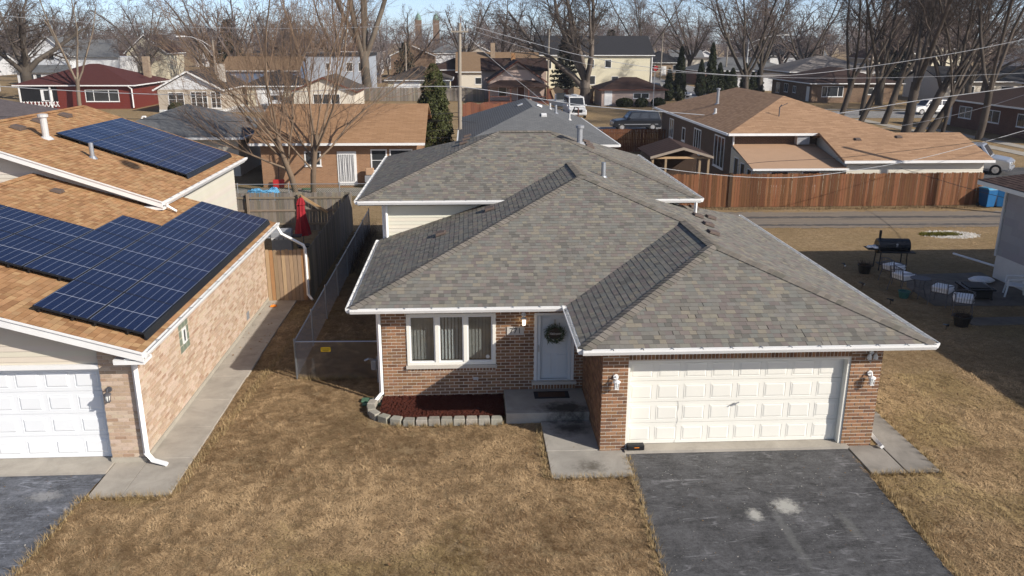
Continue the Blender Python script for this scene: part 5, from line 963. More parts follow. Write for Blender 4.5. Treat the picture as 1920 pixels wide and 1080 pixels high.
pipe(bh, (14.6, 43.3, 4.3), .1, 1.0, 'galv_dull', True); pipe(bh, (13.5, 40, 3.9), .09, .35, 'steel_pale'); vent(bh, (18.2, 42, 4.95), (0, 1, 0), (-1, 0, .36), 'vent_brown'); vent(bh, (20.5, 36.5, 4.0), (0, 1, 0), (-1, 0, .36), 'vent_brown')
downspout(bh, [(12.55, 32.75, 3.3), (12.55, 32.75, .2)], .05)
dsh = empty('satellite_dish', (15.9, 34.6, 4.1), 'dark satellite dish standing on the tan shingle roof', 'satellite dish'); MB().tube([(15.9, 34.6, 4.15), (15.9, 34.6, 4.75), (16.0, 34.55, 4.9)], .035, 6).build('mast', 'iron', dsh)
mb = MB(); mb.lathe([(.02, .0), (.2, .03), (.34, .1), (.35, .11)], (0, 0, 0), 14); dd = mb.build('dish', 'galv_dull', dsh); dd.location = (.05, -.05, .85); dd.rotation_euler = (R(10), R(65), 0); MB().tube([(15.95, 34.55, 4.8), (16.35, 34.5, 5.0)], .02, 5).build('feed_arm', 'iron', dsh)
ad = empty('sun_room', (15, 30.5, 0), 'cream sun room with tan metal lean-to roof behind the brown fence', 'sun room'); mb = MB(); mb.prism([(12.5, 28.5, 0), (17.4, 28.5, 0), (17.4, 28.5, 1.86), (12.5, 28.5, 1.86)], (0, .1, 0)); mb.prism([(12.5, 28.61, 0), (12.5, 32.88, 0), (12.5, 32.88, 2.5), (12.5, 28.61, 1.86)], (.1, 0, 0)); mb.build('wall', 'sid_cream', ad)
mb = MB(); mb.prism([(12.3, 28.3, 1.9), (17.7, 28.3, 1.9), (17.6, 32.88, 2.7), (12.5, 32.88, 2.7)], (0, 0, -.06)); mb.build('roof', 'tan_panel', ad); bx('fascia', 'white', ad, 12.3, 17.75, 28.22, 28.29, 1.8, 1.91)
for x in (13.4, 15.2): window(ad, 'S', x, 28.5, .9, 1.75, 1.05, .06)
for y in (28.9, 30.1, 31.3): window(ad, 'W', 12.5, y, .8, 1.7+(y-28.5)*.13, .8, .06)
ac = bx('air_conditioner', 'steel_pale', None, 16.35, 17.1, 32.45, 32.9, 2.72, 3.2); tag(ac, 'grey air conditioner box in the brick wall above the sun room', 'air conditioner'); 
for i in range(5): bx('grille_slat', 'galv_dull', ac, 16.4, 17.05, 32.425, 32.445, 2.78+i*.08, 2.81+i*.08)
ex = H('side_extension', 'cream sided garage extension with tan shingle gable roof behind the fence', 17.4, 26.0, 28.2, 35.6, 2.35, 1.12, 'gx', 'sid_ivory', 'roof_tan', .35)
vent(ex, (19.3, 30.9, 3.17), (1, 0, 0), (0, 1, .3), 'vent_brown'); vent(ex, (21.9, 31.2, 3.26), (1, 0, 0), (0, 1, .3), 'vent_brown')
shd = empty('garden_shed', (8.6, 31, 0), 'small open timber shed with brown gable roof beyond the brown fence', 'shed'); mb = MB(); mb.prism([(6.8, 29.4, 2.45), (8.65, 29.4, 2.95), (8.65, 33, 3.1), (6.8, 33, 2.5)], (0, 0, -.06)); mb.prism([(8.65, 29.4, 2.95), (10.4, 29.4, 2.45), (10.4, 33, 2.5), (8.65, 33, 3.1)], (0, 0, -.06)); mb.build('roof', 'roof_brown', shd)
for x in (7.0, 7.75, 9.7, 10.2): MB().box(x-.06, x+.06, 29.6, 29.72, 0, 2.4, (.3, .22, .14)).build('post', 'wood_rail', shd)
MB().box(6.95, 10.3, 29.58, 29.63, 2.3, 2.42, (.45, .3, .17)).build('beam', 'wood_rail', shd); MB().prism([(6.8, 29.38, 2.33), (6.8, 29.38, 2.46), (8.65, 29.38, 2.97), (10.4, 29.38, 2.46), (10.4, 29.38, 2.33), (8.65, 29.38, 2.82)], (0, -.04, 0), (.3, .25, .2)).build('barge_board', 'wood_rail', shd); bx('back_wall', 'trash_brown', shd, 6.95, 10.3, 32.4, 32.5, 0, 2.4); bx('side_wall', 'trash_brown', shd, 6.9, 7.0, 29.8, 32.39, 0, 2.4)
H('pink_garage', 'pink sided garage with brown hip roof and white door', 14.3, 23.7, 96.1, 103.5, 2.25, 1.45, 'hip', 'sid_pink', 'roof_brown', .4, [('S', 4.3, 1.0, 2.2, .75, (.5,), ())], [('S', .45, .9, 2.0, 'white')], gutter_mat='brown_door')
cr2 = H('cream_two_storey', 'large pale yellow two-storey building with dark roof', 9.4, 31.2, 139, 153, 5.9, 3.4, 'gx', 'sid_yellow', 'roof_dark', .4, [('S', 1.2, 3.4, 1.1, 1.6), ('S', 3.2, 3.4, 1.1, 1.6), ('S', 9, 3.6, 1.2, 1.5), ('S', 12.2, 3.6, 1.2, 1.5), ('S', 9.3, .6, 1.2, 1.6), ('S', 13.5, .4, 1.3, 1.7), ('S', 5, .7, 1.2, 1.6)], chim=(17, 147, 10.2, .9, 'limestone'))
downspout(cr2, [(30.7, 139.3, 5.8), (30.7, 139.3, .2)], .1)
pc = H('porch_house', 'dark roofed house with pink front gable and open front porch', -.6, 7.9, 103, 116, 2.9, 2.9, 'gy', 'sid_pink', 'roof_brown', .35, [('S', 1.2, .8, 1.2, 1.5), ], [('S', 4.0, .9, 2.1, 'brown_door')], gutter_mat='brown_door')
mb = MB(); mb.prism([(-.7, 100.4, 2.35), (8.0, 100.4, 2.35), (6.3, 103.3, 3.1), (1.1, 103.3, 3.1)], (0, 0, -.1)); mb.prism([(-.7, 100.4, 2.35), (1.1, 103.3, 3.1), (-.7, 103.3, 2.35)], (0, 0, -.1)); mb.prism([(8.0, 100.4, 2.35), (8.0, 103.3, 2.35), (6.3, 103.3, 3.1)], (0, 0, -.1)); mb.build('porch_roof', 'roof_brown', pc)
for x in (-.5, 2.5, 5.0, 7.7): bx('porch_post', 'brown_door', pc, x, x+.18, 100.6, 100.78, 0, 2.3)
for x0_, x1_ in ((-.3, 2.5), (5.2, 7.7)): bx('porch_rail', 'brown_door', pc, x0_, x1_, 100.64, 100.74, .95, 1.06)
bx('porch_floor', 'brown_door', pc, -.6, 7.9, 100.5, 103.3, 0, .3); MB().prism([(2.4, 103.33, 4.55), (4.9, 103.33, 4.55), (3.65, 103.33, 5.15)], (0, -.05, 0)).build('gable_vent', 'vent_brown', pc)
mb = MB(); mb.prism([(-1.4, 110, 4.2), (8.7, 110, 4.2), (8.7, 114, 5.9), (-1.4, 114, 5.9)], (0, 0, -.12)); mb.build('rear_roof', 'roof_brown', pc); bx('rear_wall', 'sid_pink', pc, -1.2, 8.5, 111, 117, 0, 4.4); bx('chimney', 'chimney_brick', pc, 3.3, 3.9, 113, 113.6, 5.5, 6.6)
H('tan_roof_house', 'house with broad light tan roof behind the utility pole', -5.5, 9.6, 132, 146, 3.2, 3.2, 'gx', 'stucco', 'roof_far_tan', .4, [('S', 3, 1, 1.2, 1.2)], chim=(1.2, 137, 8, .8))
H('taupe_hip_house', 'low taupe hip roofed house with pale garage door behind the grey fence', -16.4, -5.8, 117, 129, 2.5, 2.0, 'hip', 'sid_cream', 'roof_taupe', .45, (), [('S', 1, 4, 2.1, 'white')])
H('brown_hip_house', 'brown hip roofed brick house partly hidden by the evergreen', -10.5, -1, 136, 148, 3.4, 1.9, 'hip', 'brick_red', 'roof_brown')
H('cream_gable_house', 'cream gable cottage with dark framed window behind the twin trunked tree', -25.8, -17.4, 91, 102, 2.3, 1.8, 'gy', 'stucco', 'roof_taupe', .4, [('S', 2.4, .7, 3.4, 1.3, (.33, .66), ())], gutter_mat='brown_door')
H('pale_blue_two_storey', 'pale blue two-storey house with flat eaves behind the cream cottage', -30.5, -19.6, 127, 138, 6.0, .3, 'flat', 'sid_paleblue', 'roof_dark', .2, [('S', 3.2, 3.6, .8, 1.2), ('S', 6.6, 3.4, 1.1, 1.5), ('S', 8.6, 3.4, 1.1, 1.5)])
H('blue_house', 'long dark blue house with brown roof behind the street lamp', -49, -34.5, 142, 154, 3.0, 2.4, 'gx', 'sid_blue', 'roof_far_tan', .4, [('S', 1, 1.4, 1.4, .8), ('S', 10, .5, 1.2, 1.9)])
H('far_brick_ranch', 'brown brick ranch house with white shutters across the street', 45.6, 59.5, 102, 119, 2.75, 2.0, 'hip', 'brick_far', 'roof_brown', .5, [('S', 1.5, .8, 3.2, 1.5, (.25, .75), ()), ('S', 8.2, 1.1, 1.8, 1.0, (.5,), ()), ('W', 9, .9, 1.6, 1.3, (.5,), ()), ('W', 12.5, .6, 1.6, 1.6, (.5,), ()), ('W', 5.8, 1.0, 1.2, 1.0, (.5,), ())], [('W', .8, .9, 2.1, 'cream')])
H('right_brick_house', 'dark brown brick house with white windows behind the parked silver vehicle', 47.3, 62, 52, 71, 2.8, 2.0, 'hip', 'brick_red', 'roof_brown', .5, [('W', 13.6, 1.0, 2.2, 1.2, (.5,), ()), ('W', 9, 1.0, 2.4, 1.2, (.5,), ()), ('W', 4, 1.0, 2.4, 1.2, (.5,), ())], [('W', 17.2, 1.0, 2.1, 'white')])
ws = H('white_two_storey', 'white two-storey house with steep front gable beyond the red house', -86, -78, 148, 160, 5.4, 3.6, 'gy', 'sid_white', 'roof_grey', .4, [('S', 3, 4.6, 1.4, 1.6)])
bx('side_wing', 'sid_white', ws, -78.5, -70, 150, 159, 0, 5.2); mb = MB(); mb.prism([(-79, 149.5, 5.2), (-69.5, 149.5, 5.2), (-71.5, 154, 8.4), (-79, 154, 8.4)], (0, 0, -.1)); mb.build('wing_roof', 'roof_grey', ws); pr = bx('porch', 'sid_white', ws, -86.5, -77, 144.5, 148, 0, 2.6); mb = MB(); mb.prism([(-87, 144, 2.6), (-76.5, 144, 2.6), (-78, 148, 3.8), (-85.5, 148, 3.8)], (0, 0, -.1)); mb.build('porch_roof', 'roof_grey', ws)
for x in (-86, -84.6, -83.2, -79.6, -78.4): window(ws, 'S', x, 144.5, .9, 2.3, 1.1, .1)
H('cream_gable_two_storey', 'tall cream two-storey gable house behind bare brown trees', -76, -67, 168, 180, 5.6, 3.8, 'gy', 'sid_cream', 'roof_brown', .4, [('S', 3, 4.2, 1.1, 1.5)])
H('grey_roof_white_house', 'white house with steep grey roof behind the large left tree', -95, -82, 118, 131, 3.2, 3.6, 'gx', 'sid_white', 'roof_grey', .4)
H('brown_gable_house', 'white gabled house with brown roof at the far left edge', -104, -95, 140, 152, 4.8, 3.0, 'gy', 'sid_white', 'roof_brown', .4)
H('tan_bungalow', 'small tan brick house with white dormer beyond the stop sign', 40, 50, 190, 202, 3.2, 2.6, 'hip', 'brick_tan_far', 'roof_dark', .4, [('S', 1, 1, 1.4, 1.6), ('S', 6.8, 1, 1.4, 1.6)], [('S', 4, 1.1, 2.2, 'white')])
H('flat_tan_building', 'flat roofed tan building behind the tall arborvitae', 50.2, 70, 190, 202, 4.0, .3, 'flat', 'stucco', 'roof_pale', .1, [('S', 6, 1.5, 2, 1.4)])
H('grey_hip_ranch', 'grey hip roofed ranch behind the row of arborvitae', 42, 62, 148, 162, 2.8, 2.4, 'hip', 'brick_red', 'roof_grey', .5)
H('white_garage', 'low white garage beside the row of arborvitae', 44, 56, 130, 138, 2.5, .3, 'flat', 'sid_white', 'roof_pale', .2)
H('blue_trim_garage', 'white garage with blue post behind the far right trees', 60, 70, 132, 142, 3.0, 1.5, 'gx', 'sid_white', 'roof_grey', .3)
H('pale_hip_house', 'pale grey hip roofed house above the brick ranch roof', 54, 72, 132, 148, 3.2, 2.6, 'hip', 'brick_tan_far', 'roof_pale', .5)
H('red_brick_bungalow', 'red brick bungalow with white eaves behind the dark brick house', 72, 88, 84, 96, 3.2, 2.0, 'hip', 'brick_orange', 'roof_dark', .5)
H('cream_long_house', 'long cream house glimpsed between the leaning street trees', 66, 84, 104, 116, 2.9, 2.0, 'gx', 'stucco', 'roof_dark', .5, [('S', 3, 1, 2, 1.2), ('S', 9, 1, 2, 1.2)])
# far roofs toward the horizon, each with its own colours
FAR = [(-120, 190, 'sid_white', 'roof_grey', 'white', 'grey'), (-100, 215, 'sid_cream', 'roof_brown', 'cream', 'brown'), (-64, 205, 'sid_white', 'roof_red', 'white', 'dull red'), (-52, 178, 'sid_white', 'roof_far_tan', 'white', 'tan'), (-44, 210, 'sid_white', 'roof_pale', 'white', 'pale'), (-30, 196, 'sid_white', 'roof_pale', 'white', 'whitish'), (-36, 245, 'sid_beige', 'roof_brown', 'beige', 'brown'), (-16, 180, 'brick_far', 'roof_far_tan', 'brick', 'tan'), (-8, 215, 'sid_white', 'roof_grey', 'white', 'grey'), (7, 188, 'sid_white', 'roof_pale', 'white', 'pale grey'), (22, 230, 'sid_cream', 'roof_brown', 'cream', 'brown'), (62, 232, 'brick_far', 'roof_grey', 'brick', 'grey'), (78, 190, 'sid_white', 'roof_dark', 'white', 'black'), (88, 160, 'sid_beige', 'roof_brown', 'beige', 'brown'), (92, 215, 'sid_white', 'roof_far_tan', 'white', 'tan'), (105, 135, 'sid_white', 'roof_grey', 'white', 'grey'), (110, 180, 'sid_yellow', 'roof_taupe', 'yellow', 'taupe'), (120, 115, 'brick_red', 'roof_dark', 'red brick', 'black'), (98, 102, 'sid_white', 'roof_brown', 'white', 'brown'), (-84, 255, 'sid_white', 'roof_grey', 'white', 'slate'), (-112, 232, 'brick_far', 'roof_dark', 'brown brick', 'black'), (-72, 232, 'sid_beige', 'roof_far_tan', 'beige', 'tan'), (-58, 228, 'sid_white', 'roof_dark', 'white', 'black'), (-22, 235, 'sid_white', 'roof_taupe', 'white', 'taupe'), (-2, 250, 'sid_beige', 'roof_pale', 'beige', 'pale'), (14, 205, 'sid_white', 'roof_far_tan', 'white', 'light tan'), (52, 250, 'sid_cream', 'roof_grey', 'cream', 'grey'), (72, 250, 'sid_white', 'roof_brown', 'white', 'brown'), (84, 232, 'brick_far', 'roof_pale', 'brick', 'pale'), (102, 240, 'sid_white', 'roof_grey', 'white', 'light grey'), (124, 205, 'sid_cream', 'roof_red', 'cream', 'dull red'), (128, 150, 'sid_white', 'roof_dark', 'white', 'charcoal'), (-136, 205, 'sid_white', 'roof_taupe', 'white', 'taupe'), (-48, 262, 'sid_yellow', 'roof_brown', 'yellow', 'brown')]
where = ['at the far left behind the great tree', 'far left below the skyline', 'behind the white two-storey house', 'behind the roadside spruce', 'left of the twin trunked tree', 'seen through the twin trunked tree', 'far beyond the blue house', 'left of the giant bare tree', 'right of the giant bare tree', 'beside the tan roof house', 'behind the yellow building', 'far beyond the stop sign', 'behind the flat tan building', 'behind the pale hip house', 'beyond the street lamp at right', 'right of the cream long house', 'far right on the skyline', 'at the far right edge', 'behind the leaning street trees', 'far away left of centre', 'second from the left on the skyline', 'beyond the cream gabled two-storey', 'beyond the dark roadside spruce', 'far behind the pale blue house', 'on the skyline left of the pole', 'on the skyline behind the tan roof', 'farthest along the stop sign street', 'far behind the flat tan building', 'behind the grey hip ranch', 'on the skyline above the brick ranch', 'far right behind the leaning trees', 'at the right end of the cross street', 'first on the left skyline', 'far behind the long blue house']
for i, (x, y, wm, rm, wn_, rn_) in enumerate(FAR):
    q = random.Random(i+40); W_, D_ = q.uniform(9, 14), q.uniform(9, 12); typ = q.choice(['gx', 'gy', 'hip']); ze_ = q.choice([2.8, 3.0, 4.9])
    H('distant_house', f'distant {wn_} house with {rn_} roof {where[i]}', x-W_/2, x+W_/2, y, y+D_, ze_, q.uniform(2, 3), typ, wm, rm, .4, [('S', 1.5, 1, 1.3, 1.4), ('S', W_-4, 1, 1.3, 1.4)], group='distant houses')
# ------------------------------------------------------------------ bare trees
def prisms(segs, n):
    """segs (N,8): p0, p1, r0, r1 -> open n-sided tubes"""
    S = np.asarray(segs, float); p0, p1, r0, r1 = S[:, :3], S[:, 3:6], S[:, 6], S[:, 7]
    d = p1-p0; L = np.linalg.norm(d, axis=1, keepdims=True); d = d/np.maximum(L, 1e-9)
    a = np.where(np.abs(d[:, 2:3]) < .9, [[0, 0, 1.]], [[1., 0, 0]]); u = np.cross(d, a); u /= np.linalg.norm(u, axis=1, keepdims=True); w_ = np.cross(d, u)
    p1 = p1+d*(r1[:, None]*.5); V = []
    for p, r_ in ((p0, r0), (p1, r1)):
        for j in range(n): t = 2*math.pi*j/n; V.append(p+(u*math.cos(t)+w_*math.sin(t))*r_[:, None])
    V = np.stack(V, 1).reshape(-1, 3); N = len(S); b = (np.arange(N)*2*n)[:, None, None]
    F = np.array([[j, (j+1) % n, n+(j+1) % n, n+j] for j in range(n)])[None]+b
    return V, F.reshape(-1, 4)
def rotvec(d, ang, az):
    a = Vector((0, 0, 1)) if abs(d.z) < .95 else Vector((1, 0, 0)); u = d.cross(a).normalized(); w_ = d.cross(u)
    return (d*math.cos(ang)+(u*math.cos(az)+w_*math.sin(az))*math.sin(ang)).normalized()
def grow(out, p, d, L, r, lvl, P, q):
    k_ = P['steps'][lvl] if lvl < len(P['steps']) else 2; seg = L/k_; pts = [p.copy()]; dirs = [d.copy()]; rr = [r]; r1 = r*P['taper'][min(lvl, len(P['taper'])-1)]
    for i in range(k_):
        d = (d+Vector((q.gauss(0, 1), q.gauss(0, 1), q.gauss(0, 1)))*P['wob'][min(lvl, len(P['wob'])-1)]+Vector((0, 0, P['up'][min(lvl, len(P['up'])-1)]))).normalized(); p1 = p+d*seg; rb = r+(r1-r)*(i+1)/k_
        out[0 if lvl < 2 else 1].append((*p, *p1, r+(r1-r)*i/k_, rb)); p = p1; pts.append(p.copy()); dirs.append(d.copy()); rr.append(rb)
    if lvl+1 >= P['levels']: return
    n = P['kids'][lvl]; st = P['start'][lvl]
    for i in range(n):
        t = st+(1-st)*(i+q.random())/n if n > 1 else 1; t = min(t, .999); f = t*k_; j = int(f); pp = pts[j].lerp(pts[j+1], f-j); dd = dirs[j+1]
        ang = R(q.uniform(*P['ang'][lvl])); az = i*2.4+q.uniform(-.6, .6); cl_ = L*P['len'][lvl]*q.uniform(.65, 1.2)*(1.1-.45*t if lvl > 0 else 1); cr_ = rr[j]*P['rad'][lvl]*q.uniform(.75, 1.1)
        grow(out, pp, rotvec(dd, ang, az), cl_, max(cr_, P['rmin']), lvl+1, P, q)
STY = {
 'oak': dict(levels=6, steps=[3, 5, 4, 3, 2, 1], taper=[.85, .35, .35, .4, .5, .5], wob=[.04, .13, .17, .2, .2, .2], up=[.05, .05, .03, .02, 0, 0], kids=[5, 7, 6, 5, 4], start=[.6, .25, .2, .15, .1], ang=[(20, 55), (30, 65), (30, 70), (30, 70), (30, 70)], len=[2.6, .55, .52, .5, .55], rad=[.6, .5, .5, .55, .6], rmin=.009),
 'vase': dict(levels=6, steps=[3, 6, 4, 3, 2, 1], taper=[.9, .3, .35, .4, .5, .5], wob=[.03, .07, .11, .14, .16, .2], up=[.05, .09, .06, .04, .02, 0], kids=[5, 8, 6, 4, 4], start=[.7, .3, .2, .15, .1], ang=[(12, 38), (22, 45), (25, 55), (25, 60), (25, 60)], len=[3.4, .45, .52, .5, .55], rad=[.6, .45, .5, .55, .6], rmin=.012),
 'shoots': dict(levels=5, steps=[3, 6, 6, 4, 2], taper=[.85, .4, .3, .35, .5], wob=[.05, .1, .1, .12, .14], up=[.04, .06, .13, .09, .03], kids=[8, 11, 8, 4], start=[.3, .12, .12, .15], ang=[(6, 50), (14, 42), (13, 36), (18, 44)], len=[2.45, .66, .55, .42], rad=[.42, .42, .5, .55], rmin=.0065),
 'far': dict(levels=5, steps=[3, 4, 3, 2, 2], taper=[.8, .35, .4, .45, .5], wob=[.04, .1, .15, .18, .2], up=[.05, .07, .05, .03, 0], kids=[6, 7, 7, 6], start=[.5, .2, .15, .1], ang=[(15, 48), (25, 60), (25, 65), (30, 70)], len=[2.4, .52, .5, .5], rad=[.6, .5, .5, .6], rmin=.022),
 'low': dict(levels=4, steps=[2, 2, 2, 1], taper=[.8, .4, .4, .5], wob=[.04, .1, .15, .2], up=[.05, .08, .06, .03], kids=[6, 7, 6], start=[.4, .2, .15], ang=[(15, 50), (25, 60), (30, 65)], len=[2.3, .55, .55], rad=[.6, .5, .55], rmin=.05)}
def tree_geo(seed, style, H_, r, trunk=.28, lean=(0, 0), **over):
    q = random.Random(seed); P = dict(STY[style]); P.update(over); out = ([], []); d = Vector((lean[0], lean[1], 1)).normalized()
    grow(out, Vector((0, 0, -.1)), d, H_*trunk, r, 0, P, q); return out
def tree_mesh(out, tone, tw):
    res = []
    for i, (n, nm) in enumerate(((7, 'trunk'), (3, 'crown'))):
        s_ = out[i]
        if not s_: res.append(None); continue
        V, F = prisms(s_, n); L = len(F); base = np.array(tone if i == 0 else tw); m = np.repeat(npr.uniform(.72, 1.25, len(s_)), n)
        res.append(npmesh(nm, V, F, 'bark', base[None]*m[:, None], smooth=(i == 0)))
    return res
GEO = {}
def tree(key, label, loc, rz=0, s=1.0, group=None, name='bare_tree', cat='tree', build=None):
    if key not in GEO: GEO[key] = build()
    o = empty(name, loc, label, cat, group); o.rotation_euler = (0, 0, rz); o.scale = (s, s, s) if not isinstance(s, tuple) else s
    for me, nm in zip(GEO[key], ('trunk', 'crown')):
        if me: c_ = link(nm, me, o)
    return o
GREY, TWG = (.085, .07, .056), (.1, .08, .067); BRN, TWB = (.18, .13, .09), (.22, .15, .102)
mk = lambda *a, tone=GREY, tw=TWG, **k_: (lambda: tree_mesh(tree_geo(*a, **k_), tone, tw))
# twin trunked tree behind the fence
tt = empty('twin_trunked_tree', (-13, 32, 0), 'bare twin trunked tree with long upright tan shoots behind the grey fence', 'tree')
for i, (x, y, ln, sd) in enumerate(((-13.45, 31.8, (-.13, .02), 5), (-12.55, 32.25, (.1, 0), 9))):
    g = tree_geo(sd, 'shoots', 16.5, .175, .21, ln); tr_, cr_ = tree_mesh(g, BRN, TWB)
    for me, nm in ((tr_, 'trunk'), (cr_, 'crown')): c_ = link(nm, me, tt); c_.location = (x+13, y-32, 0)
tree('bigL', 'great spreading bare tree at the left edge beyond the red house', (-67.5, 110, 0), R(30), 1.0, build=mk(21, 'oak', 25, .85, .2, kids=[6, 9, 8, 6, 4]))
tree('mid', 'giant bare tree with heavy upright limbs behind the far plank fence', (-18.3, 110, 0), R(10), 1.0, build=mk(33, 'vase', 26, .72, .26, tone=(.12, .1, .078), kids=[6, 9, 8, 6, 4], rmin=.016))
tree('ctr', 'large bare tree with split trunk beside the pink garage', (12.9, 99.5, 0), R(80), 1.0, build=mk(47, 'vase', 22, .75, .14, tone=(.14, .115, .095), kids=[6, 10, 8, 6, 4], rmin=.016, wob=[.03, .11, .16, .18, .18, .2], len=[5.2, .45, .5, .5, .55], ang=[(10, 42), (25, 55), (28, 60), (28, 60), (28, 60)]))
tree('small', 'small pale bare tree in front of the red house window', (-52.4, 92.2, 0), 0, 1.0, build=mk(51, 'vase', 8.5, .26, .45, tone=(.2, .16, .12), kids=[4, 5, 5, 4, 3]))
PARK = [(39.7, 78.2, 61, (.3, 0), .55, 'broken topped dark tree beside the far pavement'), (39.4, 72.6, 62, (.45, .1), .55, 'right leaning lopped tree with burr on its trunk'), (41.4, 71.3, 63, (.35, 0), .6, 'forked parkway tree leaning over the extension roof'), (39.3, 62.6, 64, (.12, 0), .8, 'stout straight parkway tree behind the extension roof'), (40.6, 62.8, 65, (.55, 0), .72, 'thick parkway tree leaning hard toward the right'), (41.6, 62.6, 66, (.62, .05), .62, 'second parkway tree leaning hard toward the right'), (42.8, 62.3, 67, (.1, 0), .33, 'slim straight parkway tree between two leaning ones'), (43.3, 57.2, 68, (.1, 0), .55, 'dark parkway tree nearest the silver vehicle'), (44, 82, 69, (.05, 0), .5, 'parkway tree at the near kerb of the cross street')]
for i, (x, y, sd, ln, r_, lab) in enumerate(PARK): tree('park%d' % i, lab, (x, y, 0), 0, 1.0, 'parkway trees', 'parkway_tree', build=mk(sd, 'vase', 19, r_*.6, .25, ln, kids=[3, 10, 8, 6, 3], rmin=.014, rad=[.62, .42, .5, .55, .6], up=[.05, .05, .06, .04, .02, 0], tone=(.075, .06, .048), tw=(.082, .064, .055)))
MIDT = [(36, 101, 'm1', 1.0, 'bare vase shaped tree behind the arborvitae row', 'vase', 71, 18, .5), (44, 118, 'm2', 1.0, 'bare twin stemmed tree right of the street lamp', 'vase', 72, 19, .5), (33, 160, 'm3', 1.1, 'bare tree left of the stop sign street', 'vase', 73, 18, .5), (-38, 150, 'm4', 1.0, 'broad brown bare tree behind the white gable house', 'oak', 74, 17, .5), (-62, 140, 'm5', 1.0, 'spreading brown bare tree between white and cream two-storey houses', 'oak', 75, 18, .45)]
for x, y, ky, s_, lab, sty, sd, h_, r_ in MIDT: tree(ky, lab, (x, y, 0), R(sd*37), s_, 'middle distance trees', build=mk(sd, sty, h_, r_*.8, .25, kids=[5, 8, 7, 6, 3], rmin=.018, tw=(.13, .1, .085)))
fars = ['f%d' % i for i in range(4)]; FB = {k_: mk(90+i, 'far', 16, .4, .25, tw=(.15, .115, .1)) for i, k_ in enumerate(fars)}
FT = [(-118, 150), (-106, 170), (-92, 178), (-80, 190), (-70, 200), (-58, 168), (-50, 196), (-42, 176), (-30, 160), (-26, 210), (-16, 165), (-4, 156), (4, 172), (12, 168), (20, 178), (28, 186), (38, 214), (48, 178), (56, 205), (58, 168), (66, 180), (64, 150), (74, 165), (78, 130), (84, 145), (74, 118), (92, 120), (86, 100), (96, 90), (78, 76), (104, 108), (112, 140), (118, 160), (-130, 165), (90, 185), (100, 200), (54, 98), (62, 92), (70, 100), (58, 84)]
FL_ = ['at the far left edge', 'behind the grey roofed white house', 'left of the white two-storey house', 'behind the white two-storey house', 'behind the cream gabled two-storey', 'right of the cream gabled two-storey', 'behind the broad brown tree', 'behind the roadside spruce', 'behind the blue house', 'behind the pale blue house', 'just right of the giant tree', 'behind the evergreen top', 'left of the utility pole top', 'behind the tan roof', 'behind the yellow building', 'behind the yellow gable end', 'down the stop sign street', 'right of the tan bungalow', 'behind the flat building', 'behind the grey ranch', 'right of the flat building', 'beside the white garage', 'behind the pale hip house', 'behind the brick ranch', 'right behind the brick ranch', 'next to the cream long house', 'behind the cream long house', 'beside the red brick bungalow', 'right of the red brick bungalow', 'behind the dark brick house', 'on the right skyline', 'farther right on the skyline', 'at the far right skyline end', 'outermost on the left skyline', 'behind the taupe roofed house', 'last in the right distance', 'in front of the brick ranch', 'right in front of the brick ranch', 'between ranch and long house', 'on the cross street verge']
for i, (x, y) in enumerate(FT):
    ky = fars[i % 4]; q = random.Random(i); tree(ky, f'bare brown tree {FL_[i]}', (x, y, 0), q.uniform(0, 6.28), q.uniform(.95, 1.4), 'distant bare trees', build=FB[ky])
# woods on the horizon
VV, FF, TT = [], [], []; off = 0; lows = []
for i in range(7): V, F = prisms(sum(tree_geo(120+i, 'low', 15, .4, .25), []), 3); lows.append((V, F))
q = np.random.default_rng(3)
for i in range(380):
    y = q.uniform(225, 560) if i < 320 else q.uniform(150, 260); x = q.uniform(-.56, .62)*(y+16)-3
    if 27 < x < 47 and y < 330: continue
    V, F = lows[q.integers(7)]; a = q.uniform(0, 6.28); s_ = q.uniform(.45, 1.0)*(1+.55*math.sin(x*.045+1.3)*math.sin(y*.03))*(1.3 if y > 300 else 1); c_, sn = math.cos(a)*s_, math.sin(a)*s_
    W_ = np.stack([V[:, 0]*c_-V[:, 1]*sn+x, V[:, 0]*sn+V[:, 1]*c_+y, V[:, 2]*s_], 1); VV.append(W_); FF.append(F+off); off += len(V); TT.append(np.tile(np.array([[.155, .13, .125]])*q.uniform(.75, 1.25), (len(F), 1)))
wd = link('woods', npmesh('woods', np.concatenate(VV), np.concatenate(FF), 'bark', np.concatenate(TT))); tag(wd, 'mass of bare brown trees along the horizon', 'woods', kind='stuff')
# ------------------------------------------------------------------ evergreens
def leafy(n, fn, size, tone, seed, v=.35, flat=.5):
    q = np.random.default_rng(seed); P_, N_ = fn(q, n); t = q.normal(size=(n, 3)); t -= N_*np.sum(t*N_, 1, keepdims=True)*flat; t /= np.linalg.norm(t, axis=1, keepdims=True); b = np.cross(t, q.normal(size=(n, 3))); b /= np.linalg.norm(b, axis=1, keepdims=True)
    s_ = size*q.uniform(.6, 1.4, (n, 1)); V = np.stack([P_-b*s_*.35, P_+b*s_*.35, P_+t*s_], 1).reshape(-1, 3); F = np.arange(3*n).reshape(-1, 3); c_ = np.array(tone)[None]*q.uniform(1-v, 1+v, (n, 1))*np.array([[1, 1, 1]]); return V, F, c_
def column(h, r, pw=.6):
    def fn(q, n):
        z = q.uniform(0, 1, n)**.85; a = q.uniform(0, 6.28, n); prof = np.minimum(1, (z+.03)*7)*np.maximum(.02, 1-z)**pw; lump = 1+.16*np.sin(a*5+z*17)+.12*np.sin(a*9-z*31)+.1*np.sin(z*43); rr = r*prof*lump*(1-.35*q.random(n)**2.2)
        P_ = np.stack([rr*np.cos(a), rr*np.sin(a), z*h], 1); N_ = np.stack([np.cos(a), np.sin(a), np.full(n, .4)], 1); return P_, N_/np.linalg.norm(N_, axis=1, keepdims=True)
    return fn
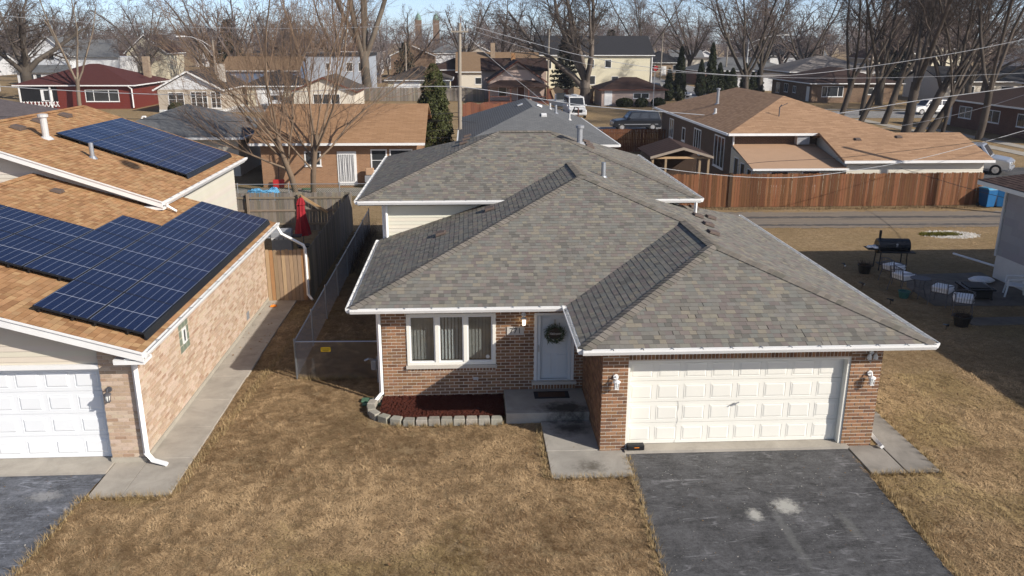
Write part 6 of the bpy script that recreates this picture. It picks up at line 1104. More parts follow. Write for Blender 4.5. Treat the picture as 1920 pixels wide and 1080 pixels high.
def ball(rx, ry, rz):
    def fn(q, n):
        d = q.normal(size=(n, 3)); d /= np.linalg.norm(d, axis=1, keepdims=True); s_ = 1-.3*q.random((n, 1))**2; return d*s_*np.array([[rx, ry, rz]])*(1+.1*np.sin(d[:, :1]*9)*np.sin(d[:, 1:2]*8))+np.array([[0, 0, rz*.85]]), d
    return fn
def evergreen(key, name, label, loc, s=1.0, rz=0, group=None, cat='tree', mk_=None, h=6, r=.08):
    if key not in GEO:
        V, F, c_ = mk_(); st_ = MB(); st_.tube([(0, 0, -.1), (0, 0, h*.8)], [r, r*.3], 7, (.08, .055, .04)); GEO[key] = (st_.mesh('trunk', 'bark'), npmesh('crown', V, F, 'foliage', c_))
    return tree(key, label, loc, rz, s, group, name, cat)
evergreen('arb', 'arborvitae', 'tall dense arborvitae in front of the utility pole', (-5.85, 45, 0), 1.0, 0, mk_=lambda: leafy(26000, column(6.95, 1.4, .45), .14, (.06, .068, .02), 1), h=6.5, r=.12)
arb = lambda sd: (lambda: leafy(9000, column(7, .95, .6), .2, (.034, .042, .017), sd))
for i, (px, y, h, lab) in enumerate(((26.0, 105.5, 4.6, 'short arborvitae at the street end nearest the pink garage'), (27.6, 105.5, 7.6, 'tallest arborvitae nearest the pink garage'), (33.6, 116, 5.6, 'first arborvitae of the row beyond the silver car'), (35.4, 116.5, 8.1, 'tallest arborvitae in the row beyond the silver car'), (36.9, 117, 5.1, 'third arborvitae in the row behind the tan roof'), (38.2, 117.4, 3.9, 'short arborvitae left of the street lamp pole'), (39.2, 117.6, 4.3, 'slightly taller arborvitae touching the street lamp pole'), (41.4, 118, 5.0, 'arborvitae just right of the street lamp pole'), (42.8, 118.3, 3.6, 'low arborvitae second right of the street lamp pole'), (43.9, 118.5, 4.2, 'last arborvitae at the right end of the row'))):
    evergreen('arbr%d' % (i % 2), 'arborvitae', lab, (px, y, 0), (.75+.04*i % .3+h*.03, .8+h*.03, h/7), i*1.1, 'row of arborvitae', mk_=arb(5+i % 2), h=6)
def spruce(h, r):
    def fn(q, n):
        k_ = 16; w_ = q.integers(0, k_, n); z = .06+.92*(w_/k_)+q.normal(0, .008, n); a = q.integers(0, 13, n)*.483+w_*1.7+q.normal(0, .12, n); t = q.random(n)**.6; L = r*(1-z)**.85*(.8+.35*np.sin(a*3+w_)); rr = L*t
        P_ = np.stack([rr*np.cos(a), rr*np.sin(a), z*h-rr*.28+.25*rr*t+q.normal(0, .06, n)], 1); N_ = np.stack([np.cos(a)*.3, np.sin(a)*.3, np.ones(n)], 1); return P_, N_/np.linalg.norm(N_, axis=1, keepdims=True)
    return fn
evergreen('spr', 'spruce_tree', 'dark ragged spruce in front of the yellow building', (11.0, 107, 0), 1.0, 0, mk_=lambda: leafy(16000, spruce(10.4, 2.9), .3, (.03, .032, .024), 9), h=10, r=.2)
evergreen('spr2', 'spruce_tree', 'dark spruce left of the street lamp head', (-55, 172, 0), (1.5, 1.5, 1.25), 1, mk_=lambda: leafy(12000, spruce(10.5, 3.4), .38, (.022, .028, .016), 12), h=10, r=.2)
evergreen('spr2', 'spruce_tree', 'dark spruce beyond the stop sign street', (34, 205, 0), (1.5, 1.5, 1.1), 2); evergreen('spr2', 'spruce_tree', 'dark spruce rising behind the brick ranch', (82, 150, 0), (1.6, 1.6, 1.3), 3); evergreen('spr2', 'spruce_tree', 'dark spruce at the far left below the great tree', (-78, 104, 0), (.9, .9, .55), 4); evergreen('spr2', 'spruce_tree', 'small dark spruce left of the utility pole', (-16, 158, 0), (1, 1, .8), 5)
for i, x in enumerate((17.6, 19.9, 22.2)): evergreen('hedge', 'round_hedge', ('first', 'middle', 'last')[i]+' clipped hedge along the pink garage wall', (x, 95.2, 0), 1.0, i, 'clipped hedges', 'hedge', mk_=lambda: leafy(5000, ball(1.15, .8, .62), .16, (.04, .046, .016), 31), h=.6, r=.05)
evergreen('hedge', 'round_shrub', 'dark shrub under the beige house window', (-38.4, 86.2, 0), 1.1, 2, None, 'shrub')
# ------------------------------------------------------------------ poles, lamps, wires
pl = empty('utility_pole', (-3.95, 41, 0), 'weathered wooden utility pole with insulators behind the brick house', 'utility pole'); MB().tube([(-3.95, 41, 0), (-3.93, 41, 5), (-3.85, 41, 9.75)], [.145, .13, .105], 12).build('shaft', 'pole_wood', pl)
bx('cross_arm', 'pole_wood', pl, -4.45, -3.3, 40.82, 40.92, 9.15, 9.25)
for x in (-4.4, -4.15, -3.55, -3.35): MB().lathe([(.03, 0), (.05, .05), (.03, .09), (.045, .13), (.02, .16)], (x, 40.87, 9.25), 8).build('insulator', 'steel_pale', pl)
MB().tube([(-3.8, 40.95, 9.4), (-3.78, 40.95, 10.1)], .03, 6).build('top_pin', 'brown_door', pl); MB().lathe([(.05, 0), (.09, .04), (.05, .1)], (-3.78, 40.95, 10.1), 8).build('top_insulator', 'steel_pale', pl)
p2 = empty('utility_pole', (27.6, 22.8, 0), 'wooden utility pole by the alley past the right edge', 'utility pole'); MB().tube([(27.6, 22.8, 0), (27.6, 22.8, 9.5)], [.17, .13], 12).build('shaft', 'pole_wood', p2)
def street_lamp(label, x, y, h, dx, arm, wood):
    o = empty('street_lamp', (x, y, 0), label, 'street lamp'); MB().tube([(x, y, 0), (x, y, h)], [.17, .11], 10).build('pole', wood, o); z = h-arm*.35 if not dx else h-.9
    MB().tube([(x, y, h-1.0), (x+dx*arm*.4, y, h-.1), (x+dx*arm*.75, y, h+.35), (x+dx*arm, y, h+.4)], .05, 6).build('arm', 'steel_pale', o); MB().tube([(x, y, h-2.2), (x+dx*arm*.35, y, h-.5), (x+dx*arm*.6, y, h+.1)], .035, 6).build('brace', 'steel_pale', o); MB().box(*sorted((x+dx*arm, x+dx*(arm+1.1))), y-.18, y+.18, h+.32, h+.5).build('lamp_head', 'white', o, bevel=.06)
street_lamp('wooden street lamp pole reaching left in front of the white gable house', -35.9, 95, 8.5, -1, 3.4, 'pole_wood'); street_lamp('tall pale street lamp pole reaching right behind the arborvitae row', 42.8, 122, 9.0, 1, 5.6, 'steel_pale')
for x, y, h, lab in ((9.4, 118, 10.2, 'dark utility pole in front of the yellow building'), (39.5, 170, 10, 'pale utility pole at the stop sign street'), (48, 150, 10, 'leaning utility pole behind the arborvitae row'), (-73, 112, 8.5, 'short pale pole left of the great tree'), (-27, 150, 9, 'pole seen through the twin trunked tree'), (-14.8, 142, 8, 'thin white pole behind the taupe house')):
    o = MB().tube([(x, y, 0), (x+.1, y, h)], [.18, .11], 8).build('far_pole', 'pole_wood', None); tag(o, lab, 'pole'); o.name = 'utility_pole'
fpole = MB().tube([(19.0, 84, 0), (19.0, 84, 4.9)], .04, 8).build('flag_pole', 'steel_pale', None); tag(fpole, 'thin pale flagpole in the lawn before the hedges', 'flagpole')
wp = empty('wooden_post', (6.2, 56, 0), 'brown yard post with a black lamp beside the grey roof', 'post'); MB().tube([(6.2, 56, 0), (6.2, 56, 3.0)], .06, 8).build('shaft', 'brown_door', wp); MB().tube([(6.2, 56, 3.0), (5.9, 56, 3.1), (5.7, 56, 2.6)], [.05, .05, .09], 8).build('lamp', 'black', wp)
ss = empty('stop_sign', (40.2, 178, 0), 'red octagonal stop sign at the far street corner', 'sign'); MB().tube([(40.2, 178, 0), (40.2, 178, 2.2)], .05, 6).build('post', 'galv_dull', ss)
MB().tube([(40.2, 177.9, 2.2), (40.2, 177.93, 2.2)], .62, 8).build('plate', 'stop_red', ss); text('STOP', 'lettering', .42, (40.2, 177.89, 2.2), (R(90), 0, 0), 'white', ss, .003)
def wire(label, pts, r, mat, name='overhead_cable'):
    P_ = [Vector(p) for p in pts]; out = []
    for i in range(len(P_)-1):      # smooth through the points
        a, b, c_, d = P_[max(i-1, 0)], P_[i], P_[i+1], P_[min(i+2, len(P_)-1)]
        for j in range(6):
            t = j/6; out.append(.5*((2*b)+(c_-a)*t+(2*a-5*b+4*c_-d)*t*t+(3*b-a-3*c_+d)*t**3))
    out.append(P_[-1]); o = MB().tube(out, r, 5).build(name, mat, None); return tag(o, label, 'cable', 'overhead cables')
wire('thick pale cable sagging left from the utility pole to the left edge', [(-38.11, 40.9, 6.09), (-34.12, 40.9, 5.68), (-26.28, 40.9, 5.23), (-19.32, 40.9, 5.12), (-13.29, 40.9, 5.39), (-8.29, 40.9, 5.63), (-3.91, 40.9, 5.66)], 0.027, 'cable_pale')
wire('thick pale cable sagging right from the utility pole over the tan roof', [(-3.91, 40.9, 5.66), (-0.37, 40.9, 5.17), (4.4, 40.9, 4.41), (10.35, 40.9, 3.93), (17.15, 40.9, 3.48), (22.06, 40.9, 3.76), (28.06, 40.9, 4.67), (35.6, 40.9, 5.64), (42.41, 40.9, 6.51)], 0.027, 'cable_pale')
wire('high pale wire from the cross arm to the left edge', [(-37.28, 40.9, 10.32), (-33.35, 40.9, 10.08), (-25.03, 40.9, 9.55), (-17.18, 40.9, 9.37), (-10.24, 40.9, 9.46), (-4.45, 40.9, 9.72)], 0.014, 'cable_pale')
wire('high pale wire falling right from the pole and rising at right edge', [(-3.64, 40.9, 9.72), (-0.38, 40.9, 8.85), (4.31, 40.9, 7.69), (9.45, 40.9, 6.86), (15.02, 40.9, 6.4), (19.49, 40.9, 6.44), (25.05, 40.9, 7.08), (30.59, 40.9, 7.94), (34.99, 40.9, 8.79), (41.58, 40.9, 10.14)], 0.018, 'cable_pale')
wire('faint level wire across the street trees', [(-3.64, 40.9, 9.45), (4.69, 40.9, 7.13), (12.41, 40.9, 6.51), (19.51, 40.9, 6.22), (27.06, 40.9, 6.26), (35.42, 40.9, 6.55), (42.32, 40.9, 6.88)], 0.01, 'cable_pale')
wire('uppermost dark cable through the twin trunked tree', [(-37.87, 40.9, 3.83), (-34.46, 40.9, 3.71), (-25.46, 40.9, 3.55), (-17.71, 40.9, 3.35), (-11.62, 40.9, 3.55), (-6.2, 40.9, 3.79), (-4.02, 40.9, 3.93)], 0.018, 'cable_dark')
wire('second dark cable through the twin trunked tree', [(-37.98, 40.9, 3.27), (-34.55, 40.9, 3.19), (-25.53, 40.9, 2.95), (-17.75, 40.9, 2.86), (-9.84, 40.9, 3.15), (-4.02, 40.9, 3.46)], 0.014, 'cable_dark')
wire('third dark cable with pale splice through the twin trunked tree', [(-38.1, 40.9, 2.64), (-25.96, 40.9, 2.38), (-17.8, 40.9, 2.32), (-9.87, 40.9, 2.51), (-4.03, 40.9, 2.78)], 0.014, 'cable_dark')
wire('lowest dark cable through the twin trunked tree', [(-38.18, 40.9, 2.22), (-26.01, 40.9, 1.99), (-17.83, 40.9, 1.99), (-9.89, 40.9, 2.11), (-4.04, 40.9, 2.27)], 0.018, 'cable_dark')
wire('guy wire slanting down right from the pole top', [(-3.57, 40.9, 9.18), (-2.34, 40.9, 7.99), (-0.91, 40.9, 6.78), (1.09, 40.9, 5.2), (3.32, 40.9, 3.41)], 0.012, 'cable_pale')
wire('service cable draped over the grey hip roof', [(-3.95, 40.9, 3.39), (-2.38, 40.9, 3.13), (-0.52, 38.0, 2.9), (0.82, 33.0, 2.99)], 0.016, 'cable_dark')
wire('pale service cable crossing low in front of the brown fence', [(4.77, 19.6, 3.36), (6.83, 20.5, 2.97), (9.66, 21.5, 2.57), (12.63, 22.5, 2.39), (15.45, 23.5, 2.5), (19.94, 25.0, 2.91), (26.2, 26.5, 4.14), (31.99, 27.5, 5.59)], 0.014, 'cable_pale')
wire('dark service drop slanting from the thick cable to the grey house', [(18.67, 40.9, 3.4), (19.9, 38.0, 2.72), (20.6, 34.0, 2.18), (20.85, 30.0, 1.89), (20.75, 25.0, 1.88), (20.2, 20.0, 2.06), (19.48, 16.0, 2.37), (18.87, 14.2, 2.59)], 0.012, 'cable_dark')
wire('dark wire rising right across the extension roof', [(11.26, 28.0, 2.15), (12.88, 27.6, 2.4), (16.14, 27.0, 2.65), (18.75, 26.6, 2.97), (22.92, 26.0, 3.56), (25.6, 25.6, 4.1), (28.75, 25.0, 4.83)], 0.012, 'cable_dark')
wire('pale wire from the right edge down to the brick house roof', [(19.1, 34.0, 3.36), (21.95, 33.0, 3.62), (24.62, 32.0, 4.28), (26.81, 31.0, 5.04), (28.24, 30.0, 5.77), (30.53, 28.0, 7.11)], 0.012, 'cable_pale')
# ------------------------------------------------------------------ vehicles
def vehicle(name, label, loc, rz, kind, paint, cat='car', L=4.7, W_=1.85, Ht=1.75):
    o = local(name, label, cat); hw = W_/2; zb = .32; wr = .36 if kind != 'sedan' else .32
    if kind == 'suv': belt = Ht*.6; side = [(0, .5), (0.03, belt*.8), (.25, belt*.9), (1.15, belt), (L-.05, belt), (L, .55), (L-.1, zb), (.1, zb)]; cab = (1.25, 1.85, L-.35, L-.1)
    elif kind == 'van': belt = Ht*.55; side = [(0, .45), (0.02, belt*.72), (.7, belt*.85), (1.1, belt), (L-.02, belt), (L, .5), (L-.1, zb), (.1, zb)]; cab = (.85, 1.55, L-.12, L-.02)
    elif kind == 'pickup': belt = Ht*.6; side = [(0, .55), (.03, belt*.85), (1.3, belt*.95), (1.35, belt), (L, belt*.95), (L, .55), (L-.1, zb+.1), (.1, zb)]; cab = (1.35, 1.95, 3.3, 3.45)
    else: belt = Ht*.58; side = [(0, .45), (.05, belt*.75), (1.3, belt*.95), (L-.9, belt*1.02), (L-.05, belt*.95), (L, .5), (L-.1, zb), (.1, zb)]; cab = (1.25, 2.1, L-1.6, L-.75)
    mb = MB(); n = len(side); ys = [(-hw, .86), (-hw*.93, 1), (hw*.93, 1), (hw, .86)]; zc = (zb+belt)/2
    for y, s_ in ys:
        for x, z in side: mb.v.append((x+(L/2-x)*(1-s_)*.12, y, zc+(z-zc)*s_))
    for i in range(3):
        for j in range(n): mb.f.append([i*n+j, i*n+(j+1) % n, (i+1)*n+(j+1) % n, (i+1)*n+j]); mb.t.append(None)
    mb.f += [list(range(n))[::-1], [3*n+j for j in range(n)]]; mb.t += [None]*2; mb.build('body', paint, o, bevel=.04)
    a0, a1, a2, a3 = cab; t = hw*(.88 if kind == 'van' else .78); bw = hw*.93; cb = MB(); cb.add([(a0, -bw, belt-.03), (a3, -bw, belt-.03), (a3, bw, belt-.03), (a0, bw, belt-.03), (a1, -t, Ht), (a2, -t, Ht), (a2, t, Ht), (a1, t, Ht)], [(0, 1, 5, 4), (1, 2, 6, 5), (2, 3, 7, 6), (3, 0, 4, 7), (4, 5, 6, 7)]); cb.build('cabin', paint, o, bevel=.05)
    def quad(f0, f1, g0, g1, pts):    # inset glass on a cabin face
        A, B_, C_, D_ = [Vector(p) for p in pts]; nn = (B_-A).cross(D_-A).normalized()*.012; q = lambda u, v: A.lerp(B_, u).lerp(D_.lerp(C_, u), v)+nn; MB().prism([q(f0, g0), q(f1, g0), q(f1, g1), q(f0, g1)], -nn*.8).build('side_window' if f1-f0 < .7 else 'windscreen', 'glass_dark', o)
    lo = belt-.03; Lf = [(a0, -bw, lo), (a3, -bw, lo), (a2, -t, Ht), (a1, -t, Ht)]; Rf = [(a3, bw, lo), (a0, bw, lo), (a1, t, Ht), (a2, t, Ht)]; Ff = [(a0, bw, lo), (a0, -bw, lo), (a1, -t, Ht), (a1, t, Ht)]; Bf = [(a3, -bw, lo), (a3, bw, lo), (a2, t, Ht), (a2, -t, Ht)]
    cuts = [(.06, .34), (.38, .64), (.68, .94)] if kind in ('suv', 'van') else [(.08, .46), (.52, .9)]
    for f0, f1 in cuts: quad(f0, f1, .16, .86, Lf); quad(1-f1, 1-f0, .16, .86, Rf)
    quad(.07, .93, .12, .9, Ff); quad(.08, .92, .2, .85, Bf)
    for x in (.85, L-.95):
        for s_ in (-1, 1):
            wh = MB().tube([(x, s_*(hw-.21), wr), (x, s_*(hw+.012), wr)], wr, 18).build('wheel', 'tyre', o); MB().tube([(x, s_*(hw+.0), wr), (x, s_*(hw+.022), wr)], wr*.62, 14).build('rim', 'chrome', wh)
            for k_ in range(5): tt_ = k_*1.2566; MB().tube([(x, s_*(hw+.026), wr), (x+wr*.5*math.cos(tt_), s_*(hw+.026), wr+wr*.5*math.sin(tt_))], .025, 4).build('spoke', 'steel_pale', wh)
    for s_ in (-1, 1):
        bx('headlight', 'headlamp', o, -.025, .1, *sorted((s_*hw*.5, s_*hw*.86)), belt*.62, belt*.78, bevel=.015); bx('tail_light', 'taillamp', o, L-.06, L+.012, *sorted((s_*hw*.74, s_*hw*.9)), belt*.62, belt*.9); MB().box(a0+.25, a0+.42, *sorted((s_*(hw+.0), s_*(hw+.16))), belt+.02, belt+.2).build('mirror', paint, o, bevel=.03)
    bx('grille', 'chrome' if kind == 'suv' else 'black', o, -.02, .06, -hw*.45, hw*.45, belt*.52, belt*.78); bx('bumper', 'steel_pale' if kind == 'van' else paint, o, -.06, .1, -hw*.88, hw*.88, .38, .56, bevel=.04)
    bx('side_trim', 'galv_dull', o, .5, L-.4, -hw-.008, -hw*.93, belt*.55, belt*.6)
    return place(o, loc, rz)
# nose at local x=0, so rz turns the +x tail direction
vehicle('silver_suv', 'large silver utility vehicle parked past the extension roof', (33.4, 37.4, 0), R(140), 'suv', 'paint_silver', L=5.2, W_=2.05, Ht=1.95); vehicle('navy_car', 'dark navy car beside the silver utility vehicle at right', (33.3, 34.3, 0), R(12), 'sedan', 'paint_navy', L=4.6, Ht=1.45)
vehicle('dark_suv', 'dark utility vehicle parked side on behind the dark fence', (11.0, 66.5, 0), R(2), 'suv', 'paint_black', L=4.9, W_=1.9, Ht=1.85); vehicle('white_van', 'white van facing us on the lawn in front of the boat', (9.2, 78.6, 0), R(92), 'van', 'paint_white', 'van', 5.4, 2.0, 2.35)
vehicle('silver_car', 'silver car partly hidden behind the tallest arborvitae', (30.6, 112, 0), R(120), 'sedan', 'paint_silver', L=4.5, Ht=1.5); vehicle('dark_car', 'dark car parked behind the pink garage', (28.3, 121, 0), R(100), 'suv', 'paint_navy', L=4.7, Ht=1.65); vehicle('dark_car', 'second dark car at the kerb beside the arborvitae', (30.8, 119, 0), R(100), 'suv', 'paint_black', L=4.7, Ht=1.65)
vehicle('white_suv', 'white car parked in front of the dark roofed garage', (-27.9, 91.5, 0), R(95), 'suv', 'paint_white', L=4.8, Ht=1.75); vehicle('white_suv', 'white car on the cross street behind the leaning trees', (50.6, 83, 0), R(8), 'suv', 'paint_white', L=4.8, Ht=1.75); vehicle('white_suv', 'second white car further along the cross street', (56.5, 84.6, 0), R(5), 'suv', 'paint_white', L=4.8, Ht=1.7)
bt = local('motor_boat', 'covered white motor boat on a trailer behind the van', 'boat'); mb = MB(); st_ = [(0, .05, .9, 1.5), (1.2, .75, .6, 1.45), (3.2, 1.05, .5, 1.4), (5.2, 1.0, .5, 1.4)]
for x, wd_, z0_, z1_ in st_:
    for y, z in ((-wd_, z1_), (-wd_*.8, z0_+.3), (0, z0_), (wd_*.8, z0_+.3), (wd_, z1_)): mb.v.append((x, y, z))
for i in range(3):
    for j in range(4): mb.f.append([i*5+j, i*5+j+1, (i+1)*5+j+1, (i+1)*5+j]); mb.t.append(None)
    mb.f.append([i*5+4, i*5, (i+1)*5, (i+1)*5+4]); mb.t.append(None)
mb.f.append([15, 16, 17, 18, 19]); mb.t.append(None); mb.build('hull', 'white_dirty', bt); bx('console', 'white', bt, 2.2, 3.2, -.6, .6, 1.4, 2.2, bevel=.06); bx('windshield', 'glass_dark', bt, 2.0, 2.1, -.6, .6, 1.6, 2.4); tubes(bt, 'trailer', 'galv_dull', [[(-1.2, 0, .45), (.2, 0, .5), (5.2, -.7, .5)], [(.2, 0, .5), (5.2, .7, .5)]], .06)
for s_ in (-1, 1): MB().tube([(3.6, s_*.95, .32), (3.6, s_*1.15, .32)], .32, 14).build('wheel', 'tyre', bt)
place(bt, (8.3, 84.5, 0), R(96)); bb = bx('blue_barrel', 'paint_blue', None, 6.6, 7.6, 80, 80.9, 0, .8, bevel=.2); tag(bb, 'blue covered trailer box beside the white van', 'box'); bb.name = 'blue_box'
ld = local('ladder', 'white ladder lying on the roof of the van', 'ladder')
for y in (-.2, .2): MB().box(0, 3.2, y-.03, y+.03, 0, .08).build('rail', 'white', ld)
for i in range(9): MB().box(.2+i*.34, .24+i*.34, -.17, .17, .02, .06).build('rung', 'steel_pale', ld)
place(ld, (9.5, 80.6, 2.37), R(95))
# church towers on the skyline
for x, lab in ((-28, 'left of twin brick church towers with green caps on the skyline'), (-19, 'right of twin brick church towers with green caps on the skyline')):
    o = empty('church_tower', (x, 420, 0), lab, 'tower'); X_ = x; bx('shaft', 'brick_far', o, X_-1.6, X_+1.6, 420, 423.2, 0, 17.5); mb = MB(); mb.lathe([(1.8, 0), (1.5, .8), (1.4, 1.6), (1.0, 2.4), (.2, 3.4), (.05, 4.6)], (X_, 421.6, 17.5), 8); mb.build('cap', 'copper_green', o)
# ------------------------------------------------------------------ dead grass
def grass(name, label, zones, seed, size, holes):
    q = np.random.default_rng(seed); P_ = []
    for (x0, x1, y0, y1, dens) in zones:
        n = int((x1-x0)*(y1-y0)*dens); P_.append(np.stack([q.uniform(x0, x1, n), q.uniform(y0, y1, n)], 1))
    P_ = np.concatenate(P_); keep = np.ones(len(P_), bool)
    for h in holes: keep &= ~((P_[:, 0] > h[0]) & (P_[:, 0] < h[1]) & (P_[:, 1] > h[2]) & (P_[:, 1] < h[3]))
    xl = .02+(P_[:, 1]+.12)*.0366; xr = 5.0+(P_[:, 1]+.12)*.045; keep &= ~((P_[:, 0] > xl+.03) & (P_[:, 0] < xr-.03) & (P_[:, 1] < .24)); keep &= ~((P_[:, 0] < -11.06+(P_[:, 1]+.45)*.0384-.03) & (P_[:, 1] < 0))
    P_ = P_[keep]; n = len(P_); x, y = P_[:, 0], P_[:, 1]
    def vn(scale, sd):             # smooth value noise
        g = np.random.default_rng(sd).random((256, 256)); u = x/scale+500.3; v = y/scale+500.7; i = np.floor(u).astype(int); j = np.floor(v).astype(int); fu = u-i; fv = v-j; fu = fu*fu*(3-2*fu); fv = fv*fv*(3-2*fv); G_ = lambda a_, b_: g[a_ % 256, b_ % 256]
        return (G_(i, j)*(1-fu)+G_(i+1, j)*fu)*(1-fv)+(G_(i, j+1)*(1-fu)+G_(i+1, j+1)*fu)*fv
    ang = 9*vn(.9, 1)+5*vn(.33, 2)+q.normal(0, .6, n)
    patch = .47+.75*(vn(5.2, 9)-.5)+.6*(vn(2.2, 3)-.5)+.5*(vn(.7, 4)-.5)+.6*(vn(.2, 5)-.5)+.55*(vn(.09, 6)-.5)+q.normal(0, .17, n); patch = np.clip(patch, 0, 1)[:, None]
    c0 = np.array([[.165, .098, .048]]); c1 = np.array([[.56, .39, .215]]); col = c0+(c1-c0)*patch; gm = (vn(1.6, 8)-.62)*2.2+q.normal(0, .12, n); g = (gm > .1)[:, None]; col = np.where(g, col*np.array([[.84, .88, .78]]), col)
    keep2 = (vn(.13, 7) > .2) | (q.random(n) < .25); thin = keep2
    L = size*q.uniform(.55, 1.5, n)*(.8+.5*patch[:, 0]); el = np.abs(q.normal(.16, .25, n)); d = np.stack([np.cos(ang)*np.cos(el), np.sin(ang)*np.cos(el), np.sin(el)], 1); w_ = np.stack([-np.sin(ang), np.cos(ang), np.zeros(n)], 1)*(size*.085*q.uniform(.6, 1.3, n))[:, None]
    z = .006+.018*np.clip(patch[:, 0], 0, 1); base = np.stack([x, y, z], 1); tip = base+d*L[:, None]; tip[:, 2] = np.maximum(tip[:, 2]-L*.12, .01)
    base, w_, tip, col = base[thin], w_[thin], tip[thin], col[thin]; n = len(base)
    V = np.stack([base-w_, base+w_, tip], 1).reshape(-1, 3); F = np.arange(3*n).reshape(-1, 3)
    o = link(name, npmesh(name, V, F, 'grass', col)); return tag(o, label, 'grass', kind='stuff')
HO = [(-1.7, .02, -1.1, 3), (-11.3, -9.45, -1.4, 12), (4.98, 6.5, -1.22, 1.5), (5.75, 6.5, 0, 9.9), (-2.6, -.5, 1.45, 3), (-5.85, -2.5, 1.45, 3), (-5.6, 5.6, 2.9, 13), (-.56, 5.6, 0, 3), (-6.2, 3.4, 9, 19), (12.5, 16.8, 9.4, 13.9), (12.6, 16.8, 7.7, 8.6), (18, 20.5, 19.4, 21.2)]
grass('grass', 'matted dead brown grass of the front lawn', [(-14, 0, -8, -1, 3600), (-9.45, 0, -1, 4.6, 3600)], 1, .056, HO)
grass('grass', 'dead grass on the lawn beside the garage', [(4.6, 16, -7, 4, 2000), (6.5, 16.8, 4, 14, 750), (6.5, 24, 14, 22, 300)], 2, .066, HO)
grass('grass', 'long dead grass strip between the two houses', [(-9.42, -5.6, 4.6, 22, 900)], 3, .10, HO)
def tufts(name, label, pts, seed, n, r, h, tone):
    q = random.Random(seed); mb = MB()
    for (x, y, rr) in pts:
        for i in range(n): a = q.uniform(0, 6.28); d = rr*q.random()**.5; p = Vector((x+d*math.cos(a), y+d*math.sin(a), 0)); t = Vector((q.gauss(0, .5)*h, q.gauss(0, .5)*h, h*q.uniform(.5, 1.2))); s_ = Vector((-t.y, t.x, 0)).normalized()*r; mb.poly([p-s_, p+s_, p+t], vary(tone, q, .3))
    return tag(mb.build(name, 'grass', None), label, 'grass', kind='stuff')
tufts('grass', 'long pale grass tufts along the lawn edges and fence foot', [(-9.35+.02*i, -1.2+i*.3, .12) for i in range(40)]+[(-7.9+i*.12, 4.4, .1) for i in range(14)]+[(-1.82, -1+i*.3, .08) for i in range(8)]+[(-5.4+i*.3, 1.42, .07) for i in range(10)]+[(.0-.0366*i*.25, -.4-i*.25, .09) for i in range(30)]+[(5.03-.045*i*.25, -1.4-i*.25, .09) for i in range(26)]+[(-11.1-.0384*i*.25, -1.5-i*.25, .09) for i in range(24)]+[(-1.7+i*.2, -1.16, .07) for i in range(9)]+[(-11+i*.2, -1.46, .07) for i in range(9)]+[(5.1+i*.2, -1.3, .06) for i in range(8)]+[(6.55, -1.1+i*.3, .06) for i in range(30)], 4, 60, .005, .14, (.34, .25, .13))
tufts('moss', 'bright olive moss patch beside the pale gravel', [(18.0+i*.13, 20.25+.1*math.sin(i*2), .3) for i in range(12)], 5, 260, .02, .08, (.14, .13, .025)); tufts('weeds', 'dry weeds along the foot of the brown fence', [(7.2+i*.35, 26.5+.15*math.sin(i), .3) for i in range(50)], 6, 45, .008, .16, (.2, .14, .08))
tufts('brush', 'thin dead brush climbing the chain-link fence', [(-8.0, 15+i*.5, .35) for i in range(14)], 7, 60, .005, .9, (.1, .07, .05)); tufts('tall_stems', 'tall dry stems in front of the garden shed', [(7.4+i*.28, 27.7, .15) for i in range(9)], 8, 3, .012, 2.1, (.3, .2, .14))
lv = MB(); q_ = random.Random(9)
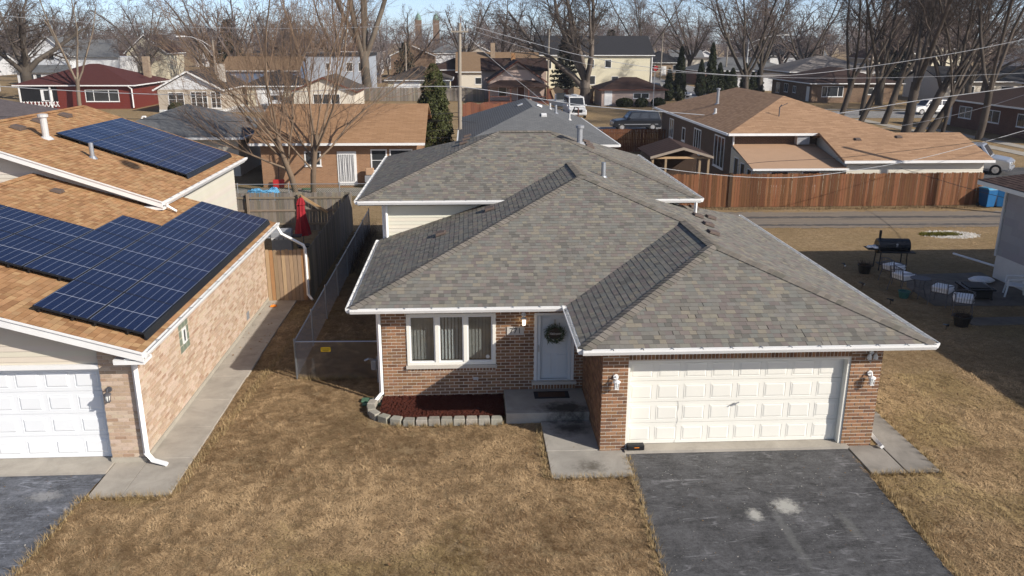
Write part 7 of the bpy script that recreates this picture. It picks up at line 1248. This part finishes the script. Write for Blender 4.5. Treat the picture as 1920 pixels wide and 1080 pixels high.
for i in range(260):
    x, y = q_.choice([(q_.uniform(-9, -1), q_.uniform(-5, 1.2)), (q_.uniform(6.6, 12), q_.uniform(-4, 10)), (q_.uniform(-11.2, -9.4), q_.uniform(6, 11))]); a = q_.uniform(0, 6.28); s_ = q_.uniform(.015, .035); e = Vector((math.cos(a), math.sin(a), q_.uniform(-.3, .3)))*s_; f_ = Vector((-math.sin(a), math.cos(a), q_.uniform(.2, .6)))*s_; p = Vector((x, y, .06)); lv.poly([p-e, p-f_*.8, p+e, p+f_], vary(q_.choice([(.22, .12, .05), (.3, .2, .1), (.16, .09, .045)]), q_, .2))
tag(lv.build('leaves', 'foliage', None), 'scattered dry leaves and scraps on the lawns', 'leaves', kind='stuff')

fk = MB(); q_ = random.Random(19)
for i in range(900):
    x, y = (q_.uniform(0, 4.9), q_.uniform(-5.2, -.2)) if i < 640 else (q_.uniform(-14.5, -11.3), q_.uniform(-4, -.5)); s_ = q_.choice([.006, .008, .01, .012, .018])*q_.uniform(.7, 1.3); a = q_.uniform(0, 6.28); e = Vector((math.cos(a), math.sin(a), 0))*s_; f_ = Vector((-math.sin(a), math.cos(a), 0))*s_*q_.uniform(.4, 1); p = Vector((x, y, .026)); fk.add([p-e, p-f_, p+e, p+f_, p+Vector((0, 0, s_*.6))], [(0, 1, 4), (1, 2, 4), (2, 3, 4), (3, 0, 4)], vary(q_.choice([(.3, .29, .27), (.4, .38, .34), (.2, .13, .07), (.16, .155, .15), (.12, .115, .11)]), q_, .3))
tag(fk.build('gravel', 'stone', None), 'loose grit and scraps on the driveways', 'gravel', kind='stuff')
# ------------------------------------------------------------------ lettering becomes plain meshes
dg = bpy.context.evaluated_depsgraph_get()
for o in [o for o in bpy.data.objects if o.type == 'FONT']:
    me = bpy.data.meshes.new_from_object(o.evaluated_get(dg)); n_ = o.name; p_ = o.parent; m_ = o.matrix_local.copy(); bpy.data.objects.remove(o)
    q_ = bpy.data.objects.new(n_, me); COL.objects.link(q_); q_.parent = p_; q_.matrix_local = m_

# thin winter air round the whole place
hz = bpy.data.materials.new('haze'); hz.use_nodes = True; hn = hz.node_tree; hn.nodes.clear(); ho = hn.nodes.new('ShaderNodeOutputMaterial'); hv = hn.nodes.new('ShaderNodeVolumePrincipled'); hv.inputs['Color'].default_value = (.86, .9, 1, 1); hv.inputs['Density'].default_value = .00022; hv.inputs['Anisotropy'].default_value = .2
hn.links.new(hv.outputs[0], ho.inputs['Volume']); M['haze'] = hz
hb_ = MB().box(-905, 905, -62, 1505, -1, 33).build('haze', 'haze', None); hb_['kind'] = 'stuff'
